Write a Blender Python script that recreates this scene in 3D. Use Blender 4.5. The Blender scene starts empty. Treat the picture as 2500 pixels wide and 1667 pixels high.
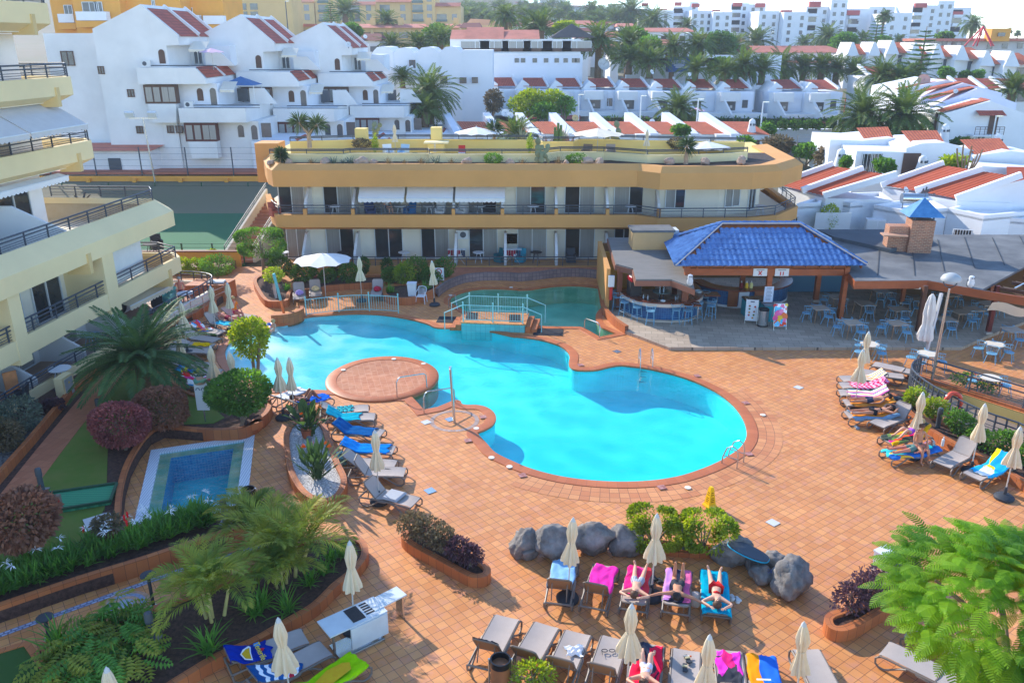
import bpy,bmesh,math,random
from math import sin,cos,pi,atan,atan2,hypot,radians as R
from mathutils import Vector as Vc,Matrix
MR=Matrix.Rotation;en=enumerate
def sv(n,i,v):n.inputs[i].default_value=v
rnd=random.Random(11)
S=bpy.context.scene
COL=S.collection
# camera, sky, sun, exposure
CH=14.0
TH=atan(.3667)
FPX=2000.0
cd=bpy.data.cameras.new('camera');cam=bpy.data.objects.new('camera',cd);COL.objects.link(cam)
cd.sensor_width=36;cd.lens=28.8;cd.clip_end=5000;cd.clip_start=.1
cam.location=(0,0,CH);cam.rotation_euler=(pi/2-TH,0,0);S.camera=cam
SUN_EL,SUN_AZ=R(28),atan2(-.63,.777)
w=bpy.data.worlds.new('World');S.world=w;w.use_nodes=1
nt=w.node_tree;sky=nt.nodes.new('ShaderNodeTexSky');sky.sky_type='NISHITA';sky.sun_disc=0
sky.sun_elevation=SUN_EL;sky.sun_rotation=SUN_AZ;sky.air_density=.8;sky.dust_density=0;sky.ozone_density=4;sky.altitude=0
nt.links.new(sky.outputs[0],nt.nodes['Background'].inputs[0]);nt.nodes['Background'].inputs[1].default_value=.15
sl=bpy.data.lights.new('sun','SUN');sl.energy=2.4;sl.angle=R(.5);sl.color=(1,.93,.82)
so=bpy.data.objects.new('sun',sl);COL.objects.link(so)
sd=Vc((sin(SUN_AZ)*cos(SUN_EL),cos(SUN_AZ)*cos(SUN_EL),sin(SUN_EL)))
so.rotation_euler=(-sd).to_track_quat('-Z','Y').to_euler();so.location=(-40,60,60)
S.view_settings.view_transform='Standard';S.view_settings.look='None'
S.view_settings.exposure=1.55;S.view_settings.gamma=1
S.render.engine='CYCLES';S.cycles.max_bounces=7;S.cycles.diffuse_bounces=3;S.cycles.transparent_max_bounces=12
S.cycles.glossy_bounces=3;S.cycles.caustics_reflective=0;S.cycles.caustics_refractive=0
S.cycles.use_denoising=1;S.cycles.volume_bounces=0
# surveyed points: photo direction meets a real plane
OX={'1':0,'2':620,'3':1240,'4':1860};OY={'a':0,'b':400,'c':820,'d':1237}
def N(u,v,z=0):
 a=(u-1250)/FPX;b=-(v-833.5)/FPX
 dy=cos(TH)+b*sin(TH);dz=-sin(TH)+b*cos(TH);t=(z-CH)/dz
 return Vc((a*t,dy*t,z))
def NY(u,v,y):
 a=(u-1250)/FPX;b=-(v-833.5)/FPX
 dy=cos(TH)+b*sin(TH);dz=-sin(TH)+b*cos(TH);t=y/dy
 return Vc((a*t,y,CH+dz*t))
def g(t,x,y,z=0):return N(OX[t[1]]+x/3.647,OY[t[0]]+y/3.647,z)
def gy(t,x,y,d):return NY(OX[t[1]]+x/3.647,OY[t[0]]+y/3.647,d)
def P2(v):return(v[0],v[1])
# mesh builder
class MB:
 def __init__(s):s.v=[];s.f=[];s.uv={};s.mi={};s.cur=0
 def add(s,vs,fs,uvs=None):
  o=len(s.v);s.v+=[tuple(p)for p in vs]
  for k,f in en(fs):
   i=len(s.f);s.f.append([o+a for a in f])
   if uvs:s.uv[i]=uvs[k]
   if s.cur:s.mi[i]=s.cur
  return s
 def X(s,c,d,rz=0,M=None):
  x,y,z=d[0]/2,d[1]/2,d[2]/2
  vs=[Vc((a*x,b*y,e*z))for e in(-1,1)for a,b in((-1,-1),(1,-1),(1,1),(-1,1))]
  M2=M if M is not None else MR(rz,3,'Z');c=Vc(c)
  return s.add([M2@v+c for v in vs],[(3,2,1,0),(4,5,6,7),(0,1,5,4),(1,2,6,5),(2,3,7,6),(3,0,4,7)])
 def bar(s,a,b,wd,h=None):
  a=Vc(a);b=Vc(b);d=b-a;L=d.length
  if L<1e-6:return s
  q=d.to_track_quat('X','Z').to_matrix()
  return s.X((a+b)/2,(L,wd,h or wd),M=q)
 def P(s,pts,z0,z1,top=1,bot=1):
  n=len(pts);pts=list(pts)
  ar=sum(pts[i][0]*pts[(i+1)%n][1]-pts[(i+1)%n][0]*pts[i][1]for i in range(n))
  if ar<0:pts=pts[::-1]
  zf=(lambda z,p:z(p)if callable(z)else z)
  vs=[(p[0],p[1],zf(z0,p))for p in pts]+[(p[0],p[1],zf(z1,p))for p in pts]
  fs=[];uv=[];L=0
  for i in range(n):
   j=(i+1)%n;d=hypot(pts[j][0]-pts[i][0],pts[j][1]-pts[i][1])
   fs.append((i,j,n+j,n+i));uv.append([(L,0),(L+d,0),(L+d,vs[n+j][2]-vs[j][2]),(L,vs[n+i][2]-vs[i][2])]);L+=d
  if top:fs.append(tuple(range(n,2*n)));uv.append([P2(p)for p in pts])
  if bot:fs.append(tuple(range(n-1,-1,-1)));uv.append([P2(p)for p in pts[::-1]])
  return s.add(vs,fs,uv)
 def poly(s,pts,uv=None):return s.add(pts,[tuple(range(len(pts)))],[uv]if uv else None)
 def T(s,pts,r,n=7,zc=0,cap=1):
  pts=[Vc(p)for p in pts];m=len(pts);rs=r if isinstance(r,(list,tuple))else[r]*m
  vs=[];fs=[];up=None
  for i,p in en(pts):
   a=pts[i-1]if(i or zc)else p;b=pts[(i+1)%m]if(i<m-1 or zc)else p
   t=(b-a)
   if t.length<1e-9:t=Vc((0,0,1))
   t.normalize()
   if up is None:up=Vc((0,0,1))if abs(t.z)<.9 else Vc((1,0,0))
   u=up-t*up.dot(t)
   if u.length<1e-5:u=t.orthogonal()
   u.normalize();up=u;q=t.cross(u)
   vs+=[p+(u*cos(2*pi*k/n)+q*sin(2*pi*k/n))*rs[i]for k in range(n)]
  for i in range(m if zc else m-1):
   j=(i+1)%m
   fs+=[(i*n+k,i*n+(k+1)%n,j*n+(k+1)%n,j*n+k)for k in range(n)]
  if cap and not zc:fs+=[tuple(range(n-1,-1,-1)),tuple(range((m-1)*n,m*n))]
  return s.add(vs,fs)
 def L(s,prof,c=(0,0,0),n=16,M=None,f=None):
  c=Vc(c);vs=[];fs=[]
  for r,z in prof:
   for k in range(n):
    a=2*pi*k/n;rr=r*(f(a,z)if f else 1);v=Vc((rr*cos(a),rr*sin(a),z));vs.append((M@v if M is not None else v)+c)
  for i in range(len(prof)-1):fs+=[(i*n+k,i*n+(k+1)%n,(i+1)*n+(k+1)%n,(i+1)*n+k)for k in range(n)]
  fs+=[tuple(range(n-1,-1,-1)),tuple(range((len(prof)-1)*n,len(prof)*n))]
  return s.add(vs,fs)
 def loft(s,secs,zc=1,cap=0):
  n=len(secs[0]);vs=[p for q in secs for p in q];fs=[];k2=n if zc else n-1
  for i in range(len(secs)-1):fs+=[(i*n+k,i*n+(k+1)%n,(i+1)*n+(k+1)%n,(i+1)*n+k)for k in range(k2)]
  if cap:fs+=[tuple(range(n-1,-1,-1)),tuple(range((len(secs)-1)*n,len(secs)*n))]
  return s.add(vs,fs)
 def grid(s,fn,nu,nv,uvf=None):
  vs=[fn(i/nu,j/nv)for j in range(nv+1)for i in range(nu+1)];fs=[];uv=[]
  for j in range(nv):
   for i in range(nu):
    a=j*(nu+1)+i;fs.append((a,a+1,a+nu+2,a+nu+1))
    uv.append([(i/nu,j/nv),((i+1)/nu,j/nv),((i+1)/nu,(j+1)/nv),(i/nu,(j+1)/nv)])
  return s.add(vs,fs,uv)
 def band(s,line,prof,zc=0):
  n=len(line);secs=[]
  for i in range(n):
   p=Vc(line[i][:2]);a=Vc(line[i-1][:2])if(i or zc)else None;b=Vc(line[(i+1)%n][:2])if(i<n-1 or zc)else None
   d1=(p-a).normalized()if a is not None else None;d2=(b-p).normalized()if b is not None else None
   if d1 is None:d1=d2
   if d2 is None:d2=d1
   n1=Vc((d1 .y,-d1 .x));n2=Vc((d2 .y,-d2 .x));m=n1+n2
   if m.length<1e-6:m=n1
   m.normalize();k=1/max(.35,m.dot(n1))
   z0=line[i][2]if len(line[i])>2 else 0
   secs.append([(p.x+m.x*k*o,p.y+m.y*k*o,z0+z)for o,z in prof])
  if zc:secs.append(secs[0])
  L=0;m=len(prof);vs=[p for q in secs for p in q];fs=[];uv=[]
  pl=[0]
  for j in range(1,m):pl.append(pl[-1]+hypot(prof[j][0]-prof[j-1][0],prof[j][1]-prof[j-1][1]))
  for i in range(len(secs)-1):
   d=hypot(secs[i+1][0][0]-secs[i][0][0],secs[i+1][0][1]-secs[i][0][1])
   for k in range(m-1):
    fs.append((i*m+k,(i+1)*m+k,(i+1)*m+k+1,i*m+k+1));uv.append([(L,pl[k]),(L+d,pl[k]),(L+d,pl[k+1]),(L,pl[k+1])])
   L+=d
  if not zc and m>2:fs+=[tuple(range(m)),tuple(range((len(secs)-1)*m+m-1,(len(secs)-1)*m-1,-1))];uv+=[[(0,0)]*m]*2
  return s.add(vs,fs,uv)
 def B(s,zn,mats,zP=None,zs=0,zf=1):
  me=bpy.data.meshes.new(zn);off=Vc((0,0,0))
  if zP is not None and not zP.get('_local'):
   q=zP
   while q is not None:off+=q.location;q=q.parent
  me.from_pydata([(a[0]-off.x,a[1]-off.y,a[2]-off.z)for a in s.v],[],s.f)
  ms=mats if isinstance(mats,(list,tuple))else[mats]
  for m in ms:me.materials.append(m)
  if s.uv:
   ul=me.uv_layers.new(name='UVMap')
   for i,u in s.uv.items():
    st=me.polygons[i].loop_start
    for k,c in en(u):ul.data[st+k].uv=c
  for i,m in s.mi.items():me.polygons[i].material_index=m
  if zf:
   bm=bmesh.new();bm.from_mesh(me);bmesh.ops.recalc_face_normals(bm,faces=bm.faces);bm.to_mesh(me);bm.free()
  if zs:
   for p in me.polygons:p.use_smooth=1
   me.set_sharp_from_angle(angle=R(40))
  o=bpy.data.objects.new(zn,me);COL.objects.link(o)
  if zP is not None:o.parent=zP
  return o
def tag(o,label,cat,zg=None):
 o['label']=label;o['category']=cat
 if zg:o['group']=zg
 return o
def sT(o,kind='structure'):o['kind']=kind;return o
def TG(zn,label,cat,loc=(0,0,0),rz=0,zg=None,local=1):
 o=bpy.data.objects.new(zn,None);COL.objects.link(o);o.location=loc;o.rotation_euler=(0,0,rz);o.empty_display_size=.2
 if local:o['_local']=1
 return tag(o,label,cat,zg)
def dup(o,loc=None,rz=None,label=None,zP=None,zg=None,sc=None,swap=None):
 c=o.copy();COL.objects.link(c)
 if zP is not None:c.parent=zP
 if loc is not None:c.location=loc
 if rz is not None:c.rotation_euler=(c.rotation_euler[0],c.rotation_euler[1],rz)
 if sc is not None:c.scale=(sc,sc,sc)if not isinstance(sc,(tuple,list))else sc
 if label:c['label']=label
 if zg:c['group']=zg
 for ch in list(o.children):dup(ch,zP=c)
 return c
def cr(pts,n=6,zc=1):
 m=len(pts);out=[];pts=[Vc(p[:2])for p in pts]
 for i in range(m if zc else m-1):
  p0=pts[i-1]if(i or zc)else pts[i];p1=pts[i];p2=pts[(i+1)%m];p3=pts[(i+2)%m]if(zc or i<m-2)else p2
  for k in range(n):
   t=k/n;q=.5*((2*p1)+(-p0+p2)*t+(2*p0-5*p1+4*p2-p3)*t*t+(-p0+3*p1-3*p2+p3)*t**3);out.append((q.x,q.y))
 if not zc:out.append(tuple(pts[-1]))
 return out
def area(p):return sum(p[i][0]*p[(i+1)%len(p)][1]-p[(i+1)%len(p)][0]*p[i][1]for i in range(len(p)))/2
def ccw(p):return p if area(p)>0 else p[::-1]
def inside(p,q):
 x,y=p;r=0;n=len(q)
 for i in range(n):
  x1,y1=q[i];x2,y2=q[(i+1)%n]
  if(y1>y)!=(y2>y)and x<(x2-x1)*(y-y1)/(y2-y1)+x1:r=not r
 return r
def sheet(zn,outer,holes,z,mat,zP=None):
 bm=bmesh.new();es=[]
 for lp in[outer]+list(holes):
  vs=[bm.verts.new((p[0],p[1],z))for p in lp]
  for i in range(len(vs)):es.append(bm.edges.new((vs[i],vs[(i+1)%len(vs)])))
 bmesh.ops.triangle_fill(bm,edges=es,use_beauty=1,use_dissolve=0,normal=(0,0,1))
 for f in bm.faces:
  if f.normal.z<0:f.normal_flip()
 me=bpy.data.meshes.new(zn);bm.to_mesh(me);bm.free();me.materials.append(mat)
 o=bpy.data.objects.new(zn,me);COL.objects.link(o)
 if zP is not None:o.parent=zP
 return o
 # procedural materials
MC={}
def lin(c):return tuple((x/12.92 if x<=.04045 else((x+.055)/1.055)**2.4)for x in c)
def rg(r,g_,b):return lin((r/255,g_/255,b/255))
def _new(zn):
 m=bpy.data.materials.new(zn or'paint');m.use_nodes=1;nt=m.node_tree;return m,nt,nt.nodes['Principled BSDF']
def _n(nt,t,**k):
 n=nt.nodes.new(t)
 for a,b in k.items():
  if a in n.inputs:sv(n,a,b)
  else:setattr(n,a,b)
 return n
def sc3(c,f):return tuple(min(1,max(0,x*f))for x in c[:3])+(1,)
def mat(zn,col,zr_u=.75,var=.12,vs=1.5,col2=None,zb_=0,bs=30,zm=0,zq=.35,rv=0,zo='Object',stretch=None):
 if zn in MC and zn:return MC[zn]
 m,nt,b=_new(zn);L=nt.links.new
 tc=_n(nt,'ShaderNodeTexCoord');src=tc.outputs[zo]
 if stretch:
  mp=_n(nt,'ShaderNodeMapping');sv(mp,'Scale',stretch);L(src,mp.inputs[0]);src=mp.outputs[0]
 no=_n(nt,'ShaderNodeTexNoise',Scale=vs,Detail=5.0,Roughness=.62);L(src,no.inputs['Vector'])
 rp=_n(nt,'ShaderNodeMapRange');sv(rp,1,.3);sv(rp,2,.7);L(no.outputs[0],rp.inputs[0])
 mx=_n(nt,'ShaderNodeMix',data_type='RGBA');L(rp.outputs[0],mx.inputs[0])
 sv(mx,6,sc3(col,1-var));sv(mx,7,sc3(col2,1)if col2 else sc3(col,1+var))
 out=mx.outputs[2]
 if rv:
  oi=_n(nt,'ShaderNodeObjectInfo');hs=_n(nt,'ShaderNodeHueSaturation');mr=_n(nt,'ShaderNodeMapRange')
  sv(mr,3,1-rv);sv(mr,4,1+rv);L(oi.outputs['Random'],mr.inputs[0]);L(mr.outputs[0],hs.inputs['Value']);L(out,hs.inputs['Color']);out=hs.outputs[0]
 L(out,b.inputs['Base Color']);sv(b,'Roughness',zr_u);sv(b,'Metallic',zm)
 sv(b,'Specular IOR Level',zq)
 if zb_:
  n2=_n(nt,'ShaderNodeTexNoise',Scale=bs,Detail=4.0);L(src,n2 .inputs['Vector'])
  bp=_n(nt,'ShaderNodeBump',Strength=zb_,Distance=.02);L(n2 .outputs[0],bp.inputs['Height']);L(bp.outputs[0],b.inputs['Normal'])
 MC[zn]=m;return m
def tile(zn,c1,c2,mortar,w_,h_,rot=0,ms=.008,off=0,zo='Object',zr_u=.55,zt_=.25,c3=None,zq=.35,ss=.35,rotx=0,scl=(1,1,1)):
 if zn in MC and zn:return MC[zn]
 m,nt,b=_new(zn);L=nt.links.new
 tc=_n(nt,'ShaderNodeTexCoord');mp=_n(nt,'ShaderNodeMapping');sv(mp,'Rotation',(rotx,0,rot));sv(mp,'Scale',scl);L(tc.outputs[zo],mp.inputs[0])
 br=_n(nt,'ShaderNodeTexBrick',offset=off,squash=1.0);L(mp.outputs[0],br.inputs['Vector'])
 sv(br,'Scale',1);sv(br,'Brick Width',w_);sv(br,'Row Height',h_);sv(br,'Mortar Size',ms)
 sv(br,'Mortar Smooth',.1);sv(br,'Bias',0)
 sv(br,'Color1',(*c1,1));sv(br,'Color2',(*c2,1));sv(br,'Mortar',(*mortar,1))
 no=_n(nt,'ShaderNodeTexNoise',Scale=ss,Detail=6.0,Roughness=.65);L(mp.outputs[0],no.inputs['Vector'])
 n3=_n(nt,'ShaderNodeTexNoise',Scale=3.1,Detail=2.0);L(mp.outputs[0],n3 .inputs['Vector'])
 hs=_n(nt,'ShaderNodeHueSaturation');mr=_n(nt,'ShaderNodeMapRange');sv(mr,1,.3);sv(mr,2,.7)
 sv(mr,3,1-zt_);sv(mr,4,1+zt_);L(no.outputs[0],mr.inputs[0]);L(mr.outputs[0],hs.inputs['Value']);
 out=br.outputs[0]
 if c3:
  mx=_n(nt,'ShaderNodeMix',data_type='RGBA',blend_type='MIX');m2=_n(nt,'ShaderNodeMapRange');m2 .inputs[1].default_value=.5;m2 .inputs[2].default_value=.72;m2 .inputs[4].default_value=.7
  L(n3 .outputs[0],m2 .inputs[0]);
  mu=_n(nt,'ShaderNodeMath',operation='MULTIPLY');inv=_n(nt,'ShaderNodeMath',operation='SUBTRACT');sv(inv,0,1);L(br.outputs[1],inv.inputs[1]);L(inv.outputs[0],mu.inputs[0]);L(m2 .outputs[0],mu.inputs[1])
  L(mu.outputs[0],mx.inputs[0]);L(out,mx.inputs[6]);sv(mx,7,(*c3,1));out=mx.outputs[2]
 L(out,hs.inputs['Color']);L(hs.outputs[0],b.inputs['Base Color'])
 sv(b,'Roughness',zr_u);sv(b,'Specular IOR Level',zq)
 bp=_n(nt,'ShaderNodeBump',Strength=.35,Distance=.004,invert=1);L(br.outputs[1],bp.inputs['Height']);L(bp.outputs[0],b.inputs['Normal'])
 MC[zn]=m;return m
def leaf(zn,c1,c2,trans=.45,vs=1.2,rv=.12,zr_u=.6,fine=.25):
 if zn in MC and zn:return MC[zn]
 m,nt,b=_new(zn);L=nt.links.new;nt.nodes.remove(b)
 tc=_n(nt,'ShaderNodeTexCoord');no=_n(nt,'ShaderNodeTexNoise',Scale=vs,Detail=3.0);L(tc.outputs['Object'],no.inputs['Vector'])
 gi=_n(nt,'ShaderNodeNewGeometry');mx=_n(nt,'ShaderNodeMix',data_type='RGBA');ad=_n(nt,'ShaderNodeMath',operation='MULTIPLY_ADD')
 L(gi.outputs['Random Per Island'],ad.inputs[0]);sv(ad,1,fine*2)
 rp=_n(nt,'ShaderNodeMapRange');sv(rp,1,.32);sv(rp,2,.68);L(no.outputs[0],rp.inputs[0]);sb=_n(nt,'ShaderNodeMath',operation='SUBTRACT');L(rp.outputs[0],sb.inputs[0]);sv(sb,1,fine)
 L(sb.outputs[0],ad.inputs[2]);ad.use_clamp=1;L(ad.outputs[0],mx.inputs[0]);sv(mx,6,(*c1,1));sv(mx,7,(*c2,1))
 oi=_n(nt,'ShaderNodeObjectInfo');hs=_n(nt,'ShaderNodeHueSaturation');mr=_n(nt,'ShaderNodeMapRange');sv(mr,3,1-rv);sv(mr,4,1+rv)
 L(oi.outputs['Random'],mr.inputs[0]);L(mr.outputs[0],hs.inputs['Value']);L(mx.outputs[2],hs.inputs['Color'])
 d=_n(nt,'ShaderNodeBsdfPrincipled',Roughness=zr_u);sv(d,'Specular IOR Level',.3);t=_n(nt,'ShaderNodeBsdfTranslucent');ms=_n(nt,'ShaderNodeMixShader');sv(ms,0,trans)
 L(hs.outputs[0],d.inputs['Base Color']);h2=_n(nt,'ShaderNodeHueSaturation',Hue=.485,Saturation=1.15,Value=1.5);L(hs.outputs[0],h2 .inputs['Color']);L(h2 .outputs[0],t.inputs[0])
 L(d.outputs[0],ms.inputs[1]);L(t.outputs[0],ms.inputs[2]);L(ms.outputs[0],nt.nodes['Material Output'].inputs[0])
 MC[zn]=m;return m
def glass(zn,col=(.03,.035,.04),zr_u=.06,zq=.8):
 if zn in MC and zn:return MC[zn]
 m=mat(zn,col,zr_u=zr_u,var=.35,vs=.9,zq=zq);return m
def sP_(zn,cols,scale,axis=0,zr_u=.9,zo='UV',zig=0):
 if zn in MC and zn:return MC[zn]
 m,nt,b=_new(zn);L=nt.links.new;tc=_n(nt,'ShaderNodeTexCoord');sp=_n(nt,'ShaderNodeSeparateXYZ');L(tc.outputs[zo],sp.inputs[0])
 mu=_n(nt,'ShaderNodeMath',operation='MULTIPLY');sv(mu,1,scale);src=sp.outputs[axis]
 if zig:
  pp=_n(nt,'ShaderNodeMath',operation='PINGPONG');L(sp.outputs[1-axis],pp.inputs[0]);sv(pp,1,.09);m3=_n(nt,'ShaderNodeMath',operation='MULTIPLY_ADD');L(pp.outputs[0],m3 .inputs[0]);m3 .inputs[1].default_value=zig;L(src,m3 .inputs[2]);src=m3 .outputs[0]
 L(src,mu.inputs[0]);fr=_n(nt,'ShaderNodeMath',operation='FRACT');L(mu.outputs[0],fr.inputs[0])
 cr_=_n(nt,'ShaderNodeValToRGB');cr_.color_ramp.interpolation='CONSTANT';e=cr_.color_ramp.elements
 while len(e)<len(cols):e.new(.5)
 for i,c in en(cols):e[i].position=i/len(cols);e[i].color=(*c,1)
 L(fr.outputs[0],cr_.inputs[0]);L(cr_.outputs[0],b.inputs['Base Color']);sv(b,'Roughness',zr_u);sv(b,'Specular IOR Level',.1)
 MC[zn]=m;return m
def bL(zn,cols,scale=9,zr_u=.9,zo='UV'):
 if zn in MC and zn:return MC[zn]
 m,nt,b=_new(zn);L=nt.links.new;tc=_n(nt,'ShaderNodeTexCoord');vo=_n(nt,'ShaderNodeTexVoronoi',Scale=scale);no=_n(nt,'ShaderNodeTexNoise',Scale=scale*.8)
 mp=_n(nt,'ShaderNodeMix',data_type='RGBA');sv(mp,0,.25);L(tc.outputs[zo],mp.inputs[6]);L(tc.outputs[zo],no.inputs['Vector']);L(no.outputs[1],mp.inputs[7]);L(mp.outputs[2],vo.inputs['Vector'])
 sp=_n(nt,'ShaderNodeSeparateColor');L(vo.outputs['Color'],sp.inputs[0]);cr_=_n(nt,'ShaderNodeValToRGB');cr_.color_ramp.interpolation='CONSTANT';e=cr_.color_ramp.elements
 while len(e)<len(cols):e.new(.5)
 for i,c in en(cols):e[i].position=i/len(cols);e[i].color=(*c,1)
 L(sp.outputs[0],cr_.inputs[0]);L(cr_.outputs[0],b.inputs['Base Color']);sv(b,'Roughness',zr_u);sv(b,'Specular IOR Level',.1)
 MC[zn]=m;return m
def water(zn,tint,caustic_tint,wave=5.,zb_=.25,zr_u=.03):
 if zn in MC and zn:return MC[zn]
 m,nt,b=_new(zn);L=nt.links.new;nt.nodes.remove(b);tc=_n(nt,'ShaderNodeTexCoord')
 n1=_n(nt,'ShaderNodeTexNoise',Scale=wave,Detail=3.0,Distortion=1.2);L(tc.outputs['Object'],n1 .inputs['Vector'])
 vo=_n(nt,'ShaderNodeTexVoronoi',feature='SMOOTH_F1',Scale=wave*.5);mv=_n(nt,'ShaderNodeMix',data_type='RGBA');sv(mv,0,.12);L(tc.outputs['Object'],mv.inputs[6]);L(n1 .outputs[1],mv.inputs[7]);L(mv.outputs[2],vo.inputs['Vector'])
 bp=_n(nt,'ShaderNodeBump',Strength=zb_,Distance=.05);L(n1 .outputs[0],bp.inputs['Height'])
 rp=_n(nt,'ShaderNodeMapRange');sv(rp,1,.25);sv(rp,2,.75);L(vo.outputs[0],rp.inputs[0])
 mx=_n(nt,'ShaderNodeMix',data_type='RGBA');L(rp.outputs[0],mx.inputs[0]);sv(mx,6,(*tint,1));sv(mx,7,(*caustic_tint,1))  # cell pattern lightens the water tint to imitate caustic light on the floor
 t=_n(nt,'ShaderNodeBsdfTransparent');L(mx.outputs[2],t.inputs[0]);gl=_n(nt,'ShaderNodeBsdfGlossy',Roughness=zr_u);L(bp.outputs[0],gl.inputs['Normal'])
 lw=_n(nt,'ShaderNodeLayerWeight',Blend=.5);L(bp.outputs[0],lw.inputs['Normal']);pw=_n(nt,'ShaderNodeMath',operation='POWER');L(lw.outputs['Facing'],pw.inputs[0]);sv(pw,1,5);ma=_n(nt,'ShaderNodeMath',operation='MULTIPLY_ADD');L(pw.outputs[0],ma.inputs[0]);sv(ma,1,.9);sv(ma,2,.02)
 ms=_n(nt,'ShaderNodeMixShader');L(ma.outputs[0],ms.inputs[0]);L(t.outputs[0],ms.inputs[1]);L(gl.outputs[0],ms.inputs[2]);L(ms.outputs[0],nt.nodes['Material Output'].inputs[0])
 MC[zn]=m;return m
W1=mat(0,rg(236,236,236),.85,.04,.5,zb_=.15,bs=60)
W2=mat(0,rg(232,230,226),.85,.1,.25,zb_=.15,bs=40)
CREAM=mat(0,rg(238,220,168),.85,.06,.4,zb_=.15,bs=60)
CP=mat(0,rg(236,226,204),.85,.05,.5)
OCHRE=mat(0,rg(214,154,88),.8,.07,.35,zb_=.15,bs=50)
YELLOW=mat(0,rg(240,210,130),.85,.06,.5)
ORANGE=mat(0,rg(232,164,70),.85,.07,.5)
TAN=mat(0,rg(226,190,128),.85,.06,.3)
IRON=mat(0,rg(66,74,84),.45,.08,3,zq=.5)
SL=mat(0,rg(196,200,200),.25,.06,6,zm=.9)
ALU=mat(0,rg(222,224,222),.45,.03)
GL=glass('window_glass')
GL2=glass('window_glass_pale',(.09,.1,.1),.08)  # same glass in a paler grey, nothing set behind it
CURTAIN=mat(0,rg(176,172,164),.9,.2,5,stretch=(6,6,.15))
WOOD=mat(0,rg(150,84,44),.55,.2,3,stretch=(1,1,.3),zq=.4)
DWOOD=mat(0,rg(92,58,40),.6,.15,3)
TERRA=rg(186,118,78)
KERB=tile(0,rg(196,116,66),rg(176,98,56),rg(120,72,48),.3,.5,zo='UV',ms=.006,zt_=.12,zr_u=.6)
SOIL=mat(0,rg(78,56,48),.95,.35,9,zb_=.9,bs=45,col2=rg(104,76,64))
# ground, deck, pools
Z0=0.0;ZG=.35
def G(t,pts,z=0):return[P2(g(t,x,y,z))for x,y in pts]
isl_c=[g('c2',650,440),g('c2',1668,340),g('c2',1180,185),g('c2',1060,580)]
icx=sum(p.x for p in isl_c)/4;icy=sum(p.y for p in isl_c)/4
irx=(isl_c[1].x-isl_c[0].x)/2;iry=(isl_c[2].y-isl_c[3].y)/2
ICX,ICY,IR=icx,icy,(irx+iry)/2
pool_pts=G('c1',[(1992,150),(2015,85),(2075,40)])+G('b2',[(0,1508),(110,1475),(175,1445),(300,1428),(455,1368),(620,1350),(800,1338),(1000,1335),(1200,1350),(1400,1385),(1550,1425),(1640,1460),(1850,1462),(2100,1490),(2300,1535)])
pool_pts+=G('c3',[(100,8),(280,32),(420,70),(500,105),(548,150),(560,195),(552,240),(562,275),(605,302),(700,308),(800,300),(900,275),(1000,262),(1100,270),(1250,290),(1450,335),(1600,380),(1750,440),(1900,520),(2020,620),(2100,730),(2135,830),(2130,920),(2080,1000),(2000,1060),(1880,1130),(1740,1190),(1560,1250),(1380,1285),(1200,1303),(1000,1308),(800,1300),(600,1280),(400,1245),(200,1190),(50,1130)])
pool_pts+=G('c2',[(2140,1045),(2060,960),(1990,885),(1985,862),(2060,830),(2120,790),(2145,735),(2120,680),(2060,640),(1980,622),(1900,622),(1845,612),(1828,585),(1790,578)])
pool_sm=cr(pool_pts,4,zc=0)
pool_sm+=G('c2',[(1640,640),(1505,665),(1450,602),(1398,548)])
a0=atan2(g('c2',1398,548).y-ICY,g('c2',1398,548).x-ICX);a1=atan2(g('c2',672,490).y-ICY,g('c2',672,490).x-ICX)+2*pi
for k in range(0,41):
 a=a0+(a1-a0)*k/40;pool_sm.append((ICX+irx*cos(a),ICY+iry*sin(a)))
pool_sm+=cr(G('c2',[(560,488),(400,487),(250,480),(120,472)])+G('c1',[(2334,430),(2180,380),(2060,290),(2005,215)]),3,zc=0)
POOL=ccw(pool_sm)
green_pts=G('b2',[(1740,1235),(1750,1195),(1850,1147),(1980,1118),(2150,1112),(2330,1120)])+G('b3',[(100,1124),(200,1120),(300,1105),(420,1090),(560,1085),(680,1090),(790,1103)])
green_sm=cr(green_pts,4,zc=0)+cr(G('b3',[(806,1110),(820,1190),(828,1240),(834,1285),(800,1325),(787,1370),(802,1420),(850,1462)]),4,zc=0)+G('b3',[(975,1516),(815,1546),(680,1468),(640,1455),(330,1452)])+G('b2',[(1900,1330)])
GREEN=ccw(green_sm)
jo=[g('c1',1345,1020),g('c1',2268,885),g('d1',2195,15),g('d1',1190,165)]
def quad_in(q,d):
 q=[Vc(p[:2])for p in q];n=len(q);out=[]
 if area(q)<0:q=q[::-1]
 for i in range(n):
  a=(q[i]-q[i-1]).normalized();b=(q[(i+1)%n]-q[i]).normalized();na=Vc((-a.y,a.x));nb=Vc((-b.y,b.x))
  m=(na+nb).normalized();out.append(tuple(q[i]+m*(d/m.dot(na))))
 return out
JO=ccw([P2(p)for p in jo]);JW=quad_in(JO,.34);JB=quad_in(JO,.72)
trough=G('c4',[(1345,400),(1385,470),(1480,570),(1650,705),(1950,858),(2334,1000)])+[P2(N(2580,1150)),P2(N(2700,1060))]+G('c4',[(2334,690),(1850,535),(1390,392)])
TROUGH=ccw(trough)
DECK=tile(0,rg(224,154,92),rg(206,132,74),rg(132,84,60),.268,.268,rot=-R(36.3),ms=.0065,zt_=.14,c3=rg(206,140,108),zr_u=.5)
deck_out=[(-60,-12),(48,-12),(48,52.5),(-60,52.5)]
sT(sheet('pool_deck',deck_out,[POOL,GREEN,JO,TROUGH],0,DECK))
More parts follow.
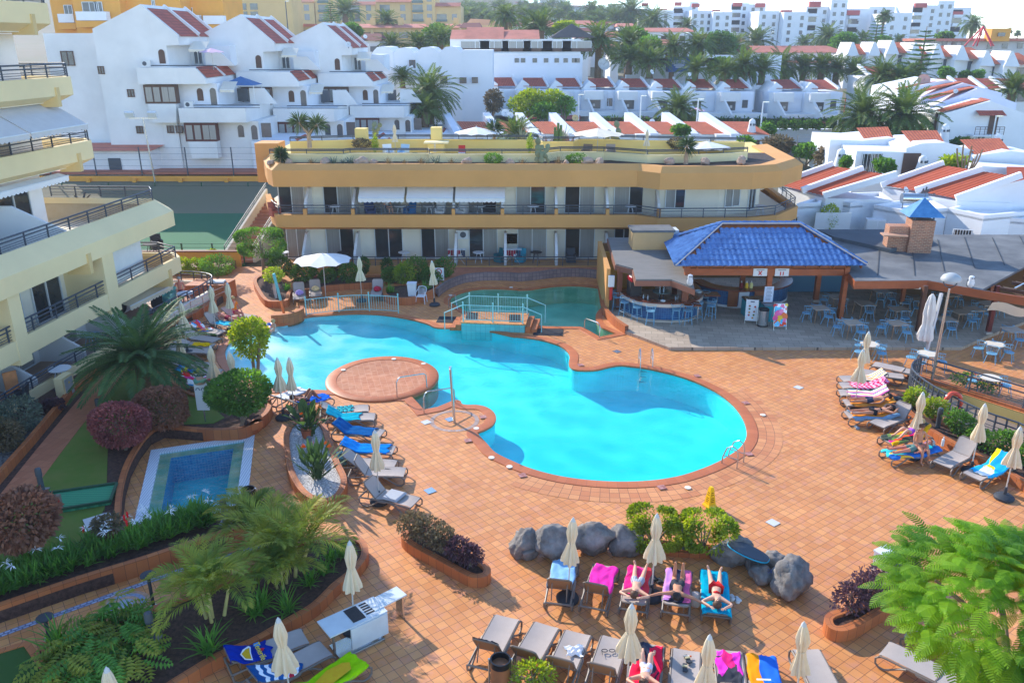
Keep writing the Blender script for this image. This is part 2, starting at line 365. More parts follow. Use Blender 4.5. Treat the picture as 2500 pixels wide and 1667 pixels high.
def hterr(x,y):
 def s(a,b):t=min(1,max(0,(y-a)/(b-a)));return t*t*(3-2*t)
 h=-3+3*s(46,54)+2*s(70,84)+4*s(128,190)+6*s(190,300)
 lx=1/(1+math.exp((x-15)/28));h+=46*lx*s(300,640)+4*s(400,700)
 return h
tm=MB();xs=[-700,-420,-260,-180,-130,-100,-80,-60,-45,-30,-15,0,15,30,45,60,80,100,130,180,260,420,700,1100];ys=[-30,20,46,50,54,60,66,70,74,78,84,95,110,128,145,165,190,215,240,270,300,340,380,420,470,520,570,640,720,900,1600]
tm.add([(x,y,hterr(x,y))for y in ys for x in xs],[(j*len(xs)+i,j*len(xs)+i+1,(j+1)*len(xs)+i+1,(j+1)*len(xs)+i)for j in range(len(ys)-1)for i in range(len(xs)-1)])
sT(tm.B('terrain',mat(0,rg(150,134,112),.95,.3,.05,zb_=.3,bs=4,col2=rg(112,112,84)),zs=1))
def basin(zn,outline,depth,fmat,wmat,step=.8):
 xs_=[p[0]for p in outline];ys_=[p[1]for p in outline];fl=MB();x=min(xs_)
 idx={};nx=int((max(xs_)-min(xs_))/step)+2;ny=int((max(ys_)-min(ys_))/step)+2
 fs=[];vs=[]
 def vid(i,j):
  if(i,j)not in idx:
   px,py=min(xs_)-.3+i*step,min(ys_)-.3+j*step;idx[(i,j)]=len(vs);vs.append((px,py,-depth(px,py)))
  return idx[(i,j)]
 for i in range(nx):
  for j in range(ny):
   cx_,cy_=min(xs_)-.3+i*step,min(ys_)-.3+j*step
   if any(inside((cx_+a*step,cy_+b*step),outline)for a in(-.15,.5,1.15)for b in(-.15,.5,1.15)):fs.append((vid(i,j),vid(i+1,j),vid(i+1,j+1),vid(i,j+1)))
 fl.add(vs,fs);sT(fl.B(zn+'_floor',fmat,zs=1))
 wl=MB();wl.band([(p[0],p[1])for p in outline],[(0,.0),(0,-2.2)],zc=1);sT(wl.B(zn+'_wall',wmat))
def mdepth(x,y):
 t=min(1,max(0,(x+12.6)/9.5));d=.1+.8*t
 t2=min(1,max(0,(x-1)/4));d+=.35*t2
 return d
FLOORM,nt_,b_=_new('pool_paint');L_=nt_.links.new
tc_=_n(nt_,'ShaderNodeTexCoord');sp_=_n(nt_,'ShaderNodeSeparateXYZ');L_(tc_.outputs['Object'],sp_.inputs[0])
mr_=_n(nt_,'ShaderNodeMapRange');sv(mr_,1,-13.);sv(mr_,2,-1.5);L_(sp_.outputs[0],mr_.inputs[0])
rp_=_n(nt_,'ShaderNodeValToRGB');e_=rp_.color_ramp.elements;e_[0].color=(.66,.9,.86,1);e_[1].color=(.004,.86,.86,1);e_.new(.32).color=(.4,.92,.88,1);e_.new(.62).color=(.09,.9,.88,1)
L_(mr_.outputs[0],rp_.inputs[0]);L_(rp_.outputs[0],b_.inputs['Base Color']);sv(b_,'Roughness',.7)
basin('main_pool',POOL,mdepth,FLOORM,FLOORM)
WAT=water('pool_water',(.42,.84,.88),(1,1,1),2.4,.42)
sT(sheet('main_pool_water',POOL,[],-.07,WAT))
basin('upper_pool',GREEN,lambda x,y:1.1,mat(0,rg(180,240,222),.7,.1,.6),mat(0,rg(208,206,176),.6,.08,2))
sT(sheet('upper_pool_water',GREEN,[],-.08,water('green_water',(.36,.72,.66),(.55,.88,.82),2.6,.16)))
jb=MB();jb.P(JB,-1.1,-1.08);sT(jb.B('small_pool_floor',mat(0,rg(40,205,205),.5,.15,3)))
sT(MB().band(JB,[(0,-.06),(0,-1.2)],zc=1).B('small_pool_wall',tile(0,rg(40,140,186),rg(60,166,200),rg(120,190,210),.1,.1,zo='UV')))
sT(sheet('small_pool_ledge',JW,[JB],-.06,mat(0,rg(214,186,140),.5,.12,3)))
GRATE=sP_(0,[(.8,.82,.84),(.8,.82,.84),(.55,.57,.6)],12,0,zo='Object')
gm=MB();gm.band(JO,[(-.34,-.07),(-.34,.03),(0,.03),(0,-.1)],zc=1)
tag(gm.B('overflow_grating',GRATE),'white overflow grating framing small square pool','grating')
sT(sheet('small_pool_water',JW,[],-.03,water('small_pool_water',(.45,.85,.92),(.85,1,1),6,1.0,.02)))
JI=quad_in(JB,.0)
mk=MB();q0=Vc((*JB[1],0))if JB[1][1]>JB[0][1]else Vc((*JB[2],0))
mk.X((q0 .x-.35,q0 .y-.6,-.5),(.5,.9,1));tag(mk.B('pool_step',mat(0,rg(150,210,222),.5,.05)),'pale blue step in the far corner of the small square pool','step')
COPE=tile('pool_coping',rg(196,112,66),rg(184,102,58),rg(150,88,60),.33,2,zo='UV',ms=.004,zt_=.1,zr_u=.5)
RING=tile(0,rg(222,152,96),rg(200,124,76),rg(126,78,58),.3,.3,zo='UV',ms=.007,zt_=.15,zr_u=.5)
def smooth_out(p,n=2):
 for _ in range(n):p=[tuple((Vc(p[i-1])+Vc(p[i])*2+Vc(p[(i+1)%len(p)]))/4)for i in range(len(p))]
 return p
cop=MB();cop.band(POOL,[(-.05,-.05),(-.05,.03),(.02,.045),(.36,.03),(.38,0)],zc=1);sT(cop.B('pool_coping',COPE,zs=1))
i0=min(range(len(POOL)),key=lambda i:(Vc(POOL[i])-Vc(P2(g('c3',200,1190)))).length);i1=min(range(len(POOL)),key=lambda i:(Vc(POOL[i])-Vc(P2(g('c3',1900,520)))).length)
arc=[POOL[i%len(POOL)]for i in(range(i0,i1+1)if i1>i0 else range(i0,i1+1+len(POOL)))]
rm=MB();rm.band(arc,[(.38,.012),(1.26,.008)]);sT(rm.B('pool_ring_paving',RING))
gc=MB();gc.band(GREEN,[(-.04,-.05),(-.04,.03),(.3,.03),(.32,0)],zc=1);sT(gc.B('upper_pool_coping',COPE))
im=MB();ring_=[(ICX+irx*cos(2*pi*k/64),ICY+iry*sin(2*pi*k/64))for k in range(64)]
im.band(ring_,[(-.0,-1.0),(.02,.05),(-.04,.09),(-.42,.08),(-.43,.06)],zc=1);im.B('island_kerb',COPE,zs=1)['kind']='structure'
sT(sheet('island_paving',[(ICX+(irx-.42)*cos(2*pi*k/64),ICY+(iry-.42)*sin(2*pi*k/64))for k in range(64)],[],.062,tile(0,rg(196,126,84),rg(180,106,66),rg(206,150,116),.27,.27,rot=-R(15),ms=.006,zt_=.18,c3=rg(206,148,112))))
sheet('island_core',[(ICX+(irx-.02)*cos(2*pi*k/64),ICY+(iry-.02)*sin(2*pi*k/64))for k in range(64)],[],-.3,COPE)['kind']='structure'
sc_=g('c2',1785,755);sm=MB();sm.band([(sc_.x+.98*cos(2*pi*k/40),sc_.y+.98*sin(2*pi*k/40))for k in range(40)],[(0,.008),(-.17,.008)],zc=1)
sT(sm.B('pebble_ring',tile(0,rg(176,160,150),rg(150,132,124),rg(196,140,110),.11,.3,zo='UV',ms=.012)))
# left garden plateau with lawn, path, beds
TPATH=tile(0,rg(192,122,88),rg(178,108,76),rg(146,92,70),.4,.27,rot=-R(80),ms=.005,zt_=.1,zr_u=.6)
ed_low=G('d1',[(-260,985),(0,893),(700,655),(1300,470),(1900,265),(2195,175)],.45)+G('d2',[(120,60)],.45)
ed_jac=G('d1',[(1255,182),(1150,178),(1085,110)],.45)+G('c1',[(1078,1500),(1100,1320),(1150,1150),(1230,1000),(1330,872),(1450,812),(1800,838),(2060,838),(2200,815),(2320,740)],.45)+G('c2',[(0,770),(110,700),(158,620),(140,560),(60,520)],.45)
ed_top=G('c1',[(1900,540),(1750,525),(1640,480),(1560,440),(1470,370),(1420,290),(1435,200)],.4)+[P2(N(415,800,.35)),P2(N(470,775,.3)),P2(N(530,745,.1))]
GE=ed_jac+ed_top
plate=[P2(g('d1',-900,1200,ZG))]+[p for p in ed_low if p[0]<g('d1',2250,170,ZG).x]+[P2(g('d1',2250,40,ZG)),P2(g('d1',1600,120,ZG))]+GE+[P2(N(556,725,.1)),P2(N(500,700,.35)),(-17.9,47),(-24,47),(-24,10)]
pm=MB();pm.P(plate,-.2,ZG);sT(pm.B('garden_ground',SOIL))
kb=MB();kb.band([(*p,0)for p in cr(ed_low,4,0)],[(.0,-.02),(0,.5),(-.16,.5),(-.16,.2)]);tag(kb.B('garden_wall',KERB),'terracotta tiled retaining wall below long lily bed','garden wall')
kb=MB();kb.band([(*p,0)for p in cr(ed_jac,4,0)],[(0,-.02),(0,.47),(-.18,.47),(-.18,.2)]);tag(kb.B('garden_wall',KERB),'curved terracotta kerb wall around small square pool court','garden wall')
kb=MB();kb.band([(*p,0)for p in cr(ed_top,4,0)],[(0,-.02),(0,.44),(-.14,.44),(-.14,.2)]);tag(kb.B('garden_wall',KERB),'terracotta kerb between lawn by palm and loungers','garden wall')
LAWNM=mat(0,rg(112,146,52),.95,.3,1.2,col2=rg(120,128,60),zb_=.6,bs=60)
lawn=G('c1',[(300,1370),(420,1200),(560,1020),(700,830),(830,670),(1110,350),(1200,300),(1400,290),(1470,380),(1560,460),(1700,520),(1800,560),(2000,730),(1900,780),(1640,790),(1420,780),(1280,820),(1100,940),(960,900),(960,1000),(950,1330),(930,1568)],ZG)+G('d1',[(930,20),(800,240),(500,460),(200,560),(0,690),(-300,760),(-300,200)],ZG)
lm=MB();lm.P(lawn,ZG-.05,ZG+.02);sT(lm.B('lawn',LAWNM))
path=G('c1',[(-120,1568),(0,1420),(330,1010),(640,640),(870,370),(1000,280),(1120,240),(1240,250),(1110,352),(830,672),(560,1022),(300,1372),(120,1568)],ZG)
pm=MB();pm.P(path,ZG-.05,ZG+.03);sT(pm.B('garden_path',TPATH))
ramp=[P2(g('c1',1000,280,ZG)),P2(N(360,770,ZG)),P2(N(470,712,ZG)),P2(N(552,725,.1)),P2(N(530,743,.1)),P2(N(415,800,ZG)),P2(g('c1',1240,250,ZG))]
pm=MB();pm.P(ramp,.05,ZG+.032);sT(pm.B('ramp_paving',TPATH))
kb=MB();kb.band(G('c1',[(-140,1480),(0,1325),(320,955),(640,560),(900,345)],ZG),[(0,ZG-.1),(0,ZG+.34),(-.17,ZG+.34),(-.17,ZG)]);tag(kb.B('garden_wall',KERB),'straight terracotta kerb between garden path and black gravel bed','garden wall')
gr_=G('c1',[(-140,1440),(0,1290),(320,935),(640,545),(900,330),(830,330),(560,575),(350,720),(0,1010),(-200,1200)],ZG)
GRAV=mat(0,rg(52,50,52),.95,.3,14,col2=rg(150,150,150),zb_=.8,bs=60)
pm=MB();pm.P(gr_,ZG-.05,ZG+.04);sT(pm.B('gravel_bed',GRAV),'stuff')
strip=MB();a=g('d1',-60,1165);b=g('d1',1600,566);c=g('d1',2334,345)
strip.band([P2(a),P2(b),P2(c)],[(-.09,.012),(.09,.012)]);sT(strip.B('mosaic_strip',tile(0,rg(186,190,206),rg(140,146,168),rg(120,120,140),.16,.1,zo='UV',ms=.02,off=.5)))
mo=MB();mo.poly([(*P2(g('d1',*p)),.012)for p in[(1055,778),(1335,800),(1250,915),(885,975)]]);sT(mo.B('mosaic_square',mat(0,rg(190,164,150),.6,.2,9,col2=rg(130,130,150))))
mc=g('d1',1120,868)
for r_,z_,c_ in((.62,.017,rg(198,150,120)),(.5,.021,rg(150,156,176)),(.36,.025,rg(206,160,130)),(.22,.029,rg(170,172,186))):
 mo=MB();mo.poly([(mc.x+r_*cos(2*pi*k/32),mc.y+r_*.9*sin(2*pi*k/32),z_)for k in range(32)]);sT(mo.B('mosaic_medallion',mat('mosaic_%d'%int(r_*100),c_,.6,.2,14)))
def pL(label,pts,h,soilmat,n=5,zs=1,wallm=None,th=.2,cat='planter'):
 o=TG('planter',label,cat,(*P2(Vc((sum(p[0]for p in pts)/len(pts),sum(p[1]for p in pts)/len(pts)))),0),local=0)
 q=ccw(cr(pts,n)if zs else pts)
 m=MB();m.band(q,[(0,-.02),(0,h),(-th,h),(-th,h-.2)],zc=1);m.B('kerb',wallm or KERB,o)
 qi=MB();s=[]
 for i in range(len(q)):
  d1=(Vc(q[i])-Vc(q[i-1])).normalized();d2=(Vc(q[(i+1)%len(q)])-Vc(q[i])).normalized();m_=Vc((-d1 .y-d2 .y,d1 .x+d2 .x)).normalized();s.append((q[i][0]+m_.x*th*.8,q[i][1]+m_.y*th*.8))
 qi.P(s,0,h-.09,bot=0);so_=qi.B('soil',soilmat,o);return o
WGRAV=mat(0,rg(70,64,62),.9,.2,22,col2=rg(244,240,236),zb_=.9,bs=55)
pL('terracotta planter of white pebbles with bird of paradise plants',G('c2',[(330,765),(272,850),(264,960),(290,1150),(340,1280),(420,1390),(520,1450),(650,1468),(760,1420),(818,1330),(822,1240),(760,1110),(690,920),(640,790),(560,740),(440,725)],.42),.42,WGRAV)
pL('long terracotta planter of brown and purple shrubs on open deck',G('d2',[(1312,238),(1330,300),(1420,365),(1650,490),(1850,600),(1960,640),(2070,625),(2110,570),(2070,505),(1950,430),(1700,270),(1540,180),(1400,185)],.3),.33,SOIL,4)
bed=G('d2',[(800,268),(905,265),(985,300),(1018,370),(1005,455),(905,575),(740,710),(560,885),(300,1040),(0,1212)],.3)+G('d1',[(1950,1345),(1580,1568),(1250,1760),(800,1800),(560,1568),(430,1360),(340,1240),(480,1180),(700,1115),(1000,1010),(1300,905),(1660,775),(2000,640),(2334,470)],.3)+G('d2',[(300,330),(560,270)],.3)
pL('large terracotta edged bed of dark soil with palms by lower path',bed,.32,SOIL,3)
pL('terracotta planter of dark purple shrubs by feathery tree',G('d4',[(555,985),(590,1070),(700,1110),(840,1075),(1060,950),(1300,790),(1560,640),(1480,570),(1260,650),(1120,690),(900,830),(720,900),(610,935)],.33),.35,SOIL,4)
pL('low curved kerb bed with two clipped bushes among lava rocks',G('d3',[(1150,375),(1330,400),(1560,425),(1740,430),(1905,425),(1890,360),(1700,345),(1450,320),(1160,290)],.1),.16,SOIL,3,th=.14)
tc2=G('d1',[(0,1275),(245,1210),(400,1420),(500,1568),(300,1800),(-400,1800),(-400,1400)],.3);t_=MB();t_.P(tc2,0,.3);sT(t_.B('turf_mat',mat(0,rg(60,92,36),.95,.15,40,zb_=.5,bs=80)))
kb=MB();kb.band(G('d1',[(-100,1300),(262,1190),(410,1400),(560,1620)],.3),[(0.16,0),(.16,.33),(0,.33),(0,.2)]);tag(kb.B('garden_wall',KERB),'terracotta kerb around artificial turf corner at bottom left','garden wall')
fl=MB();fl.add([(*p,-.1-.16*max(0,p[0]-17.5))for p in TROUGH],[tuple(range(len(TROUGH)))]);sT(fl.B('sunken_ramp',mat(0,rg(150,130,112),.8,.1,1)))
bk=MB();bk.band(TROUGH,[(0,-.02),(0,-3)],zc=1);tag(bk.B('ramp_wall',mat(0,rg(222,190,112),.85,.06,.5)),'pale ochre retaining wall of the sunken ramp','retaining wall')
bl=G('c4',[(1345,392),(1390,385),(1850,530),(2334,682)])+[P2(N(2700,1050))]
kb=MB();kb.band(bl,[(.0,-.05),(.0,.13),(-.35,.13),(-.35,0)]);tag(kb.B('ramp_kerb',KERB),'terracotta kerb along top of sunken ramp','kerb')
TER=tile(0,rg(190,170,146),rg(168,148,126),rg(104,92,80),.62,.42,rot=R(8),ms=.007,off=.5,zt_=.13,zr_u=.6)
terr=G('b3',[(915,1205),(868,1245),(848,1300),(865,1350),(960,1440),(1045,1512)])+[(7.54,36.95),(21.67,36.95),(23.67,38.5),(32,44.3),(36,52),(5.3,52)]
tm_=MB();tm_.P(terr,-.1,.15);sT(tm_.B('bar_terrace',TER))
kb=MB();kb.band(cr(G('b3',[(905,1205),(862,1240),(842,1300),(858,1350),(950,1445),(1048,1512)]),4,0),[(.05,0),(.05,.42),(-.15,.42),(-.15,.1)]);tag(kb.B('terrace_kerb',KERB),'curved terracotta kerb wall between bar stools and green pool','kerb wall')
bs_=cr(G('b2',[(1640,1205),(1720,1140),(1850,1085),(1990,1060),(2150,1055),(2330,1062)],.0)+G('b3',[(100,1064),(250,1052),(420,1030),(600,1022),(740,1030),(800,1040)],.0),4,0)
bw_=MB();bw_.P([(p[0],p[1]+.45)for p in bs_]+[(7,50.6),(-4.5,50.6)],0,.48);sT(bw_.B('raised_walkway',TPATH))
bw_=MB();bw_.band([(p[0],p[1]+.42)for p in bs_],[(0,0),(0,.5),(-.2,.5),(-.2,.3)]);tag(bw_.B('pool_back_wall',tile(0,rg(150,128,122),rg(128,110,108),rg(98,84,84),.24,.24,zo='UV',ms=.012)),'low grey patterned tile wall curving behind green pool','pool wall')
# building helpers
CURTG=mat(0,rg(150,148,142),.25,.22,7,stretch=(5,5,.05),zq=.6)
DARKIN=mat(0,rg(52,48,44),.8,.3,1.2)  # flat dark colour stands in for the shade of the room behind
AWN=mat(0,rg(206,202,198),.85,.05,2)
def rL(zP,line,h=.95,wires=3,step=1.5,mat_=None,r=.025,mid=1,zn='railing',zc=0):
 mt=mat_ or IRON;pts=[Vc(p)for p in line];m=MB()
 m.T([p+Vc((0,0,h))for p in pts],r*1.25,6,zc)
 if mid:m.T([p+Vc((0,0,h*.72))for p in pts],r,6,zc)
 for k in range(wires):m.T([p+Vc((0,0,h*(.12+.5*k/max(1,wires))))for p in pts],r*.42,4,zc)
 o=m.B(zn,mt,zP);pos=[]
 for a,b in zip(pts,pts[1:]):
  n=max(1,round((b-a).length/step))
  for k in range(n):pos.append(a.lerp(b,k/n))
 pos.append(pts[-1])
 for p in pos:
  MB().X(p+Vc((0,0,h/2)),(r*1.7,r*1.7,h)).B('post',mt,o)
 return o
def og(zP,a,b,z0,z1,kind=0,zn='sliding_door',d=None,bars=0):
 """door or window unit standing on the wall between plan points a and b; kind 0 half curtain, 1 dark, 2 curtained, 3 one leaf a dark sheet for the unlit room"""
 a=Vc((a[0],a[1],0));b=Vc((b[0],b[1],0));t=(b-a).normalized();nrm=Vc((t.y,-t.x,0))
 W=(b-a).length;m=MB();fr=.05
 def pan(u0,u1,off):
  p=a+t*u0+nrm*off;q=a+t*u1+nrm*off
  return[(p.x,p.y,z0),(q.x,q.y,z0),(q.x,q.y,z1),(p.x,p.y,z1)]
 f=MB()
 for u in(fr/2,W/2,W-fr/2):c=a+t*u+nrm*.05;f.X((c.x,c.y,(z0+z1)/2),(fr,.09,z1-z0),rz=atan2(t.y,t.x))
 for z in(z0+fr/2,z1-fr/2):c=a+t*(W/2)+nrm*.051;f.X((c.x,c.y,z),(W-2*fr,.085,fr),rz=atan2(t.y,t.x))
 o=f.B(zn,ALU,zP)
 mats={0:(GL,CURTG),1:(GL,GL),2:(CURTG,CURTG),3:(DARKIN,CURTG),4:(CURTG,GL)}[kind]
 for k in(0,1):
  g_=MB();g_.poly(pan(W/2*k,W/2*(k+1),.025+.012*k));g_.B('pane',mats[k],o,zf=0)
 if bars:
  g_=MB()
  for k in range(bars):c=a+t*(W*(k+.5)/bars)+nrm*.11;g_.X((c.x,c.y,(z0+z1)/2),(.035,.035,z1-z0))
  g_.B('window_bars',ALU,o)
 return o
def aw(zP,a,b,z,drop,out,mt=None,zn='awning',scal=1):
 a=Vc((*a[:2],z));b=Vc((*b[:2],z));t=(b-a).normalized();n_=Vc((t.y,-t.x,0));m=MB();L_=(b-a).length
 p=[a,b,b+n_*out-Vc((0,0,drop)),a+n_*out-Vc((0,0,drop))];e=Vc((0,0,-.035))
 m.add(p+[q+e for q in p],[(0,1,2,3),(7,6,5,4),(0,4,5,1),(1,5,6,2),(2,6,7,3),(3,7,4,0)])
 o=m.B(zn,mt or AWN,zP)
 v=MB();ns=max(4,int(L_/.28));top=[];bt=[]
 for k in range(ns*4+1):
  q=p[3].lerp(p[2],k/(ns*4))+n_*.02;top.append(q);bt.append(q-Vc((0,0,.2+.07*abs(sin(pi*k/4)))))
 v.loft([top,bt],zc=0);v.B('valance',mt or AWN,o,zf=0)
 r=MB();r.T([p[3]+n_*.01,p[2]+n_*.01],.035,6);r.B('front_bar',ALU,o);return o
 # left hotel block
hb=TG('hotel_block','cream stepped hotel block with deep slanted balconies and dark rails by garden','building',(-20,30,0),local=0)
def LB(u,s):return(-18.1+.1*(s-44)+u,s)
C2_c=mat(0,rg(238,214,162),.8,.06,.35,zb_=.1,bs=80)
def lline(u,s0,s1,back):return[LB(u,s0),LB(u,s1-1.0),LB(u-.75,s1),LB(u-back,s1+.35)]
for(nm,u,s1,prof)in(('f1',0,44.6,[(-.25,2.75),(-.25,2.95),(0,2.95),(0,2.15),(-.55,1.85),(-.9,1.85)]),('f2',.1,44.4,[(-1.0,5.85),(-.8,6.12),(0,5.5),(0,4.72),(-.6,4.62),(-1.2,4.62)]),('f3',-3.5,44.2,[(-.25,8.95),(-.25,9.2),(0,9.2),(0,8.3),(-.7,7.95),(-1.5,7.95)]),('f4',-3.5,43.4,[(-.25,12.1),(-.25,12.35),(0,12.35),(0,11.5),(-.7,11.15),(-1.5,11.15)]),('f5',-3.5,42.6,[(-.25,15.3),(-.25,15.65),(0,15.65),(0,14.75),(-.7,14.35),(-1.5,14.35)])):
 m=MB();m.band(lline(u,12,s1,9),prof);m.B('balcony',C2_c,hb)
 zt=prof[1][1];zf=prof[-1][1]
 sl_=MB();sl_.P([LB(u-.6,12),LB(u-.6,s1-1.3),LB(u-1.2,s1-.4),LB(u-9,s1),LB(u-14,s1),LB(u-14,12)],zf+.02,zf+.3);sl_.B('floor_slab',CP,hb)
 if nm in('f1','f2'):rl=[LB(u-.9 if nm=='f2' else u-.12,s)for s in(14,24,30,36,s1-1.2)]+[LB(u-1.5,s1-.25),LB(u-7,s1)]
 else:rl=[LB(u-.15,s)for s in(16,30,s1-1.0)]+[LB(u-.8,s1-.1),LB(u-6,s1+.2)]
 rL(hb,[(*p,zt-.02)for p in rl],.62 if nm!='f2' else.55,3,1.5,r=.032)
 for sb in((s1-2.3,)if nm!='f2' else(35.5,)):
  q=MB();p=LB(u-.45,sb);q.X((p[0],p[1],prof[3][1]-.05),(1.0,.35,.9),rz=.1);q.B('bracket',mat(0,rg(222,190,130),.85,.05),hb)
def lwall(u,s0,s1,z0,z1,m_):MB().P([LB(u,s0),LB(u,s1),LB(u-9,s1),LB(u-9,s0)],z0,z1).B('wall',m_,hb)
lwall(-2.3,12,43.5,-.1,1.84,W2);lwall(-1.9,12,37.2,2.17,4.6,CP);lwall(-4.5,37.3,41.3,2.17,4.6,CP)
lwall(-5.2,12,41.2,4.95,7.94,W2);lwall(-5.4,12,42.2,8.27,11.1,W2);lwall(-5.4,12,41.6,11.47,14.3,W2)
lwall(-5.0,12,41,14.68,18.2,W2)
MB().P([LB(-3.4,12),LB(-3.4,41.6),LB(-14,41.6),LB(-14,12)],18.2,18.5).B('roof_slab',C2_c,hb)
for s0,s1 in((36.6,37.5),(30.2,30.9),(23.5,24.2)):
 MB().P([LB(.02,s0),LB(.02,s1),LB(-2.2,s1),LB(-2.2,s0)],1.9,4.75).B('pier',C2_c,hb)
MB().P([LB(-.35,38),LB(-.35,40.6),LB(-.42,40.6),LB(-.42,38)],2.95,4.6).B('roller_blind',mat(0,rg(222,220,212),.8,.04,3),hb)
for s0 in(15,19.5,25,28,32,35.2,39):
 og(hb,LB(-2.3,s0),LB(-2.3,s0+2.1),.42,1.84,rnd.choice((0,1,3)))
for s0 in(14,18,26,31.5,34.2):og(hb,LB(-1.9,s0),LB(-1.9,s0+2.0),2.2,4.4,rnd.choice((0,1)))
for s0 in(16,22,28.5,33.2,37.8):og(hb,LB(-5.2,s0),LB(-5.2,s0+2.3),4.98,7.3,rnd.choice((0,1)))
for z in(8.3,11.5,14.75):
 for s0 in(20,27,33,37.5):og(hb,LB(-5.4 if z<14 else-5.0,s0),LB(-5.4 if z<14 else-5.0,s0+2.3),z,z+2.2,rnd.choice((0,1)))
def fin(zP,p,q,z0,zb,zf,th=.16,m_=None,zn='divider'):
 a=Vc(p);b=Vc(q);t=(b-a).normalized();n_=Vc((-t.y,t.x))*th/2;m=MB()
 c=a.lerp(b,.35);vs=[]
 for s in(-1,1):
  for pt,z in((a,z0),(b,z0),(b,zf),(c,zb),(a,zb)):vs.append((pt.x+n_.x*s,pt.y+n_.y*s,z))
 m.add(vs,[(0,1,2,3,4),(9,8,7,6,5)]+[(i,(i+1)%5,5+(i+1)%5,5+i)for i in range(5)]);return m.B(zn,m_ or W2,zP)
for s in(22,27.3,31.2,34.6,38.2):fin(hb,LB(-2.3,s),LB(-.25,s),.3,1.8,.95)
for s in(27,32.3,36.8):fin(hb,LB(-5.2,s),LB(-1.2,s),4.92,7.0,5.7)
gw=[LB(.05,14),LB(.05,20),LB(.1,26),LB(.15,32),LB(.3,36),LB(.55,39.5)]
MB().band(gw,[(-.2,.05),(-.2,.78),(0,.78),(0,.2)]).B('terrace_wall',C2_c,hb)
rL(hb,[(*LB(p[0]-LB(0,p[1])[0]-.1,p[1]),.76)for p in gw],.5,3,1.4,r=.03)
gw2=cr([LB(.6,38.6),LB(.9,41.5),LB(1.15,43.6),LB(.9,45.3),LB(-.6,46.2),LB(-4,46.4)],4,0)
MB().band(gw2,[(-.2,.05),(-.2,.85),(0,.85),(0,.05)]).B('terrace_wall',CP,hb)
rL(hb,[(p[0]-.1,p[1],.84)for p in gw2],.55,3,1.2,r=.03)
MB().P([LB(-9,12),LB(-.05,12),LB(.1,32),LB(.5,39),LB(.9,42),LB(1,44.5),LB(-.6,46),LB(-9,46)],.0,.38).B('terrace_floor',mat(0,rg(170,140,120),.6,.08,2),hb)
MB().band([LB(-1.2,43.8),LB(-2.2,44.0),LB(-9,44.2)],[(.1,4.9),(.1,6.0),(-.1,6.0),(-.1,4.9)]).B('terrace_wall',mat(0,rg(226,208,176),.85,.2,2.5,col2=rg(198,176,142)),hb)
aw(hb,LB(-4.6,33.2),LB(-4.6,37.4),11.3,1.15,2.0);aw(hb,LB(-4.6,37.5),LB(-4.6,41.8),11.3,1.15,2.0)
aw(hb,LB(-4.1,30),LB(-4.1,41),7.85,.12,.5,mat('rolled_awning',rg(230,228,224),.6,.03));aw(hb,LB(-4.6,30),LB(-4.6,38.5),14.25,.1,.45,MC['rolled_awning']);aw(hb,LB(-2.4,39.8),LB(-2.1,44),1.9,.5,1.6,mat(0,rg(230,216,184),.85,.04))
q=MB();c=LB(-1.6,27.9);q.X((c[0]+.4,c[1],1.55),(.35,.85,.6));ac=q.B('air_conditioner',ALU,hb);MB().L([(.24,0),(.24,.03)],(c[0]+.58,c[1],1.55),14,MR(pi/2,3,'Y')).B('fan_grille',IRON,ac)
p=g('c1',600,555,.35);eb=TG('electric_cabinet','cream wall box with grey electric cabinet door by gravel bed','cabinet',(p.x,p.y,.35),R(-4),local=1)
MB().X((0,0,.5),(.35,.75,1.0)).B('housing',C2_c,eb);MB().X((.185,0,.55),(.04,.5,.7)).B('door',mat(0,rg(168,172,174),.5,.05),eb)
MB().add([(.21,-.06,.68),(.21,.06,.68),(.21,0,.79)],[(0,1,2)]).B('warning_triangle',mat(0,rg(240,200,40),.5,.02),eb)
# central ochre hotel wing
yb=TG('hotel_wing','two storey ochre hotel wing with long balconies and a planted roof terrace','building',(0,56,0),local=0)
FL=[(-17.6,58.5),(-15.45,52.2),(-14.8,51),(7.72,51),(8.97,49.95),(14.6,50.1),(16.6,50.9),(18.9,53.9),(19.4,62)]
MB().band(FL,[(-1.6,6.62),(-1.6,6.72),(-.5,6.84),(0,6.5),(0,5.5),(-.5,5.42),(-2.2,5.42)]).B('roof_parapet',OCHRE,yb)
MB().P([(-17,58.5),(-15,52.6),(-14.2,51.6),(8,51.6),(9.2,50.6),(14.4,50.7),(18.2,54.2),(18.7,66),(-17,66)],5.44,6.6).B('roof_slab',YELLOW,yb)
MB().band(FL,[(-.35,3.5),(-.35,3.74),(0,3.74),(0,2.95),(-.6,2.72),(-2.4,2.72)]).B('balcony',OCHRE,yb)
MB().P([(-17,58.5),(-15,52.6),(-14.4,51.4),(8,51.4),(9.2,50.4),(14.4,50.6),(18.4,54.2),(18.7,66),(-17,66)],2.8,3.45).B('floor_slab',CP,yb)
WL=[(-15.2,60),(-14.9,54),(-14.6,53),(8.4,53),(9.4,52.2),(13.2,52.2),(15.2,53.2),(16.6,55),(16.8,66),(-15.2,66)]
MB().P(WL,3.45,5.43).B('upper_wall',CP,yb)
MB().P(WL,-.3,2.72).B('lower_wall',CP,yb)
gl=[(-15.1,52.6),(-14.7,50.75),(8.2,50.7),(13,50.7)]
MB().band(gl,[(-2.5,.42),(-.2,.42),(-.2,.5),(0,.5),(0,-.3)]).B('terrace_plinth',OCHRE,yb)
MB().P([(-4.2,50.69),(3.6,50.69),(3.6,50.66),(-4.2,50.66)],.02,.46).B('peeling_plaster',mat(0,rg(150,148,140),.95,.1,1.3,col2=rg(214,170,104)),yb)
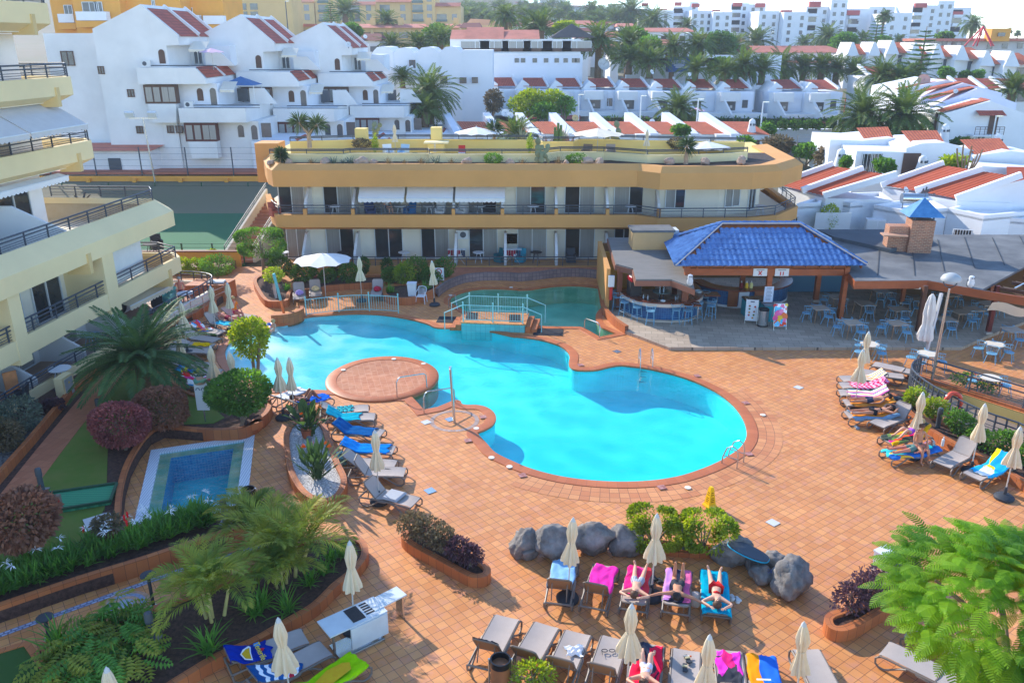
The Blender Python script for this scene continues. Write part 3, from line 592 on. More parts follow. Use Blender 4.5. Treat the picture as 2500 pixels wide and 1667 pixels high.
rl=[(x,y,3.72)for x,y in[(-15.6,53),(-15.2,52.15),(-14.65,51.15),(-5,51.15),(7.8,51.15),(9.1,50.1),(14.5,50.25),(16.5,51.05),(18.7,54),(19.1,58)]]
rL(yb,rl,.6,4,1.5,r=.026);rL(yb,[(-14.9,52.4,.48),(-14.55,50.9,.48),(0,50.85,.48),(8.1,50.85,.48)],.6,4,1.5,r=.026)
wx=lambda t,x,y=250:gy(t,x,y,53).x
for t,xa,xb,k in(('b2',215,450,0),('b2',615,870,3),('b2',1010,1310,2),('b2',1475,1710,2),('b2',1905,2160,4),('b3',70,335,4),('b3',505,775,3),('b3',945,1220,4)):
 og(yb,(wx(t,xa),53),(wx(t,xb),53),3.47,5.3,k)
og(yb,(wx('b3',1410)-.2,52.2),(wx('b3',1600)-.3,52.2),3.95,5.25,4,'window');og(yb,(13.6,52.4),(14.7,52.95),3.95,5.25,2,'window');og(yb,(15.4,53.45),(16.1,54.4),3.5,5.3,1)
for t,xa,xb,k in(('b2',300,485,2),('b2',650,900,4),('b2',1080,1330,1),('b2',1490,1740,0),('b2',1915,2170,0),('b3',85,345,2),('b3',505,770,3),('b3',940,1110,1)):
 og(yb,(wx(t,xa,750),53),(wx(t,xb,750),53),.44,2.5,k)
for t,x in(('b2',505),('b2',920),('b2',1790),('b2',2215),('b3',420),('b3',865),('b3',1310)):X=wx(t,x);fin(yb,(X,53),(X,51.3),3.46,5.2,4.4);MB().X((X,51.22,3.85),(.22,.3,.5)).B('stub_pier',OCHRE,yb)
for t,x in(('b2',500),('b2',945),('b2',1810),('b2',2240),('b3',420),('b3',862)):X=wx(t,x,750);fin(yb,(X,53),(X,51.0),.43,2.3,1.2)
for t,xa,xb in(('b2',940,1345),('b2',1365,1775),('b2',1795,2235)):aw(yb,(gy(t,xa,210,51.7).x,51.9),(gy(t,xb,210,51.7).x,51.9),5.42,.62,.95,mat(0,rg(232,228,222),.8,.03))
for t,x,y in(('b2',1855,630),('b2',2290,670),('b3',30,670)):
 p=gy(t,x,y,52.7);q=MB();q.X((p.x,52.8,p.z),(.8,.32,.58));ac=q.B('air_conditioner',ALU,yb);MB().L([(.2,0),(.2,.03)],(p.x+.05,52.64,p.z),12,MR(pi/2,3,'X')).B('fan_grille',IRON,ac)
MB().X((-16.6,57.4,6.2),(1.6,1.8,2.6)).B('stair_tower',OCHRE,yb)
MB().P([(-15,52.4),(-14.5,51.4),(7.9,51.4),(9.1,50.35),(14.5,50.5),(18.4,54.1),(18.6,58),(16,58),(12,54.2),(-15,54)],6.6,6.7).B('roof_soil',mat(0,rg(74,62,54),.95,.3,5,zb_=.8,bs=30),yb)
def rx(t,x,d):return gy(t,x,1380,d).x
lw=[(rx('a2',130,53),53.2),(rx('a2',790,53),53.2),(rx('a2',850,53.4),53.6),(rx('a2',1545,53.4),53.6),(rx('a2',1560,53),53.2),(rx('a3',270,53),53.2),(rx('a3',470,54),54.4),(rx('a3',860,54),54.4),(rx('a3',1250,52.6),52.8),(rx('a3',1700,53),53.0),(rx('a3',2150,53.8),54.2)]
MB().band(lw,[(-.2,6.65),(-.2,7.16),(-.24,7.16),(-.24,7.22),(.05,7.22),(.05,7.16),(0,7.16),(0,6.65)]).B('roof_low_wall',CREAM,yb)
rL(yb,[(x,y+.1,7.2)for x,y in lw],.3,1,2.2,r=.03)
bw=[(rx('a2',330,56),56.0),(rx('a2',890,57),57),(rx('a2',1000,57),57.3),(rx('a2',1570,57),57.3),(rx('a2',2334,57),57),(rx('a3',270,57),57),(rx('a3',310,56),56),(rx('a3',580,56),56),(rx('a3',630,57.4),57.4),(rx('a3',850,57.4),57.4),(rx('a3',1200,56.6),56.6),(rx('a3',1500,56.2),56.2),(rx('a3',2100,55.4),55.4)]
MB().band(bw,[(-.2,6.6),(-.2,7.68),(.04,7.68),(.04,7.62),(0,7.62),(0,6.6)]).B('roof_back_wall',YELLOW,yb);rL(yb,[(x,y+.1,7.66)for x,y in bw],.3,1,2.2,r=.03)
for t,xa,xb,zt,d in(('a2',895,1000,1148,56.6),('a2',1572,1668,1138,56.6),('a2',1545,1695,1285,55.2)):
 a=gy(t,xa,zt,d);b=gy(t,xb,zt,d);MB().X(((a.x+b.x)/2,d+.4,(6.6+a.z)/2),(b.x-a.x,.8,a.z-6.6)).B('roof_chimney',YELLOW,yb)
p=gy('a2',1620,1275,55.1);MB().X((p.x,55.6,p.z),(1.6,1.1,.09)).B('chimney_cap',CREAM,yb)
# stairs beside the wing and the court behind
st=TG('stairs','terracotta stairs with cream walls climbing by ochre wing','stairs',(-16.5,52,0),local=0)
a=Vc((*P2(g('b1',2140,880)),0));b=Vc((-17.3,61,2.9))
ns=17;dv=(b-a)/ns;sd_=Vc((1,.12,0)).normalized()
for k in range(ns):
 q=MB();c=a+dv*k+Vc((0,dv.y/2,0));z=(k+1)*2.9/ns;q.X((c.x,c.y,z/2),(1.7,dv.y*1.02,z));q.B('step',mat(0,rg(186,128,98),.65,.1,3),st)
for sgn in(-1,1):
 m=MB();o_=Vc((sgn*.95,0,0));A=a+o_;B=b+o_;vs=[]
 for e in(-.08,.08):vs+=[(A.x+e,A.y,0),(B.x+e,B.y,0),(B.x+e,B.y,3.7),(A.x+e,A.y,.75)]
 m.add(vs,[(0,1,2,3),(7,6,5,4),(0,4,5,1),(1,5,6,2),(2,6,7,3),(3,7,4,0)]);m.B('side_wall',CP,st)
 m=MB();m.T([(A.x,A.y,1.15),(A.x,A.y,.75),],.03);m.T([(A.x,A.y,1.15),(B.x,B.y,4.1)],.035);m.T([(A.x,A.y,.98),(B.x,B.y,3.93)],.025);m.B('handrail',IRON,st)
q=MB();q.P([(-60,53.2),(-17.9,53.2),(-20.5,78),(-70,79)],-.2,.02);sT(q.B('sports_court',mat(0,rg(44,104,66),.9,.1,.12)))
q=MB();q.P([(-60,53.25),(-18,53.25),(-18.2,55.0),(-60,55.4)],.02,.026);sT(q.B('court_margin',mat(0,rg(158,108,88),.9,.08,.3)))
q=MB();q.P([(-60,55.4),(-18.2,55.0),(-18.5,57.2),(-60,57.6)],.02,.027);sT(q.B('court_margin',mat('court_margin_pale',rg(122,150,122),.9,.08,.3)))
q=MB();q.P([(-60,76.4),(-20.4,76.4),(-20.5,78),(-60,78)],.02,.028);sT(q.B('court_margin',MC['court_margin_pale']))
ow=TG('court_wall','long orange boundary wall with buttresses behind green court','wall',(-30,79,0),local=0)
MB().X((-40,79.2,.9),(50,.3,1.85)).B('wall',ORANGE,ow)
for k in range(9):
 MB().X((-18.5-k*4.4,78.95,.85),(.35,.5,1.6)).B('buttress',ORANGE,ow)
def meshfence(zn,label,line,h,step,colr,wires=6,cat='fence'):
 o=TG(zn,label,cat,(line[0][0],line[0][1],0),local=0);pts=[Vc(p)for p in line];m=MB()
 for k in range(wires):m.T([p+Vc((0,0,.1+(h-.15)*k/(wires-1)))for p in pts],.012,3)
 m.B('wire_mesh',colr,o);
 for a,b in zip(pts,pts[1:]):
  n=max(1,round((b-a).length/step))
  for k in range(n+1):
   p=a.lerp(b,k/n);MB().X((p.x,p.y,p.z+h/2),(.09,.09,h)).B('post',colr,o)
 return o
GRN=mat(0,rg(40,84,60),.5,.05);
meshfence('court_fence','tall wire fence on dark posts above orange court wall',[(-62,79.6,1.5),(-18,79.6,1.5)],3.0,4.4,IRON)
meshfence('court_fence','low green wire fence with posts along far court edge',[(-60,77.6,0),(-20.5,77.6,0)],1.5,4.2,GRN)
meshfence('court_fence','green wire fence between court and yellow planter',[(-24,53.3,0),(-17.9,53.3,0)],1.4,1.8,GRN)
p=NY(375,410,78.6);fl_=TG('floodlight_mast','grey floodlight mast with two lamps above court','floodlight',(p.x,78.6,0),local=1)
MB().T([(0,0,0),(-.3,0,7.2)],[.1,.06],8).B('pole',SL,fl_);MB().X((-.3,0,7.25),(2.6,.08,.08)).B('crossarm',SL,fl_)
for s in(-1.1,1.0):
 MB().X((-.3+s,-.2,7.6),(.8,.3,.55),M=MR(.5,3,'X')).B('lamp',ALU,fl_)
yp=TG('yellow_planter','yellow walled planter with terracotta cap before court','planter',(-20,52.3,0),local=0)
MB().X((-21.2,52.6,.5),(6.6,.25,1.0)).B('wall',ORANGE,yp);MB().X((-21.2,52.6,1.03),(6.7,.36,.07)).B('cap',KERB,yp);MB().X((-20.4,51.3,.25),(4.6,1.8,.5)).B('soil_box',KERB,yp)
# pool bar
SHING=mat(0,rg(128,124,118),.9,.14,1.2,zb_=.5,bs=12,stretch=(1,6,1))
FELT=mat(0,rg(96,98,100),.85,.2,.5,zb_=.2,bs=40,col2=rg(130,130,128))
BTILE=tile(0,rg(28,76,128),rg(40,100,150),rg(70,120,150),.12,.12,zo='UV',ms=.008,zt_=.15,zr_u=.3)
REDWOOD=mat(0,rg(160,84,44),.5,.15,2.5,stretch=(.6,.6,2),zq=.4)
COUNTER=mat(0,rg(120,62,42),.25,.12,2,zq=.6)
BLUET=mat(0,rg(62,102,160),.2,.2,2.2,zq=.8,col2=rg(92,136,192))
pv=TG('bar_pavilion','bar pavilion with glazed blue tiled hip roof on red timber posts','pavilion',(13,43,0),local=0)
E0=[Vc((8.35,40.65,3.22)),Vc((18.15,40.75,3.22)),Vc((18.3,46.3,3.22)),Vc((8.75,46.3,3.22))]
RA,RB=Vc((11.3,43.6,4.75)),Vc((15.45,43.6,4.75))
def tiled(m,e0,e1,r0,r1,pitch=.3,amp=.05,course=.42):
 L_=(e1-e0).length;ux=(e1-e0).normalized();mid=(e0+e1)/2;rm_=(r0+r1)/2;up=rm_-mid;up=up-ux*up.dot(ux);H_=up.length;up.normalize();nz=ux.cross(up)
 if nz.z<0:nz=-nz
 n=int(L_/pitch)
 for k in range(n):
  x0=k*L_/n;x1=(k+1)*L_/n;xc=(x0+x1)/2
  def hmax(x):
   a=(r0-e0).dot(ux);b=(r1-e0).dot(ux)
   if x<a:return H_*x/max(a,.01)
   if x>b:return H_*(L_-x)/max(L_-b,.01)
   return H_
  hm=min(H_,max(hmax(xc),.12));nc=max(1,int(hm/course))
  for c in range(nc):
   h0=c*course-.04;h1=min((c+1)*course,hm);secs=[]
   for h,lift in((h0,.055),(h1,.0)):
    row=[]
    for q in range(9):
     f=q/8;x=x0+(x1-x0)*f;prof=amp*(sin(pi*min(1,f/.72))if f<.72 else-.35*sin(pi*(f-.72)/.28))
     row.append(e0+ux*x+up*h+nz*(prof+lift*.55))
    secs.append(row)
   m.loft(secs,zc=0)
   fr=[e0+ux*(x0+(x1-x0)*q/8)+up*h0 for q in range(9)];m.loft([secs[0],fr],zc=0)
m=MB();tiled(m,E0[0],E0[1],RA,RB);tiled(m,E0[3],E0[0],RA,RA,.28);tiled(m,E0[1],E0[2],RB,RB);tiled(m,E0[2],E0[3],RB,RA)
rf=m.B('tiled_roof',BLUET,pv,zs=1)
m=MB();m.add([e-Vc((0,0,.02))for e in E0]+[RA-Vc((0,0,.04)),RB-Vc((0,0,.04))],[(0,1,5,4),(1,2,5),(2,3,4,5),(3,0,4)]);m.B('roof_boards',WOOD,pv,zf=0)
m=MB()
for a,b in((E0[0],RA),(E0[1],RB),(E0[2],RB),(E0[3],RA),(RA,RB)):
 n=int((b-a).length/.36);d=(b-a)/n
 for k in range(n):p=a+d*k+Vc((0,0,.07));m.T([p,p+d*1.08+Vc((0,0,-.015))],[.115,.095],8)
m.B('ridge_tiles',BLUET,rf,zs=1)
m=MB()
for a,b in((E0[0],RA),(E0[1],RB),(RA,RB)):
 for s in(-.13,.13):m.T([a+Vc((0,s,.06)),b+Vc((0,s,.06))],.035,5)
m.B('ridge_mortar',mat(0,rg(206,190,176),.9,.1,4),rf)
PB=[(9.11,41.25),(13.44,41.3),(17.35,41.15),(17.2,44.4),(9.4,45.5),(13.3,45.6)]
for x,y in PB:MB().X((x,y,1.6),(.26,.26,2.9)).B('post',REDWOOD,pv);MB().X((x,y,.2),(.34,.34,.12)).B('post_foot',mat('stone_foot',rg(190,180,166),.8,.06),pv)
for a,b in((PB[0],PB[2]),(PB[2],PB[3]),(PB[4],(17.2,45.6)),(PB[0],PB[4])):MB().bar((*a,2.74),(*b,2.74),.12,.36).B('beam',REDWOOD,pv)
for k in range(14):x=8.8+k*.7;q=MB();t_=min(1,max(.12,min((x-8.5)/2.9,(18.0-x)/2.6)));q.bar((x,40.72,3.1),(x,40.72+2.6*t_,3.1+1.22*t_),.08,.13);q.B('rafter',WOOD,pv)
for a,b in((PB[0],PB[2]),):MB().bar((*a,3.05),(*b,3.05),.2,.14).B('wall_plate',WOOD,pv)
NOTE=mat(0,rg(222,222,220),.8,.03);REDP=mat(0,rg(200,50,44),.7,.05);INK=mat(0,rg(110,112,122),.8,.05)
def text(zP,s,size,loc,rot,m_,zn='lettering',ext=.004):
 cu=bpy.data.curves.new(zn,'FONT');cu.body=s;cu.size=size;cu.extrude=ext;cu.align_x='CENTER';cu.align_y='CENTER';cu.materials.append(m_)
 t_=bpy.data.objects.new(zn,cu);COL.objects.link(t_);dg=bpy.context.evaluated_depsgraph_get();dg.update();me=bpy.data.meshes.new_from_object(t_.evaluated_get(dg));bpy.data.objects.remove(t_);o=bpy.data.objects.new(zn,me);COL.objects.link(o);o.parent=zP;o.location=loc;o.rotation_euler=rot;return o
for x,kind in((12.87,0),(14.0,1)):
 s_=TG('notice',('white notice with red crossed mark on bar beam' if kind==0 else 'white notice with two red bottles on bar beam'),'notice',(x,41.12,2.74))
 MB().X((0,0,0),(.72,.02,.4)).B('board',NOTE,s_);q=MB()
 if kind==0:q.bar((-.08,-.015,-.14),(.08,-.015,.06),.02,.05);q.bar((.08,-.016,-.14),(-.08,-.016,.06),.02,.05)
 else:
  for s in(-.07,.07):q.X((s,-.015,-.07),(.05,.01,.2))
 q.B('red_print',REDP,s_);MB().X((0,-.015,.12),(.4,.01,.03)).B('heading',INK,s_)
s_=TG('notice','printed price list in a sleeve fixed to centre bar post','notice',(13.44,41.12,1.55));MB().X((0,0,0),(.48,.02,.85)).B('sheet',mat(0,rg(206,214,226),.6,.03),s_);q=MB()
for k in range(10):q.X((rnd.uniform(-.03,.03),-.014,.36-k*.075),(.34*rnd.uniform(.7,1),.008,.022))
q.B('printed_lines',INK,s_)
ct=TG('back_counter','long blue tiled serving counter with dark top under pavilion','counter',(14,45,.15),local=0)
cl=cr([(10.4,45.2),(11.0,43.9),(12.2,43.2),(13.3,43.25),(14.6,43.6),(15.6,44.6),(16.0,45.9)],4,0)
MB().band(cl,[(0,.15),(0,1.12)]).B('tiled_front',BTILE,ct);MB().band(cl,[(.22,1.12),(.22,1.2),(-.5,1.2),(-.5,1.12)]).B('counter_top',COUNTER,ct)
MB().band(cl,[(.03,.15),(.03,.27),(0,.27)]).B('plinth',NOTE,ct)
for x,c_ in((12.15,WOOD),(12.75,NOTE),(13.6,WOOD)):MB().X((x,43.12,.68),(.55,.05,.9)).B('cupboard_door',c_,ct)
MB().X((17.8,46.4,.75),(3.6,.3,1.2)).B('tiled_partition',BTILE,ct);MB().X((17.8,46.4,1.39),(3.7,.4,.08)).B('partition_top',NOTE,ct)
for x,c_,lab in((12.65,rg(130,20,30),'dark red sauce bottle on back counter'),(12.95,rg(240,190,30),'yellow mustard bottle on back counter'),(13.2,rg(236,226,150),'pale mayonnaise bottle on back counter')):
 b_=TG('sauce_bottle',lab,'bottle',(x,43.5,1.2));MB().L([(.09,0),(.1,.05),(.1,.22),(.05,.3)],n=10).B('body',mat('sauce_%d'%int(x*100),c_,.35,.05),b_,zs=1);MB().L([(.04,.3),(.03,.4)],n=8).B('cap',NOTE,b_)
wl_=MB();wl_.P([(5.6,49.3),(30,49.3),(30,49.6),(5.6,49.6)],.1,2.3);tag(wl_.B('bar_back_wall',mat(0,rg(150,110,66),.9,.12,.8)),'dark ochre rear wall behind the bar tables','wall')
lw_=TG('counter_canopy','grey shingled canopy with timber edge over round bar counter','canopy',(7,43,0),local=0)
def zr(p):return 2.42+.05*(p[1]-40)
RP=[(5.75,48.3),(5.62,43.1),(6.45,42.3),(6.35,40.5),(8.15,40.5),(9.05,39.15),(9.4,41.8),(9.3,48.2)]
MB().P(RP,lambda p:zr(p),lambda p:zr(p)+.1).B('shingle_roof',SHING,lw_)
MB().band([(p[0],p[1],zr(p))for p in RP[:7]][::-1],[(0.03,-.26),(.03,.02),(-.05,.02),(-.05,-.26)]).B('fascia',mat(0,rg(140,92,72),.7,.08),lw_)
for x,y in((5.85,42.95),(9.0,41.0),(8.9,46.5)):MB().X((x,y,1.25),(.28,.28,2.4)).B('post',mat(0,rg(128,74,50),.6,.1),lw_)
MB().P([(5.25,49.2),(5.1,42.7),(5.3,42.7),(5.5,49.2)],.1,2.5).B('side_wall',OCHRE,lw_)
MB().P([(5.35,46.8),(8.5,46.8),(8.5,47),(5.35,47)],.1,2.4).B('rear_wall',mat(0,rg(206,150,60),.85,.06),lw_)
bx=TG('roof_plant_box','tan box housing with grey lid on shingled canopy','plant box',(8.0,46.4,2.78),R(2));MB().X((0,0,.52),(2.3,1.4,1.04)).B('housing',mat(0,rg(220,176,120),.7,.04),bx);MB().X((0,0,1.1),(2.45,1.55,.12)).B('lid',FELT,bx);MB().X((1.36,.2,.62),(.4,.9,.85)).B('cooling_unit',ALU,bx)
rc=TG('round_counter','round blue tiled bar counter with dark wooden top','counter',(8,42.5,.15),local=0)
cl=cr([(5.95,43.4),(6.15,42.15),(6.75,41.15),(7.7,40.75),(8.7,40.75),(9.5,41.15),(10.1,42.1),(10.3,43.3),(10.2,44.6)],5,0)
MB().band(cl,[(0,.28),(0,.95)]).B('tiled_front',BTILE,rc);MB().band(cl,[(.06,.14),(.06,.28),(0,.28)]).B('plinth',mat('stone_band',rg(214,196,176),.7,.05),rc)
MB().band(cl,[(0,.94),(.14,1.0),(.14,1.16),(0,1.16)]).B('stone_band',MC['stone_band'],rc);MB().band(cl,[(.1,1.16),(.1,1.22),(-.55,1.22),(-.55,1.16)]).B('counter_top',COUNTER,rc)
fl=MB();fl.T([(*p,.32)for p in[(a[0]+(a[0]-8.2)*.1,a[1]+(a[1]-43)*.1)for a in cl[2:-6]]],.025,6);fl.B('foot_rail',SL,rc)
for i,(x,y,dx)in en(((9.35,40.55,0),(10.75,42.3,.3))):
 st_=TG('side_table',('small brown bar shelf table on steel leg by counter post' if i==0 else 'brown bar shelf table on steel leg between stools'),'table',(x,y,.15));MB().X((0,.1,1.02),(.85,.75,.05)).B('top',COUNTER,st_);MB().T([(.28,-.18,0),(.28,-.18,1.0)],.035,8).B('leg',SL,st_)
em=TG('coffee_machine','black and red coffee machine on round counter','machine',(6.55,42.2,1.22),R(15));MB().X((0,0,.4),(.62,.55,.8)).B('body',mat(0,rg(42,42,46),.5,.1),em);MB().X((.02,-.02,.9),(.66,.6,.22)).B('red_hood',mat('red_hood',rg(170,24,36),.4,.05),em);MB().X((0,.03,1.05),(.5,.42,.1)).B('cup_tray',SL,em)
tp=TG('beer_tower','steel drinks tower with two round glass shelves inside bar','shelf',(8.05,42.3,.9));q=MB()
for s in(-.1,.1):q.T([(s,0,0),(s,0,1.5)],.05,8)
q.B('columns',SL,tp)
for z in(.45,.9):MB().L([(.5,z),(.5,z+.03)],n=20).B('glass_shelf',mat(0,rg(120,150,150),.1,.05,zq=.8),tp)
at=tag(MB().L([(.13,0),(.13,.05),(.1,.06),(.09,.02)],(7.9,41.0,1.22),14).B('ashtray',NOTE),'white ashtray on front of round counter','ashtray')
at=tag(MB().L([(.16,0),(.2,.1),(.17,.1),(.14,.03)],(10.1,42.6,1.22),14).B('glass_bowl',mat(0,rg(190,206,210),.15,.04)),'pale glass bowl at the right end of the round counter','bowl')
for i,(x,y)in en(((6.95,41.45),(7.15,41.3),(8.6,41.2),(8.75,41.35),(8.9,41.2))):tag(MB().L([(.035,0),(.04,.12),(.02,.16),(.018,.24)],(x,y,1.22),8).B('glass',mat(0,rg(170,180,184),.12,.05)),'small clear glass standing on the round counter','glass','glasses on round counter')
sg=TG('life_ring_post','red and white rescue tube hanging by a white box on bar wall','rescue tube',(5.35,42.6,.4));MB().T([(0,0,.4),(.02,0,1.1)],.09,8).B('tube',mat(0,rg(216,60,46),.5,.06),sg);MB().X((0,-.02,1.45),(.32,.2,.6)).B('box',ALU,sg)
for nm,lab,x,y,z,c_ in(('owl_ornament','grey and white owl decoy on corner of shingled canopy',8.9,39.5,2.5,rg(206,206,206)),('owl_ornament','white owl decoy on black roof corner by pergola',22.3,38.35,2.75,rg(224,224,222))):
 o=TG(nm,lab,'ornament',(x,y,z));MB().L([(.08,0),(.15,.1),(.16,.25),(.12,.38),(.13,.44),(.11,.54),(.03,.58)],n=12).B('body',mat('owl_'+str(int(x)),c_,.7,.1,9),o,zs=1);q=MB()
 for s in(-.05,.05):q.L([(.03,0),(.03,.02)],(s,-.13,.48),8,MR(pi/2,3,'X'))
 q.X((0,.06,.2),(.3,.1,.34));q.B('wings',IRON,o)
rw=TG('dining_canopy','wide black felt roof on timber posts over dining terrace','canopy',(22,43,0),local=0)
def zw(p):return 2.62+.012*(p[1]-38)
RW=[(17.45,41.2),(17.15,39.45),(20.8,39.55),(22.6,37.9),(27.4,42.3),(33,47),(33,49.3),(19.0,49.3),(18.4,46)]
MB().P(RW,lambda p:zw(p),lambda p:zw(p)+.12).B('felt_roof',FELT,rw)
MB().P([(18.9,50),(19.2,47.9),(21.2,44.9),(24.6,46.9),(24.8,48.4),(23,50)],2.72,3.05).B('raised_roof',mat(0,rg(84,88,92),.9,.15,.8),rw)
for k in range(7):
 a=Vc((18.6+k*1.9,39.7 if k<2 else 39.9+.6*(k-1),0));b=a+Vc((3.0,7.5,0));
 if b.y>49:b=a.lerp(b,.9)
 MB().bar((a.x,a.y+.6,zw(a)+.155),(b.x,min(b.y,48.9),zw(b)+.155),.03,.012).B('felt_seam',mat('felt_seam',rg(66,68,70),.9,.05),rw)
MB().band([(p[0],p[1],2.62)for p in[(17.45,41.2),(17.15,39.45),(20.8,39.55),(22.6,37.9),(23.4,37.2),(27,34.6)]],[(.04,-.28),(.04,.12),(-.06,.12),(-.06,-.28)]).B('fascia',REDWOOD,rw)
for x,y,c_ in((17.31,41.0,REDWOOD),(20.44,38.95,DWOOD),(24.0,38.94,mat(0,rg(112,44,36),.5,.1)),(21.9,44.0,REDWOOD),(26.5,43.5,REDWOOD)):MB().X((x,y,1.4),(.2,.2,2.5)).B('post',c_,rw);MB().X((x,y,.2),(.3,.3,.12)).B('post_foot',MC['stone_foot'],rw)
q=MB();q.band([(17.6,41.2),(22.6,44.5),(24,44.9)],[(0,.15),(0,.16)]);
MB().P([(22.5,46.0),(29.6,42.6),(29.8,42.9),(22.7,46.3)],.15,2.5).B('stone_wall',mat(0,rg(148,112,70),.95,.25,1.6,zb_=.6,bs=9,col2=rg(116,84,56)),rw)
MB().bar((17.3,41.1,2.35),(20.5,39.5,2.35),.06,.1).B('cream_beam',CP,rw)
pg=TG('pergola','open timber pergola with hanging pale shade cloth strips at right edge','pergola',(26,40,0),local=0)
for k in range(5):a=Vc((23.6+k*1.15,38.1+k*1.0,2.75));MB().bar(a,a+Vc((4.5,-3.9,0)),.1,.16).B('rafter',DWOOD,pg)
for k in range(4):a=Vc((24.0+k*1.1,37.6-k*.9,2.9));MB().bar(a,a+Vc((4.6,4.0,0)),.06,.08).B('batten',SL,pg)
for k in range(4):
 a=Vc((24.2+k*1.15,38.0+k*.9,2.8));m=MB();m.grid(lambda u,v:a+Vc((4.2*u-.25*v,-3.6*u+.5*v,-.35*sin(pi*((u*3)%1))-.03*v)),24,2);m.B('shade_cloth',mat('shade_cloth',rg(226,196,156),.85,.06,2),pg,zf=0)
m=MB();m.grid(lambda u,v:Vc((22.9+4*u,37.3-2.6*u,2.3-.5*v+.08*sin(u*18)))+Vc((0,.3*v,0)),24,3);m.B('side_curtain',mat(0,rg(226,212,190),.85,.05,2),pg,zf=0)
MB().X((27.2,34.8,1.4),(.2,.2,2.8)).B('post',WOOD,pg)
ch=TG('chimney','brick barbecue chimney with blue pyramid cap on black roof','chimney',(22.9,45.4,2.7),R(-8))
BRK=tile(0,rg(186,122,92),rg(150,104,84),rg(196,160,130),.24,.09,zo='UV',ms=.012,off=.5,zr_u=.8)
MB().P([(-.62,-.55),(.62,-.55),(.62,.55),(-.62,.55)],-.2,1.95).B('stack',BRK,ch);MB().P([(-1.7,-.35),(-.63,-.35),(-.63,.5),(-1.7,.5)],-.2,1.55).B('side_stack',BRK,ch)
MB().X((-1.5,-.65,1.15),(1.3,.75,.07)).B('shelf',mat(0,rg(196,150,120),.8,.06),ch)
q=MB();q.add([(-.95,-.9,2.2),(.95,-.9,2.2),(.95,.9,2.2),(-.95,.9,2.2),(0,0,3.15)],[(0,1,4),(1,2,4),(2,3,4),(3,0,4),(3,2,1,0)]);cp=q.B('cap',mat(0,rg(58,120,176),.5,.1,3,col2=rg(90,150,196)),ch)
q=MB();[q.X((x,y,2.07),(.08,.08,.28))for x in(-.5,.5)for y in(-.45,.45)];q.B('cap_supports',IRON,ch)
wv=TG('weather_vane','iron sailing ship weather vane above blue chimney cap','weather vane',(22.9,45.4,5.85));wv.scale=(.62,)*3;q=MB();q.T([(0,0,-.1),(0,0,.35)],.025,5);q.bar((-.55,0,.35),(.7,0,.3),.03);q.add([(.7,-.01,.22),(.7,-.01,.4),(.95,-.01,.3)],[(0,1,2)]);q.B('pole',IRON,wv);q=MB();q.add([(-.35,0,.4),(.25,0,.4),(.18,0,.52),(-.42,0,.54)],[(0,1,2,3)])
for x,h in((-.25,.8),(0,.95),(.2,.75)):q.add([(x-.1,0,.56),(x+.1,0,.56),(x+.07,0,h),(x-.07,0,h)],[(0,1,2,3)]);q.T([(x,0,.5),(x,0,h+.05)],.012,4)
q.B('ship',IRON,wv)
TEAL=mat(0,rg(116,170,196),.4,.06,2,rv=.05)
def arc(r,a0_,a1_,z,n=10,cx_=0,cy_=0):return[(cx_+r*cos(a0_+(a1_-a0_)*k/n),cy_+r*sin(a0_+(a1_-a0_)*k/n),z)for k in range(n+1)]
def make_chair(hs=.45,zn='cafe_chair',stool=0):
 o=TG(zn,'x','chair');MB().L([(.2,hs-.02),(.23,hs),(.22,hs+.025),(.02,hs+.012)],n=16).B('seat',TEAL,o,zs=1)
 q=MB();q.T(arc(.27,R(-200),R(20),hs+.3),.016,6);bk_=q.B('backrest',TEAL,o)
 q=MB()
 for k in range(11):a_=R(-195+k*21);q.T([(.2*cos(a_),.2*sin(a_),hs),(.265*cos(a_),.265*sin(a_),hs+.3)],.007,4)
 q.B('spindles',TEAL,bk_)
 for sx,sy in((-1,-1),(1,-1),(-1,1),(1,1)):
  MB().T([(.15*sx,.15*sy,hs),((.21 if stool else.24)*sx,(.21 if stool else.24)*sy,0)],.016,6).B('leg',TEAL,o)
 if stool:MB().T([(.19,.19,.25),(-.19,.19,.25),(-.19,-.19,.25),(.19,-.19,.25)],.012,5,zc=1).B('foot_ring',TEAL,o)
 return o
stool0=make_chair(.74,'bar_stool',1);stool0['category']='stool'
sp=[('b3',965,1300),('b3',1035,1350),('b3',1145,1395),('b3',1265,1430),('b3',1490,1420),('b3',1590,1425),('b3',1680,1400),('b3',1800,1380),('b3',1745,1300)]
lbs=['blue bar stool at left end of round counter against ochre wall','second blue bar stool from left end of round counter','third blue bar stool from left end of round counter','fourth blue bar stool from left, left of bare stretch of tiles','blue bar stool right of bare tiled stretch of counter','blue bar stool turned by timber counter post','blue bar stool behind steel leg of small shelf table','blue bar stool apart right of round counter','blue bar stool behind stool that stands apart']
for i,(t,x,y)in en(sp):
 p=g(t,x,y,.15);o=stool0 if i==0 else dup(stool0)
 o.location=p;o.rotation_euler=(0,0,atan2(43-p.y,8.3-p.x)-pi/2+rnd.uniform(-.2,.2));o['label']=lbs[i];o['group']='bar stools at round counter'
chair0=make_chair();TTOP=mat(0,rg(196,172,146),.45,.06,2);TLEG=mat(0,rg(156,118,84),.5,.05)
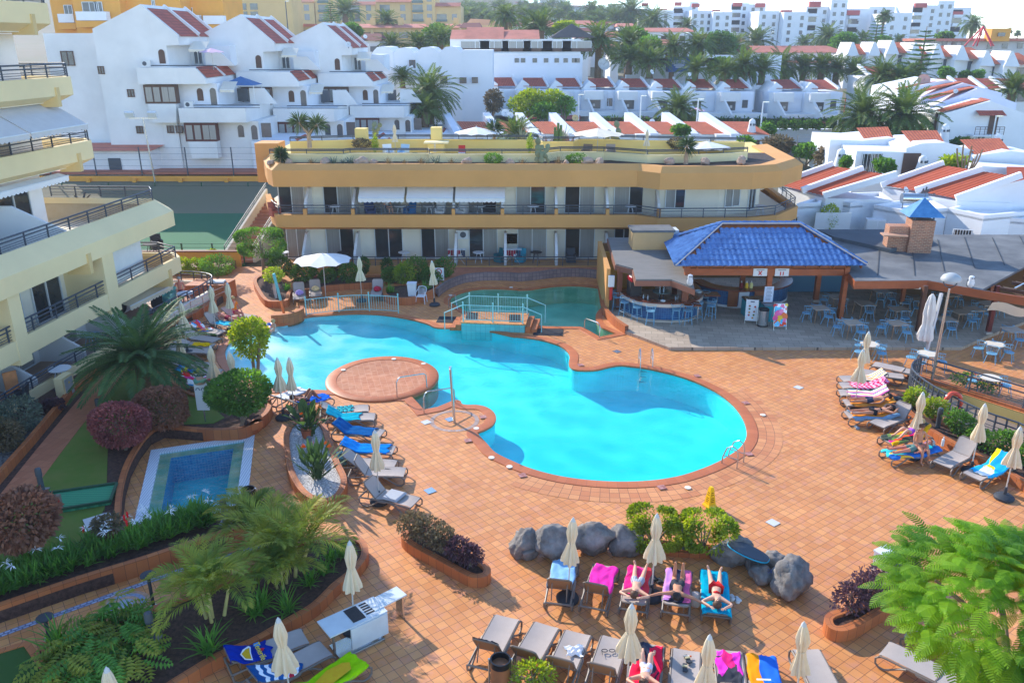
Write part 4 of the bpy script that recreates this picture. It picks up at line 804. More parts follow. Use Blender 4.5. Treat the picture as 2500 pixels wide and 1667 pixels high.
def make_table(rnd_=0):
 o=TG('cafe_table','x','table');q=MB()
 if rnd_:q.L([(.42,.71),(.43,.72),(.43,.745),(.02,.75)],n=24)
 else:q.X((0,0,.73),(.85,.85,.035))
 q.B('table_top',TTOP if not rnd_ else mat(0,rg(222,208,186),.45,.05),o)
 for sx in(-1,1):
  for sy in(-1,1):r_=.25 if rnd_ else.36;MB().T([(r_*sx,r_*sy,.71),((r_+.05)*sx,(r_+.05)*sy,0)],[.028,.018],6).B('leg',TLEG,o)
 return o
tab0=make_table();tabr0=make_table(1);tu=[0,0];cu_=[0]
def pT(t,x,y,z,rd,label,ch,rz=.1):
 p=g(t,x,y,z+.74);p.z=z;k=1 if rd else 0;src=(tab0,tabr0)[k];o=src if not tu[k]else dup(src);tu[k]=1
 o.location=p;o.rotation_euler=(0,0,rz);o['label']=label[0];o['group']='round cafe tables' if rd else 'square dining tables'
 for i,a_ in en(ch):
  c=chair0 if not cu_[0]else dup(chair0);cu_[0]=1;r_=.62 if rd else.68
  c.location=p+Vc((r_*cos(a_),r_*sin(a_),0));c.rotation_euler=(0,0,a_+pi/2+pi+rnd.uniform(-.15,.15));c['label']='blue metal chair with spindle back '+label[1];c['group']='chairs '+label[1]
pT('b4',520,1280,.15,0,('square table by ice cream signs under pavilion','at table by ice cream signs'),(pi,-1.2,.2,1.5))
pT('b4',675,1180,.15,0,('square table behind front right pavilion post','at table behind pavilion post'),(-1.5,2.6))
pT('b4',810,1410,.15,0,('square table nearest step before pavilion post','at table nearest terrace step'),(2.9,-1.3,1.6,.25))
pT('b4',1205,1415,.15,0,('square table left of dark slim post on terrace','at table left of dark slim post'),(2.9,-1.2,1.6,.5))
pT('b4',920,1240,.15,0,('square table in middle of shaded terrace','at middle terrace table'),(-1.6,))
pT('b4',1225,1290,.15,0,('square table right of inner timber post','at table right of inner post'),(-1.5,1.6))
pT('b4',1070,1130,.15,0,('square table by back in shade behind inner post','at rear shaded table'),(-2,-1.1))
pT('b4',1420,1210,.15,0,('square table by stone wall left of street lamp','at table by stone wall'),(2.6,-2.2))
pT('b4',1660,1160,.15,0,('square table against stone wall behind lamp post','at table against stone wall'),(.1,1.2,3))
pT('b4',1780,1315,.15,0,('square table pushed against another right of folded parasol','at the paired tables'),(2.7,-1.2,-.3))
pT('b4',1880,1290,.15,0,('square table at back of pushed together pair','behind paired tables'),(.2,))
pT('b4',1640,1380,.15,0,('square table behind folded parasol and lamp post','at table behind folded parasol'),(3.0,-1.6))
pT('b4',2010,1240,.15,0,('square table under shade cloth at stone wall end','at table under shade cloth'),(.0,2.8))
pT('b4',2240,1475,0,0,('square table below terrace at right edge','at table on right edge'),(-1.6,1.4))
pT('c4',962,70,0,1,('round table half hidden by closed parasols','at round table behind closed parasols'),(1.9,-.9,.2,3.6))
pT('c4',1475,155,0,1,('round table at foot of lamp post','at round table by lamp post'),(2.7,-2.4,.9,-.5))
pT('c4',2075,70,0,1,('round table with three chairs near right edge below terrace','at round table below terrace'),(2.8,-2.2,-.6,.8))
pT('c4',2040,370,0,1,('round table behind ramp rail','at round table behind ramp rail'),(2.5,-.2))
p=g('c4',1510,415);lp=TG('street_lamp','tall steel lamp post with grey dome head by ramp rail','street lamp',p);MB().T([(0,0,0),(0,0,4.25)],[.07,.045],8).B('pole',SL,lp)
q=MB();q.T(arc(.3,R(-180),R(0),0,12),.025,5);me=[(x,0,y+4.62)for x,y,z in arc(.3,R(-180),R(0),0,12)];MB().T(me,.025,5).B('yoke',IRON,lp);MB().L([(.4,4.62),(.41,4.68),(.33,4.82),(.16,4.92),(.02,4.94)],n=20).B('lamp_head',mat(0,rg(178,180,178),.5,.05),lp,zs=1)
def easel(lab,t,x,y,w_,h_,fn,rz=.1,tilt=.2):
 p=g(t,x,y,.15);o=TG('menu_board',lab,'sign board',p,rz);M_=MR(-tilt,3,'X')
 for s in(-1,1):
  q=MB();q.T([(s*w_/2,0,0),(s*w_/2,h_*.2,h_*1.02)],.016,5);q.T([(s*w_/2,h_*.42,0),(s*w_/2,h_*.21,h_*1.02)],.016,5);q.B('frame',SL,o)
 q=MB();q.X((0,h_*.1+.02,h_*.56),(w_,.02,h_*.88),M=MR(-.19,3,'X'));b_=q.B('panel',NOTE,o);fn(o,w_,h_);return o
def dots(o,w_,h_):
 q=MB();q.cur=0
 for k,(u,v)in en(((-.2,.75),(.25,.72),(-.2,.6),(-.2,.42),(.2,.47),(-.22,.28),(.18,.3),(.1,.15))):
  q=MB();z=h_*(.14+.8*v);q.L([(.05,0),(.05,.012)],(u*w_,h_*.02+.19*(z-h_*.1)-.015,z),9,MR(pi/2,3,'X'));q.B('food_picture',mat('food_%d'%(k%4),(rg(150,90,40),rg(190,60,40),rg(90,110,50),rg(206,150,70))[k%4],.7,.2,20),o)
 MB().X((0,h_*.16,h_*.92),(.2,.02,.05)).B('heading',INK,o)
easel('white menu board with small food pictures left of centre bar post','b3',2160,1425,.6,1.25,dots,-.25)
def pop(o,w_,h_):
 MB().X((0,h_*.1,h_*.56),(w_*.94,.025,h_*.84),M=MR(-.19,3,'X')).B('poster',bL(0,[rg(70,190,226),rg(255,255,255),rg(250,130,170),rg(250,190,60),rg(70,190,226),rg(240,90,60),rg(120,210,240)],7,zo='Object'),o)
 for k,(x,z,r_,c_)in en(((-.12,.62,.2,rg(240,110,170)),(.18,.5,.2,rg(250,130,70)),(-.05,.45,.16,rg(250,200,60)),(-.28,.46,.14,rg(236,90,150)),(.02,.72,.12,rg(250,150,190)))):MB().L([(r_,0),(r_,.02)],(x,h_*.05+.1*z*h_-.02-.004*k,z*h_),14,MR(pi/2,3,'X')).B('printed_disc',mat('ice_print_%d'%k,c_,.5,.08,12),o)
 for s,c_ in((-.3,rg(220,60,60)),(.3,rg(236,214,90))):MB().L([(.09,0),(.09,.03)],(s,h_*.18,h_*.93),10,MR(pi/2,3,'X')).B('lolly_shape',mat('lolly_%d'%int(s*10+5),c_,.5,.05),o)
easel('bright ice cream poster board with pink and orange discs','b4',160,1480,.66,1.35,pop,.1)
fz=TG('ice_cream_freezer','turquoise ice cream chest freezer behind poster board','freezer',g('b4',120,1420,.15)+Vc((-.1,.5,0)),.05);MB().X((0,0,.45),(1.0,.65,.85)).B('cabinet',mat('turquoise_panel',rg(20,164,176),.4,.05),fz);MB().X((0,0,.9),(1.04,.7,.06)).B('lid',mat(0,rg(120,130,134),.2,.05),fz)
fz=TG('ice_cream_freezer','turquoise chest freezer with grey lid behind centre post','freezer',Vc((12.95,41.9,.15)),.05);MB().X((0,0,.45),(1.1,.7,.85)).B('cabinet',MC['turquoise_panel'],fz);MB().X((0,0,.92),(1.14,.75,.08)).B('lid',mat(0,rg(70,76,82),.2,.05),fz)
p=g('b3',2265,1440,.15);bn=TG('pedal_bin','brushed steel bin with black lid at centre bar post','bin',p);MB().L([(.27,.05),(.27,.85)],n=20).B('body',SL,bn,zs=1);q=MB();q.L([(.28,0),(.28,.07)],n=20);q.L([(.275,.85),(.26,.93),(.05,.94)],n=20);q.B('lid',mat(0,rg(34,34,36),.6,.1),bn,zs=1)
# sun loungers
LFR=mat(0,rg(128,114,102),.45,.06,2);LSL=mat(0,rg(178,164,154),.8,.05,3,zb_=.2,bs=200);LBK=mat(0,rg(150,112,78),.8,.06,3)
HS=.34;HX=-.32
def lprof(s,ang):
 bl_=.64
 if s>=bl_:return Vc((HX+s-bl_,0,HS))
 k=bl_-s;return Vc((HX-k*cos(ang),0,HS+k*sin(ang)))
LM={}
def make_lounger(ang):
 o=TG('sun_lounger','x','sun lounger');q=MB()
 for s in(-.33,.33):
  q.T([(HX-.02,s,HS-.01),(.8,s,HS-.01),(.93,s,HS-.03)],.03,6);q.T([(HX,s,HS-.01),(-.9,s,HS-.06)],.028,6)
 for x in(-.9,.93):q.T([(x,-.33,HS-.05),(x,.33,HS-.05)],.028,6)
 q.T([(.1,-.33,HS-.03),(.1,.33,HS-.03)],.02,5);q.B('frame',LFR,o,zs=1)
 for s in(-.36,.36):
  MB().T([(.93,s,HS-.03),(1.0,s,.24),(.99,s,.1),(.9,s,.025),(.76,s,.03),(.6,s,.14),(.42,s,.27),(.3,s,HS-.02)],.027,6).B('leg',LFR,o,zs=1)
  MB().T([(.1,s,HS-.02),(.0,s,.3),(-.2,s,.3),(-.42,s,.12),(-.6,s,.03),(-.78,s,.03),(-.88,s,.12),(-.9,s,HS-.06)],.027,6).B('leg',LFR,o,zs=1)
 MB().grid(lambda u,v:Vc((HX+.02+(.94-HX)*u,(v-.5)*.62,HS+.025-.03*(1-(2*v-1)**2)*(1 if.02<u<.98 else.4)-(.05*max(0,u-.9)*10 if u>.9 else 0)*.6)),14,6).B('seat_sling',LSL,o,zs=1,zf=0)
 b=MB();t=Vc((-cos(ang),0,sin(ang)));nn=Vc((sin(ang),0,cos(ang)));h=Vc((HX,0,HS))
 corner=[h+Vc((0,-.31,0)),h+t*.56+Vc((0,-.31,0)),h+t*.64+Vc((0,-.24,0)),h+t*.64+Vc((0,.24,0)),h+t*.56+Vc((0,.31,0)),h+Vc((0,.31,0))]
 b.T(corner,.024,6,zc=1);bo=b.B('backrest',LFR,o,zs=1)
 b=MB();b.grid(lambda u,v:h+t*(.02+.6*u)+Vc((0,(v-.5)*(.6 if u<.9 else.54),0))+nn*(.02-.025*(1-(2*v-1)**2)),6,6);b.B('back_sling',LSL,bo,zs=1,zf=0)
 b=MB();b.grid(lambda u,v:h+t*(.03+.56*u)+Vc((0,(v-.5)*.56,0))-nn*.012,2,2);b.B('back_underside',LBK,bo,zf=0)
 if ang>.1:
  for s in(-.2,.2):b=MB();b.T([h+t*.4+Vc((0,s,-.02)),(HX-.35,s,.2)],.016,5);b.B('back_support',LFR,o)
 return o
LOUNG=[]
def lG(t,fx,fy,hx,hy,ang,label,z=0):
 a,b=(Vc(P2(g(t,*k)if t else N(*k)))for k in((fx,fy),(hx,hy)));d=(a-b);rz=atan2(d.y,d.x);c=(a+b)/2
 key=round(ang,2)
 if key in LM:o=dup(LM[key])
 else:o=LM[key]=make_lounger(ang)
 o.location=(c.x,c.y,z);o.rotation_euler=(0,0,rz);o['label']=label;o['group']='sun loungers around pool'
 o['ang']=ang;LOUNG.append(o);return o
TWS=0
def tW(l,s0,s1,m_,label,w0=.33,w1=.33,drop=.0,seed=0,zn='towel',dy=0,cat='towel',lift=.0):
 global TWS;TWS+=1;seed=TWS
 """cloth lying along a lounger from distance s0 to s1 of its head, hanging a little over the sides"""
 r_=random.Random(seed);ph=[r_.uniform(0,6.3)for _ in range(6)];ang=l['ang'];q=MB();nu,nv=34,20;T=Matrix.Translation(l.location)@MR(l.rotation_euler[2],4,'Z')
 def fn(u,v):
  s=s0+(s1-s0)*u+.05*sin(v*9+ph[0])*(.4+.6*u)-.03*sin(v*17+ph[1]);s=max(-.1,s);p=lprof(max(0,s),ang);y=-w0+(w0+w1)*v+dy+.03*sin(u*11+ph[2])
  wr=.007*sin(u*15+v*7+ph[3])+.006*sin(v*17-u*6+ph[4])+.006*sin(u*27+ph[5]+v*9)*sin(v*5+ph[1])+.006*abs(sin(v*8+u*5+ph[0]))
  ov=max(0,abs(y)-.33);yy=max(-.37,min(.37,y));z=p.z+.042+lift+wr*1.2-ov*1.2
  if s<.0:z-=-s*.9
  x=p.x
  if p.x>.93:z-=(p.x-.93)*1.3;x=.95+(p.x-.93)*.25
  return T@Vc((x,yy,z))
 q.grid(fn,nu,nv);o=q.B(zn,m_,zs=1,zf=0);o.data.set_sharp_from_angle(angle=pi)
 sm_=o.modifiers.new('thick','SOLIDIFY');sm_.thickness=.008;return tag(o,label,cat)
def cloth(n_,c,v=.16):return mat('towel_'+n_,c,.95,v,4,zb_=.3,bs=120,zq=.05)
D=lambda p:P2(p)
A1=lG('d3',500,640,455,875,1.0,'lounger under a pale blue towel, leftmost of upper row of five')
A2=lG('d3',845,690,775,905,1.0,'lounger with bright pink towel half over it, second of upper row')
A3=lG('d3',1165,700,1120,930,.3,'lounger with pink towel and a sunbather in grey shorts')
A4=lG('d3',1510,720,1490,960,.35,'lounger with pink and navy towel under a face down sunbather')
A5=lG('d3',1830,740,1845,985,.1,'lounger fully wrapped in a turquoise towel, rightmost of upper row')
tW(A1,.15,1.82,cloth('pale_blue',rg(140,186,220)),'pale blue towel covering leftmost lounger of upper row',.32,.36)
tW(A2,.3,1.84,cloth('pink',rg(236,56,168)),'crumpled bright pink towel on second lounger of upper row',.30,.36,seed=2,dy=-.05)
tW(A3,.55,1.85,sP_(0,[rg(240,70,80),rg(236,60,150),rg(240,60,140),rg(220,40,130)],1,1),'pink and coral towel under the sunbather in grey shorts',.3,.36)
tW(A4,.2,1.85,sP_(0,[rg(236,110,160),rg(44,50,70),rg(44,50,70),rg(200,140,210)],1,1),'pink, navy and lilac towel under the face down sunbather',.34,.36)
tW(A5,-.05,1.95,cloth('turquoise',rg(0,164,196)),'large turquoise towel wrapped over rightmost lounger of upper row',.4,.42)
B0=lG('d2',2215,1160,2070,1440,1.0,'empty lounger with a dark towel roll on its headrest beside the litter bin')
B1=lG('d3',300,1230,140,1510,1.0,'empty taupe lounger behind litter bin and small bush')
B2=lG('d3',585,1310,465,1590,1.0,'taupe lounger with crumpled white cloth on its seat')
B3=lG('d3',920,1360,825,1650,1.0,'taupe lounger with dark sunglasses lying on its seat')
B4=lG('d3',1240,1440,1205,1700,.35,'lounger with a red and black towel at the bottom edge')
B5=lG('d3',1575,1500,1560,1760,.35,'taupe lounger with black sandals on its seat')
B6=lG('d3',1965,1550,1985,1720,.9,'lounger with a pink and black swimsuit drying on it')
B7=lG('d3',2265,1580,2310,1800,.35,'lounger with a blue and orange towel at the bottom edge')
B8=lG('d4',450,1520,560,1740,.3,'empty taupe lounger under a closed parasol at bottom right')
B9=lG('d4',1260,1450,1620,1630,.0,'taupe lounger partly hidden under the feathery tree, nearer one')
B10=lG('d4',1480,1280,1830,1440,.0,'taupe lounger partly hidden under the feathery tree, farther one')
tW(B0,-.04,.2,cloth('black',rg(40,40,50)),'dark towel rolled over headrest of lounger by bin',.3,.3)
tW(B4,.1,1.85,bL(0,[rg(236,30,70),rg(236,30,70),rg(40,44,60),rg(236,40,80),rg(60,64,80)],3),'red towel with black patches under the sunbather at the bottom edge',.34,.36)
tW(B6,.75,1.8,bL(0,[rg(240,60,190),rg(56,58,66),rg(240,80,200),rg(70,72,80),rg(230,40,120)],2.5),'pink and charcoal swimwear spread over a lounger',.26,.3,seed=8,zn='swimsuit',cat='swimsuit')
tB7=tW(B7,.2,1.92,sP_(0,[rg(40,110,210),rg(40,110,210),rg(40,110,210),rg(246,150,20),rg(246,150,20)],1,1),'blue and orange towel on a lounger at the bottom edge',.36,.36)
wc=g('d3',590,1275,.4);m=MB();m.grid(lambda u,v:Vc((wc.x+(u-.5)*.42*(1-.2*sin(v*5)),wc.y+(v-.5)*.4*(1-.3*sin(u*4)),.39+.06*sin(u*pi)*sin(v*pi)+.025*sin(u*14+v*4)+.022*sin(v*17-u*5))),20,20);tag(m.B('white_cloth',mat(0,rg(240,240,240),.9,.05,4),zs=1,zf=0),'crumpled white cloth on the third lounger of the bottom row','cloth')
C1=lG('c4',700,445,1090,445,.55,'lounger with striped orange and black towel, back in right group')
C2=lG('c4',705,505,1095,515,.55,'lounger with pink zigzag towel in right group')
C3=lG('c4',690,570,1110,600,.55,'lounger with rainbow striped towel in right group')
C4=lG('c4',710,660,1180,675,.35,'lounger with an orange towel under a man in dark trunks')
C5=lG('c4',740,770,1190,775,.3,'lounger with blue edged orange towel, front of crowded right row')
C6=lG('c4',960,880,1330,740,.95,'empty lounger with raised back between two groups of sunbathers')
C7=lG('c4',1070,1010,1480,930,.8,'lounger of woman in purple by kerb planter')
C8=lG('c4',1090,1130,1540,1085,.25,'lounger with a turquoise and blue towel under a sunbather, front right')
C9=lG('c4',1580,1225,1850,1080,.95,'empty taupe lounger with raised back beside the last planter')
C10=lG('c4',1850,1330,2170,1210,.8,'lounger under a blue and yellow beach towel half hidden by the tree')
C11=lG('c4',900,385,1180,420,.0,'flat lounger at very back left of right group')
C12=lG('c4',1050,325,1320,385,.0,'flat lounger at back of right group next to ramp rail')
tW(C1,.0,1.3,sP_(0,[rg(246,240,230),rg(240,150,50),rg(240,200,110),rg(246,240,230),rg(60,60,66)],3,1),'orange, cream and black striped towel on a lounger',.3,.34)
tW(C2,-.05,1.5,sP_(0,[rg(230,20,80),rg(250,170,200),rg(236,40,100),rg(252,200,216)],4,0,zig=.7),'pink zigzag towel on a lounger',.34,.36)
tW(C3,.0,1.6,sP_(0,[rg(20,110,120),rg(246,246,240),rg(250,200,80),rg(250,240,220),rg(250,130,150),rg(230,120,200)],2,1),'rainbow striped towel on a lounger',.34,.36)
tW(C4,.0,1.7,cloth('orange',rg(236,150,60)),'orange towel under man in dark trunks',.34,.36)
tW(C5,.0,1.75,sP_(0,[rg(120,150,170),rg(236,150,50),rg(236,150,50),rg(110,150,180)],1,1),'orange towel with blue edges on the front lounger of the right row',.34,.44)
tW(C7,.0,1.9,bL('flowers',[rg(236,20,120),rg(240,180,20),rg(70,80,70),rg(240,90,40),rg(230,30,130),rg(120,150,80)],4),'pink and yellow flowered towel under the woman in purple',.34,.36)
tW(C8,.0,1.95,bL('sea',[rg(20,180,200),rg(40,110,190),rg(60,200,210),rg(30,90,170),rg(230,180,60)],4),'turquoise and blue patterned towel under the front right sunbather',.36,.4)
tC10=tW(C10,-.1,1.6,bL(0,[rg(30,180,226),rg(30,180,226),rg(30,170,220),rg(240,214,30),rg(60,190,230),rg(250,250,250)],2.2),'bright blue beach towel with a yellow island print',.36,.38)
D1=lG('c2',400,560,200,650,.6,'lounger with white printed towel by ficus hedge')
D2=lG('c2',600,620,370,700,.6,'lounger of sunbather with raised knees and blue towel')
D3=lG('c2',960,715,650,740,.55,'lounger with small teal striped cloth, back of pebble planter row')
D4=lG('c2',1035,790,680,800,.65,'lounger draped with bright teal towel')
D5=lG('c2',1130,940,730,900,.55,'lounger draped with navy towel')
D6=lG('c2',1230,1090,800,1070,.45,'lounger covered by a long sky blue towel')
D7=lG('c2',1200,1220,840,1200,.7,'empty grey lounger just behind closed parasol of row')
D8=lG('c2',1290,1290,900,1285,1.0,'empty grey lounger just in front of the closed parasol of the row')
D9=lG('c2',1420,1560,1000,1460,.85,'grey lounger with white rimmed tray, nearest of the pebble planter row')
tW(D1,.2,1.8,sP_('white_print',[rg(230,230,232),rg(230,230,232),rg(120,130,150),rg(236,236,236)],3,0),'white towel with dark print by the ficus hedge',.32,.34)
tW(D2,.5,1.9,cloth('cobalt',rg(20,100,210)),'cobalt blue towel under sunbather with raised knees',.33,.36)
tW(D3,.7,1.3,sP_(0,[rg(20,160,170),rg(20,100,120),rg(60,190,190)],4,0),'small teal striped cloth on a lounger',.28,.3)
tW(D4,-.08,1.35,cloth('teal',rg(0,170,190)),'bright teal towel hanging over a lounger back',.34,.44)
tW(D5,-.05,1.6,cloth('navy',rg(0,88,150)),'navy blue towel along a lounger',.34,.4)
tW(D6,-.05,1.75,cloth('sky_blue',rg(0,128,210)),'long sky blue towel along a lounger',.34,.42)
E1=lG(0,620,790,545,778,.6,'grey lounger of people at far left poolside')
E1b=lG(0,598,802,520,792,.6,'grey lounger of figure at far left poolside')
E2=lG(0,572,810,502,797,.95,'grey lounger with raised back and a turquoise towel on its seat')
E3=lG(0,548,828,465,815,.6,'grey lounger with colourful flowered towel below handrail')
E4=lG(0,528,846,455,836,.6,'empty grey lounger between flowered towel and cycad palm')
E5=lG(0,512,860,440,855,.3,'grey lounger with yellow things at its foot by cycad palm')
E6=lG(0,500,873,428,872,.3,'empty grey lounger with only its foot end clear of cycad palm')
E7=lG(0,505,908,430,905,.2,'empty grey lounger below cycad palm fronds')
E8=lG(0,525,925,450,925,.3,'grey lounger with blue and yellow towel by lawn kerb')
E9=lG(0,540,940,462,943,.4,'grey lounger with red and pink towel by lawn kerb')
E10=lG(0,552,956,480,963,.4,'grey lounger with white patterned towel next to sign')
tW(E2,.8,1.7,cloth('turq2',rg(60,190,220)),'turquoise towel on raised back grey lounger',.24,.26)
tW(E3,.1,1.2,bL(0,[rg(60,170,220),rg(240,80,70),rg(250,200,60),rg(240,240,240),rg(230,60,120)],6),'colourful flowered towel on a grey lounger',.3,.33)
tW(E5,.9,1.8,cloth('yellow',rg(246,190,20)),'yellow towel at foot of grey lounger',.2,.24)
tW(E8,-.05,1.0,sP_(0,[rg(20,90,200),rg(40,180,220),rg(240,220,60)],2,0),'blue and yellow towel over a lounger back by the lawn kerb',.32,.35)
tW(E9,.0,1.3,bL(0,[rg(240,50,50),rg(250,250,250),rg(240,60,150),rg(40,40,50)],5),'red, pink and white towel by the lawn kerb',.32,.35)
tW(E10,.0,1.3,bL(0,[rg(250,250,250),rg(240,130,190),rg(60,150,200),rg(250,230,240)],6),'white and pink patterned towel next to the sign',.32,.35)
F1=lG('b2',412,1255,405,1165,1.0,'taupe lounger with lilac bag facing pool at back planter')
F2=lG('b2',555,1225,548,1145,1.0,'taupe lounger with straw hat facing pool at back planter')
F3=lG('b2',1080,1240,1118,1130,1.1,'taupe lounger with red and black bag behind the white fence')
for l,lab,c_,s in((F1,'lilac and white bag on lounger at back planter',rg(176,150,210),1.1),(F2,'straw coloured hat on lounger at back planter',rg(222,194,140),.8),(F3,'red and black beach bag on lounger behind fence',rg(190,30,60),.9)):
 T=Matrix.Translation(l.location)@MR(l.rotation_euler[2],4,'Z');p=T@(lprof(s,l['ang'])+Vc((0,0,.03)));q=MB();q.L([(.2,0),(.24,.08),(.18,.2),(.05,.26)],p,12,f=lambda a_,z:1+.15*sin(3*a_+z*9));tag(q.B('beach_bag' if 'bag' in lab else 'straw_hat',mat('bag_'+str(int(s*10)),c_,.9,.25,9),zs=1),lab,'bag' if 'bag' in lab else 'hat')
G1=lG(0,500+1750/7.84,1500+690/7.84,500+640/7.84,1500+1120/7.84,.5,'taupe lounger with blue printed souvenir towel along planter wall')
G2=lG(0,500+2130/7.84,1500+960/7.84,500+1150/7.84,1500+1480/7.84,.5,'taupe lounger with blue and white sailor towel')
G3=lG('d2',800,1560,520,1760,.5,'lounger covered by a lime green towel with yellow print')
tG1=tW(G1,-.12,1.05,cloth('royal_blue',rg(6,50,160)),'royal blue souvenir towel with yellow island print and red heart',.33,.36)
tG2=tW(G2,-.05,1.15,sP_(0,[rg(20,80,140),rg(20,80,140),rg(240,244,248),rg(20,90,150),rg(240,244,248),rg(30,100,160),rg(240,244,248),rg(200,40,60),rg(240,244,248),rg(20,80,140)],1,0),'blue and white sailor towel with red lettering',.33,.36)
tG3=tW(G3,-.05,1.95,cloth('lime',rg(160,214,10)),'lime green souvenir towel with yellow island print',.36,.4)
def on_l(l,s,y,h=.075):T=Matrix.Translation(l.location)@MR(l.rotation_euler[2],4,'Z');return T@(lprof(s,l['ang'])+Vc((0,y,h)))
def patch(l,pts,m_,zP,zn,h=.085,n=1):
 q=MB();vs=[on_l(l,s,y,h)for s,y in pts];q.poly(vs);return q.B(zn,m_,zP,zf=0)
YEL=mat(0,rg(246,204,20),.9,.2,14,col2=rg(220,160,20));REDM=mat(0,rg(210,20,50),.9,.05);WHT=mat(0,rg(244,244,244),.9,.04);SKY=mat(0,rg(30,150,230),.9,.05)
patch(G1,[(.36,-.3),(.56,-.3),(.6,0),(.66,.22),(.62,.28),(.42,.1),(.3,-.1)],WHT,tG1,'island_border',.083);patch(G1,[(.39,-.26),(.54,-.26),(.57,0),(.62,.2),(.5,.12),(.34,-.08)],YEL,tG1,'island_print',.088)
patch(G1,[(.8,.0),(.86,.05),(.93,.0),(.86,-.07)],REDM,tG1,'heart_print',.09);patch(G1,[(.72,.2),(.8,.12),(.88,.14),(.86,.3),(.74,.3)],SKY,tG1,'dolphin_print',.09)
tx=text(tG1,'Tenerife',.2,on_l(G1,.8,-.06,.1),(0,0,G1 .rotation_euler[2]-pi/2-.0),mat(0,rg(250,220,60),.9,.05));
patch(G3,[(.7,-.25),(1.5,-.2),(1.62,.0),(1.5,.12),(1.1,.2),(.6,.05)],YEL,tG3,'island_print',.1)
patch(B7,[(1.0,-.1),(1.05,-.1),(1.02,.22),(.97,.22)],WHT,tB7,'white_print',.1)
# parasols
CANV=mat(0,rg(226,208,174),.85,.08,2,zb_=.15,bs=150);POLE=mat(0,rg(196,190,180),.4,.05);BASE=mat(0,rg(56,60,66),.6,.08)
def make_parasol(H=2.55,seed=0,flare=.2,base=1):
 r_=random.Random(seed);o=TG('closed_parasol','x','parasol');ph=r_.uniform(0,6)
 MB().T([(0,0,.25),(0,0,H-.03)],.02,7).B('pole',POLE,o)
 f=lambda a_,z:1+.28*sin(8*a_+ph+1.2*z)*(.5 if z>H-.25 else 1)+.1*sin(3*a_+ph)
 pf=[(flare,H-1.32),(flare*.95,H-1.2),(flare*.6,H-.92),(.075,H-.72),(.095,H-.6),(.125,H-.42),(.1,H-.2),(.06,H-.06),(.03,H-.03)]
 MB().L(pf,n=40,f=f).B('canopy',CANV,o,zs=1)
 MB().L([(.062,H-.06),(.05,H-.01),(.02,H+.035),(.008,H+.06)],n=12).B('finial',mat(0,rg(198,200,196),.5,.04),o,zs=1)
 MB().T(arc(.085,0,2*pi,H-.73,10),.012,4).B('tie_strap',CANV,o)
 if base:MB().L([(.3,0),(.31,.08),(.22,.15),(.06,.18),(.045,.42),(.03,.43)],n=18).B('base',BASE,o,zs=1)
 return o
par=[make_parasol(2.55,1),make_parasol(2.55,2,.24),make_parasol(2.5,3,.17)];pu=[0,0,0]
def pR(t,x,y,k,label,z=0,tilt=(0,0),sc=1,H=2.6):
 p=g(t,x,y,z+H*sc)if t else N(x,y,z+H*sc);p.z=z;o=dup(par[k])if pu[k]else par[k];pu[k]=1
 o.location=p;o.rotation_euler=(tilt[0],tilt[1],rnd.uniform(0,6));o.scale=(sc,)*3;o['label']=label;o['group']='closed beige parasols'
 return o
pR('d3',550,75,0,'closed beige parasol by lounger with pale blue towel',tilt=(0,-.05));pR('d3',1330,58,1,'closed beige parasol before low bed with two clipped bushes')
pR('d3',1105,860,1,'closed beige parasol left of red and black towel, wide skirt');pR('d3',1800,1135,0,'closed beige parasol between black sandals and pink swimwear')
pR('d4',425,980,2,'closed beige parasol over empty lounger at bottom right',tilt=(0,.06));pR('d2',830,320,0,'closed beige parasol through grey tables',tilt=(0,-.04))
pR('d2',247,960,1,'closed beige parasol between blue souvenir towel and sailor towel',tilt=(0,-.04));pR('d1',940,1405,2,'top of closed beige parasol rising at bottom left edge')
pR('c2',310,178,2,'closed taupe parasol by white printed towel near beach');pR('c2',205,190,1,'closed taupe parasol half hidden by light green ficus');pR('c2',1075,835,0,'closed taupe parasol in row by pebble planter')
pR('c1',1870,85,1,'closed parasol between lawn kerb loungers and pool beach');pR('c1',2068,128,0,'closed parasol before shallow beach water',tilt=(0,-.05))
pR('c4',905,115,1,'closed beige parasol over pink zigzag towel');pR('b4',955,1490,0,'closed beige parasol behind crowded right row');pR('c4',1440,485,2,'closed beige parasol behind woman in purple')
pR('c4',1990,600,0,'closed beige parasol by empty raised lounger');pR('c4',2305,805,1,'closed beige parasol at right edge above feathery tree')
pR('b1',1605,1220,1,'closed pale parasol by handrail nearest cycad palm',z=.2);pR('b1',1870,1085,0,'closed pale parasol by handrail before terrace block');pR('b1',2020,1045,2,'closed pale parasol at upper end of handrail');pR('b1',1570,1420,2,'closed pale parasol tip poking out behind cycad palm')
pR('b2',935,825,1,'closed white parasol in bushes before ochre wing',z=.2);pR('b2',1595,862,0,'closed white parasol by no entry sign and plastic chair',tilt=(0,-.04))
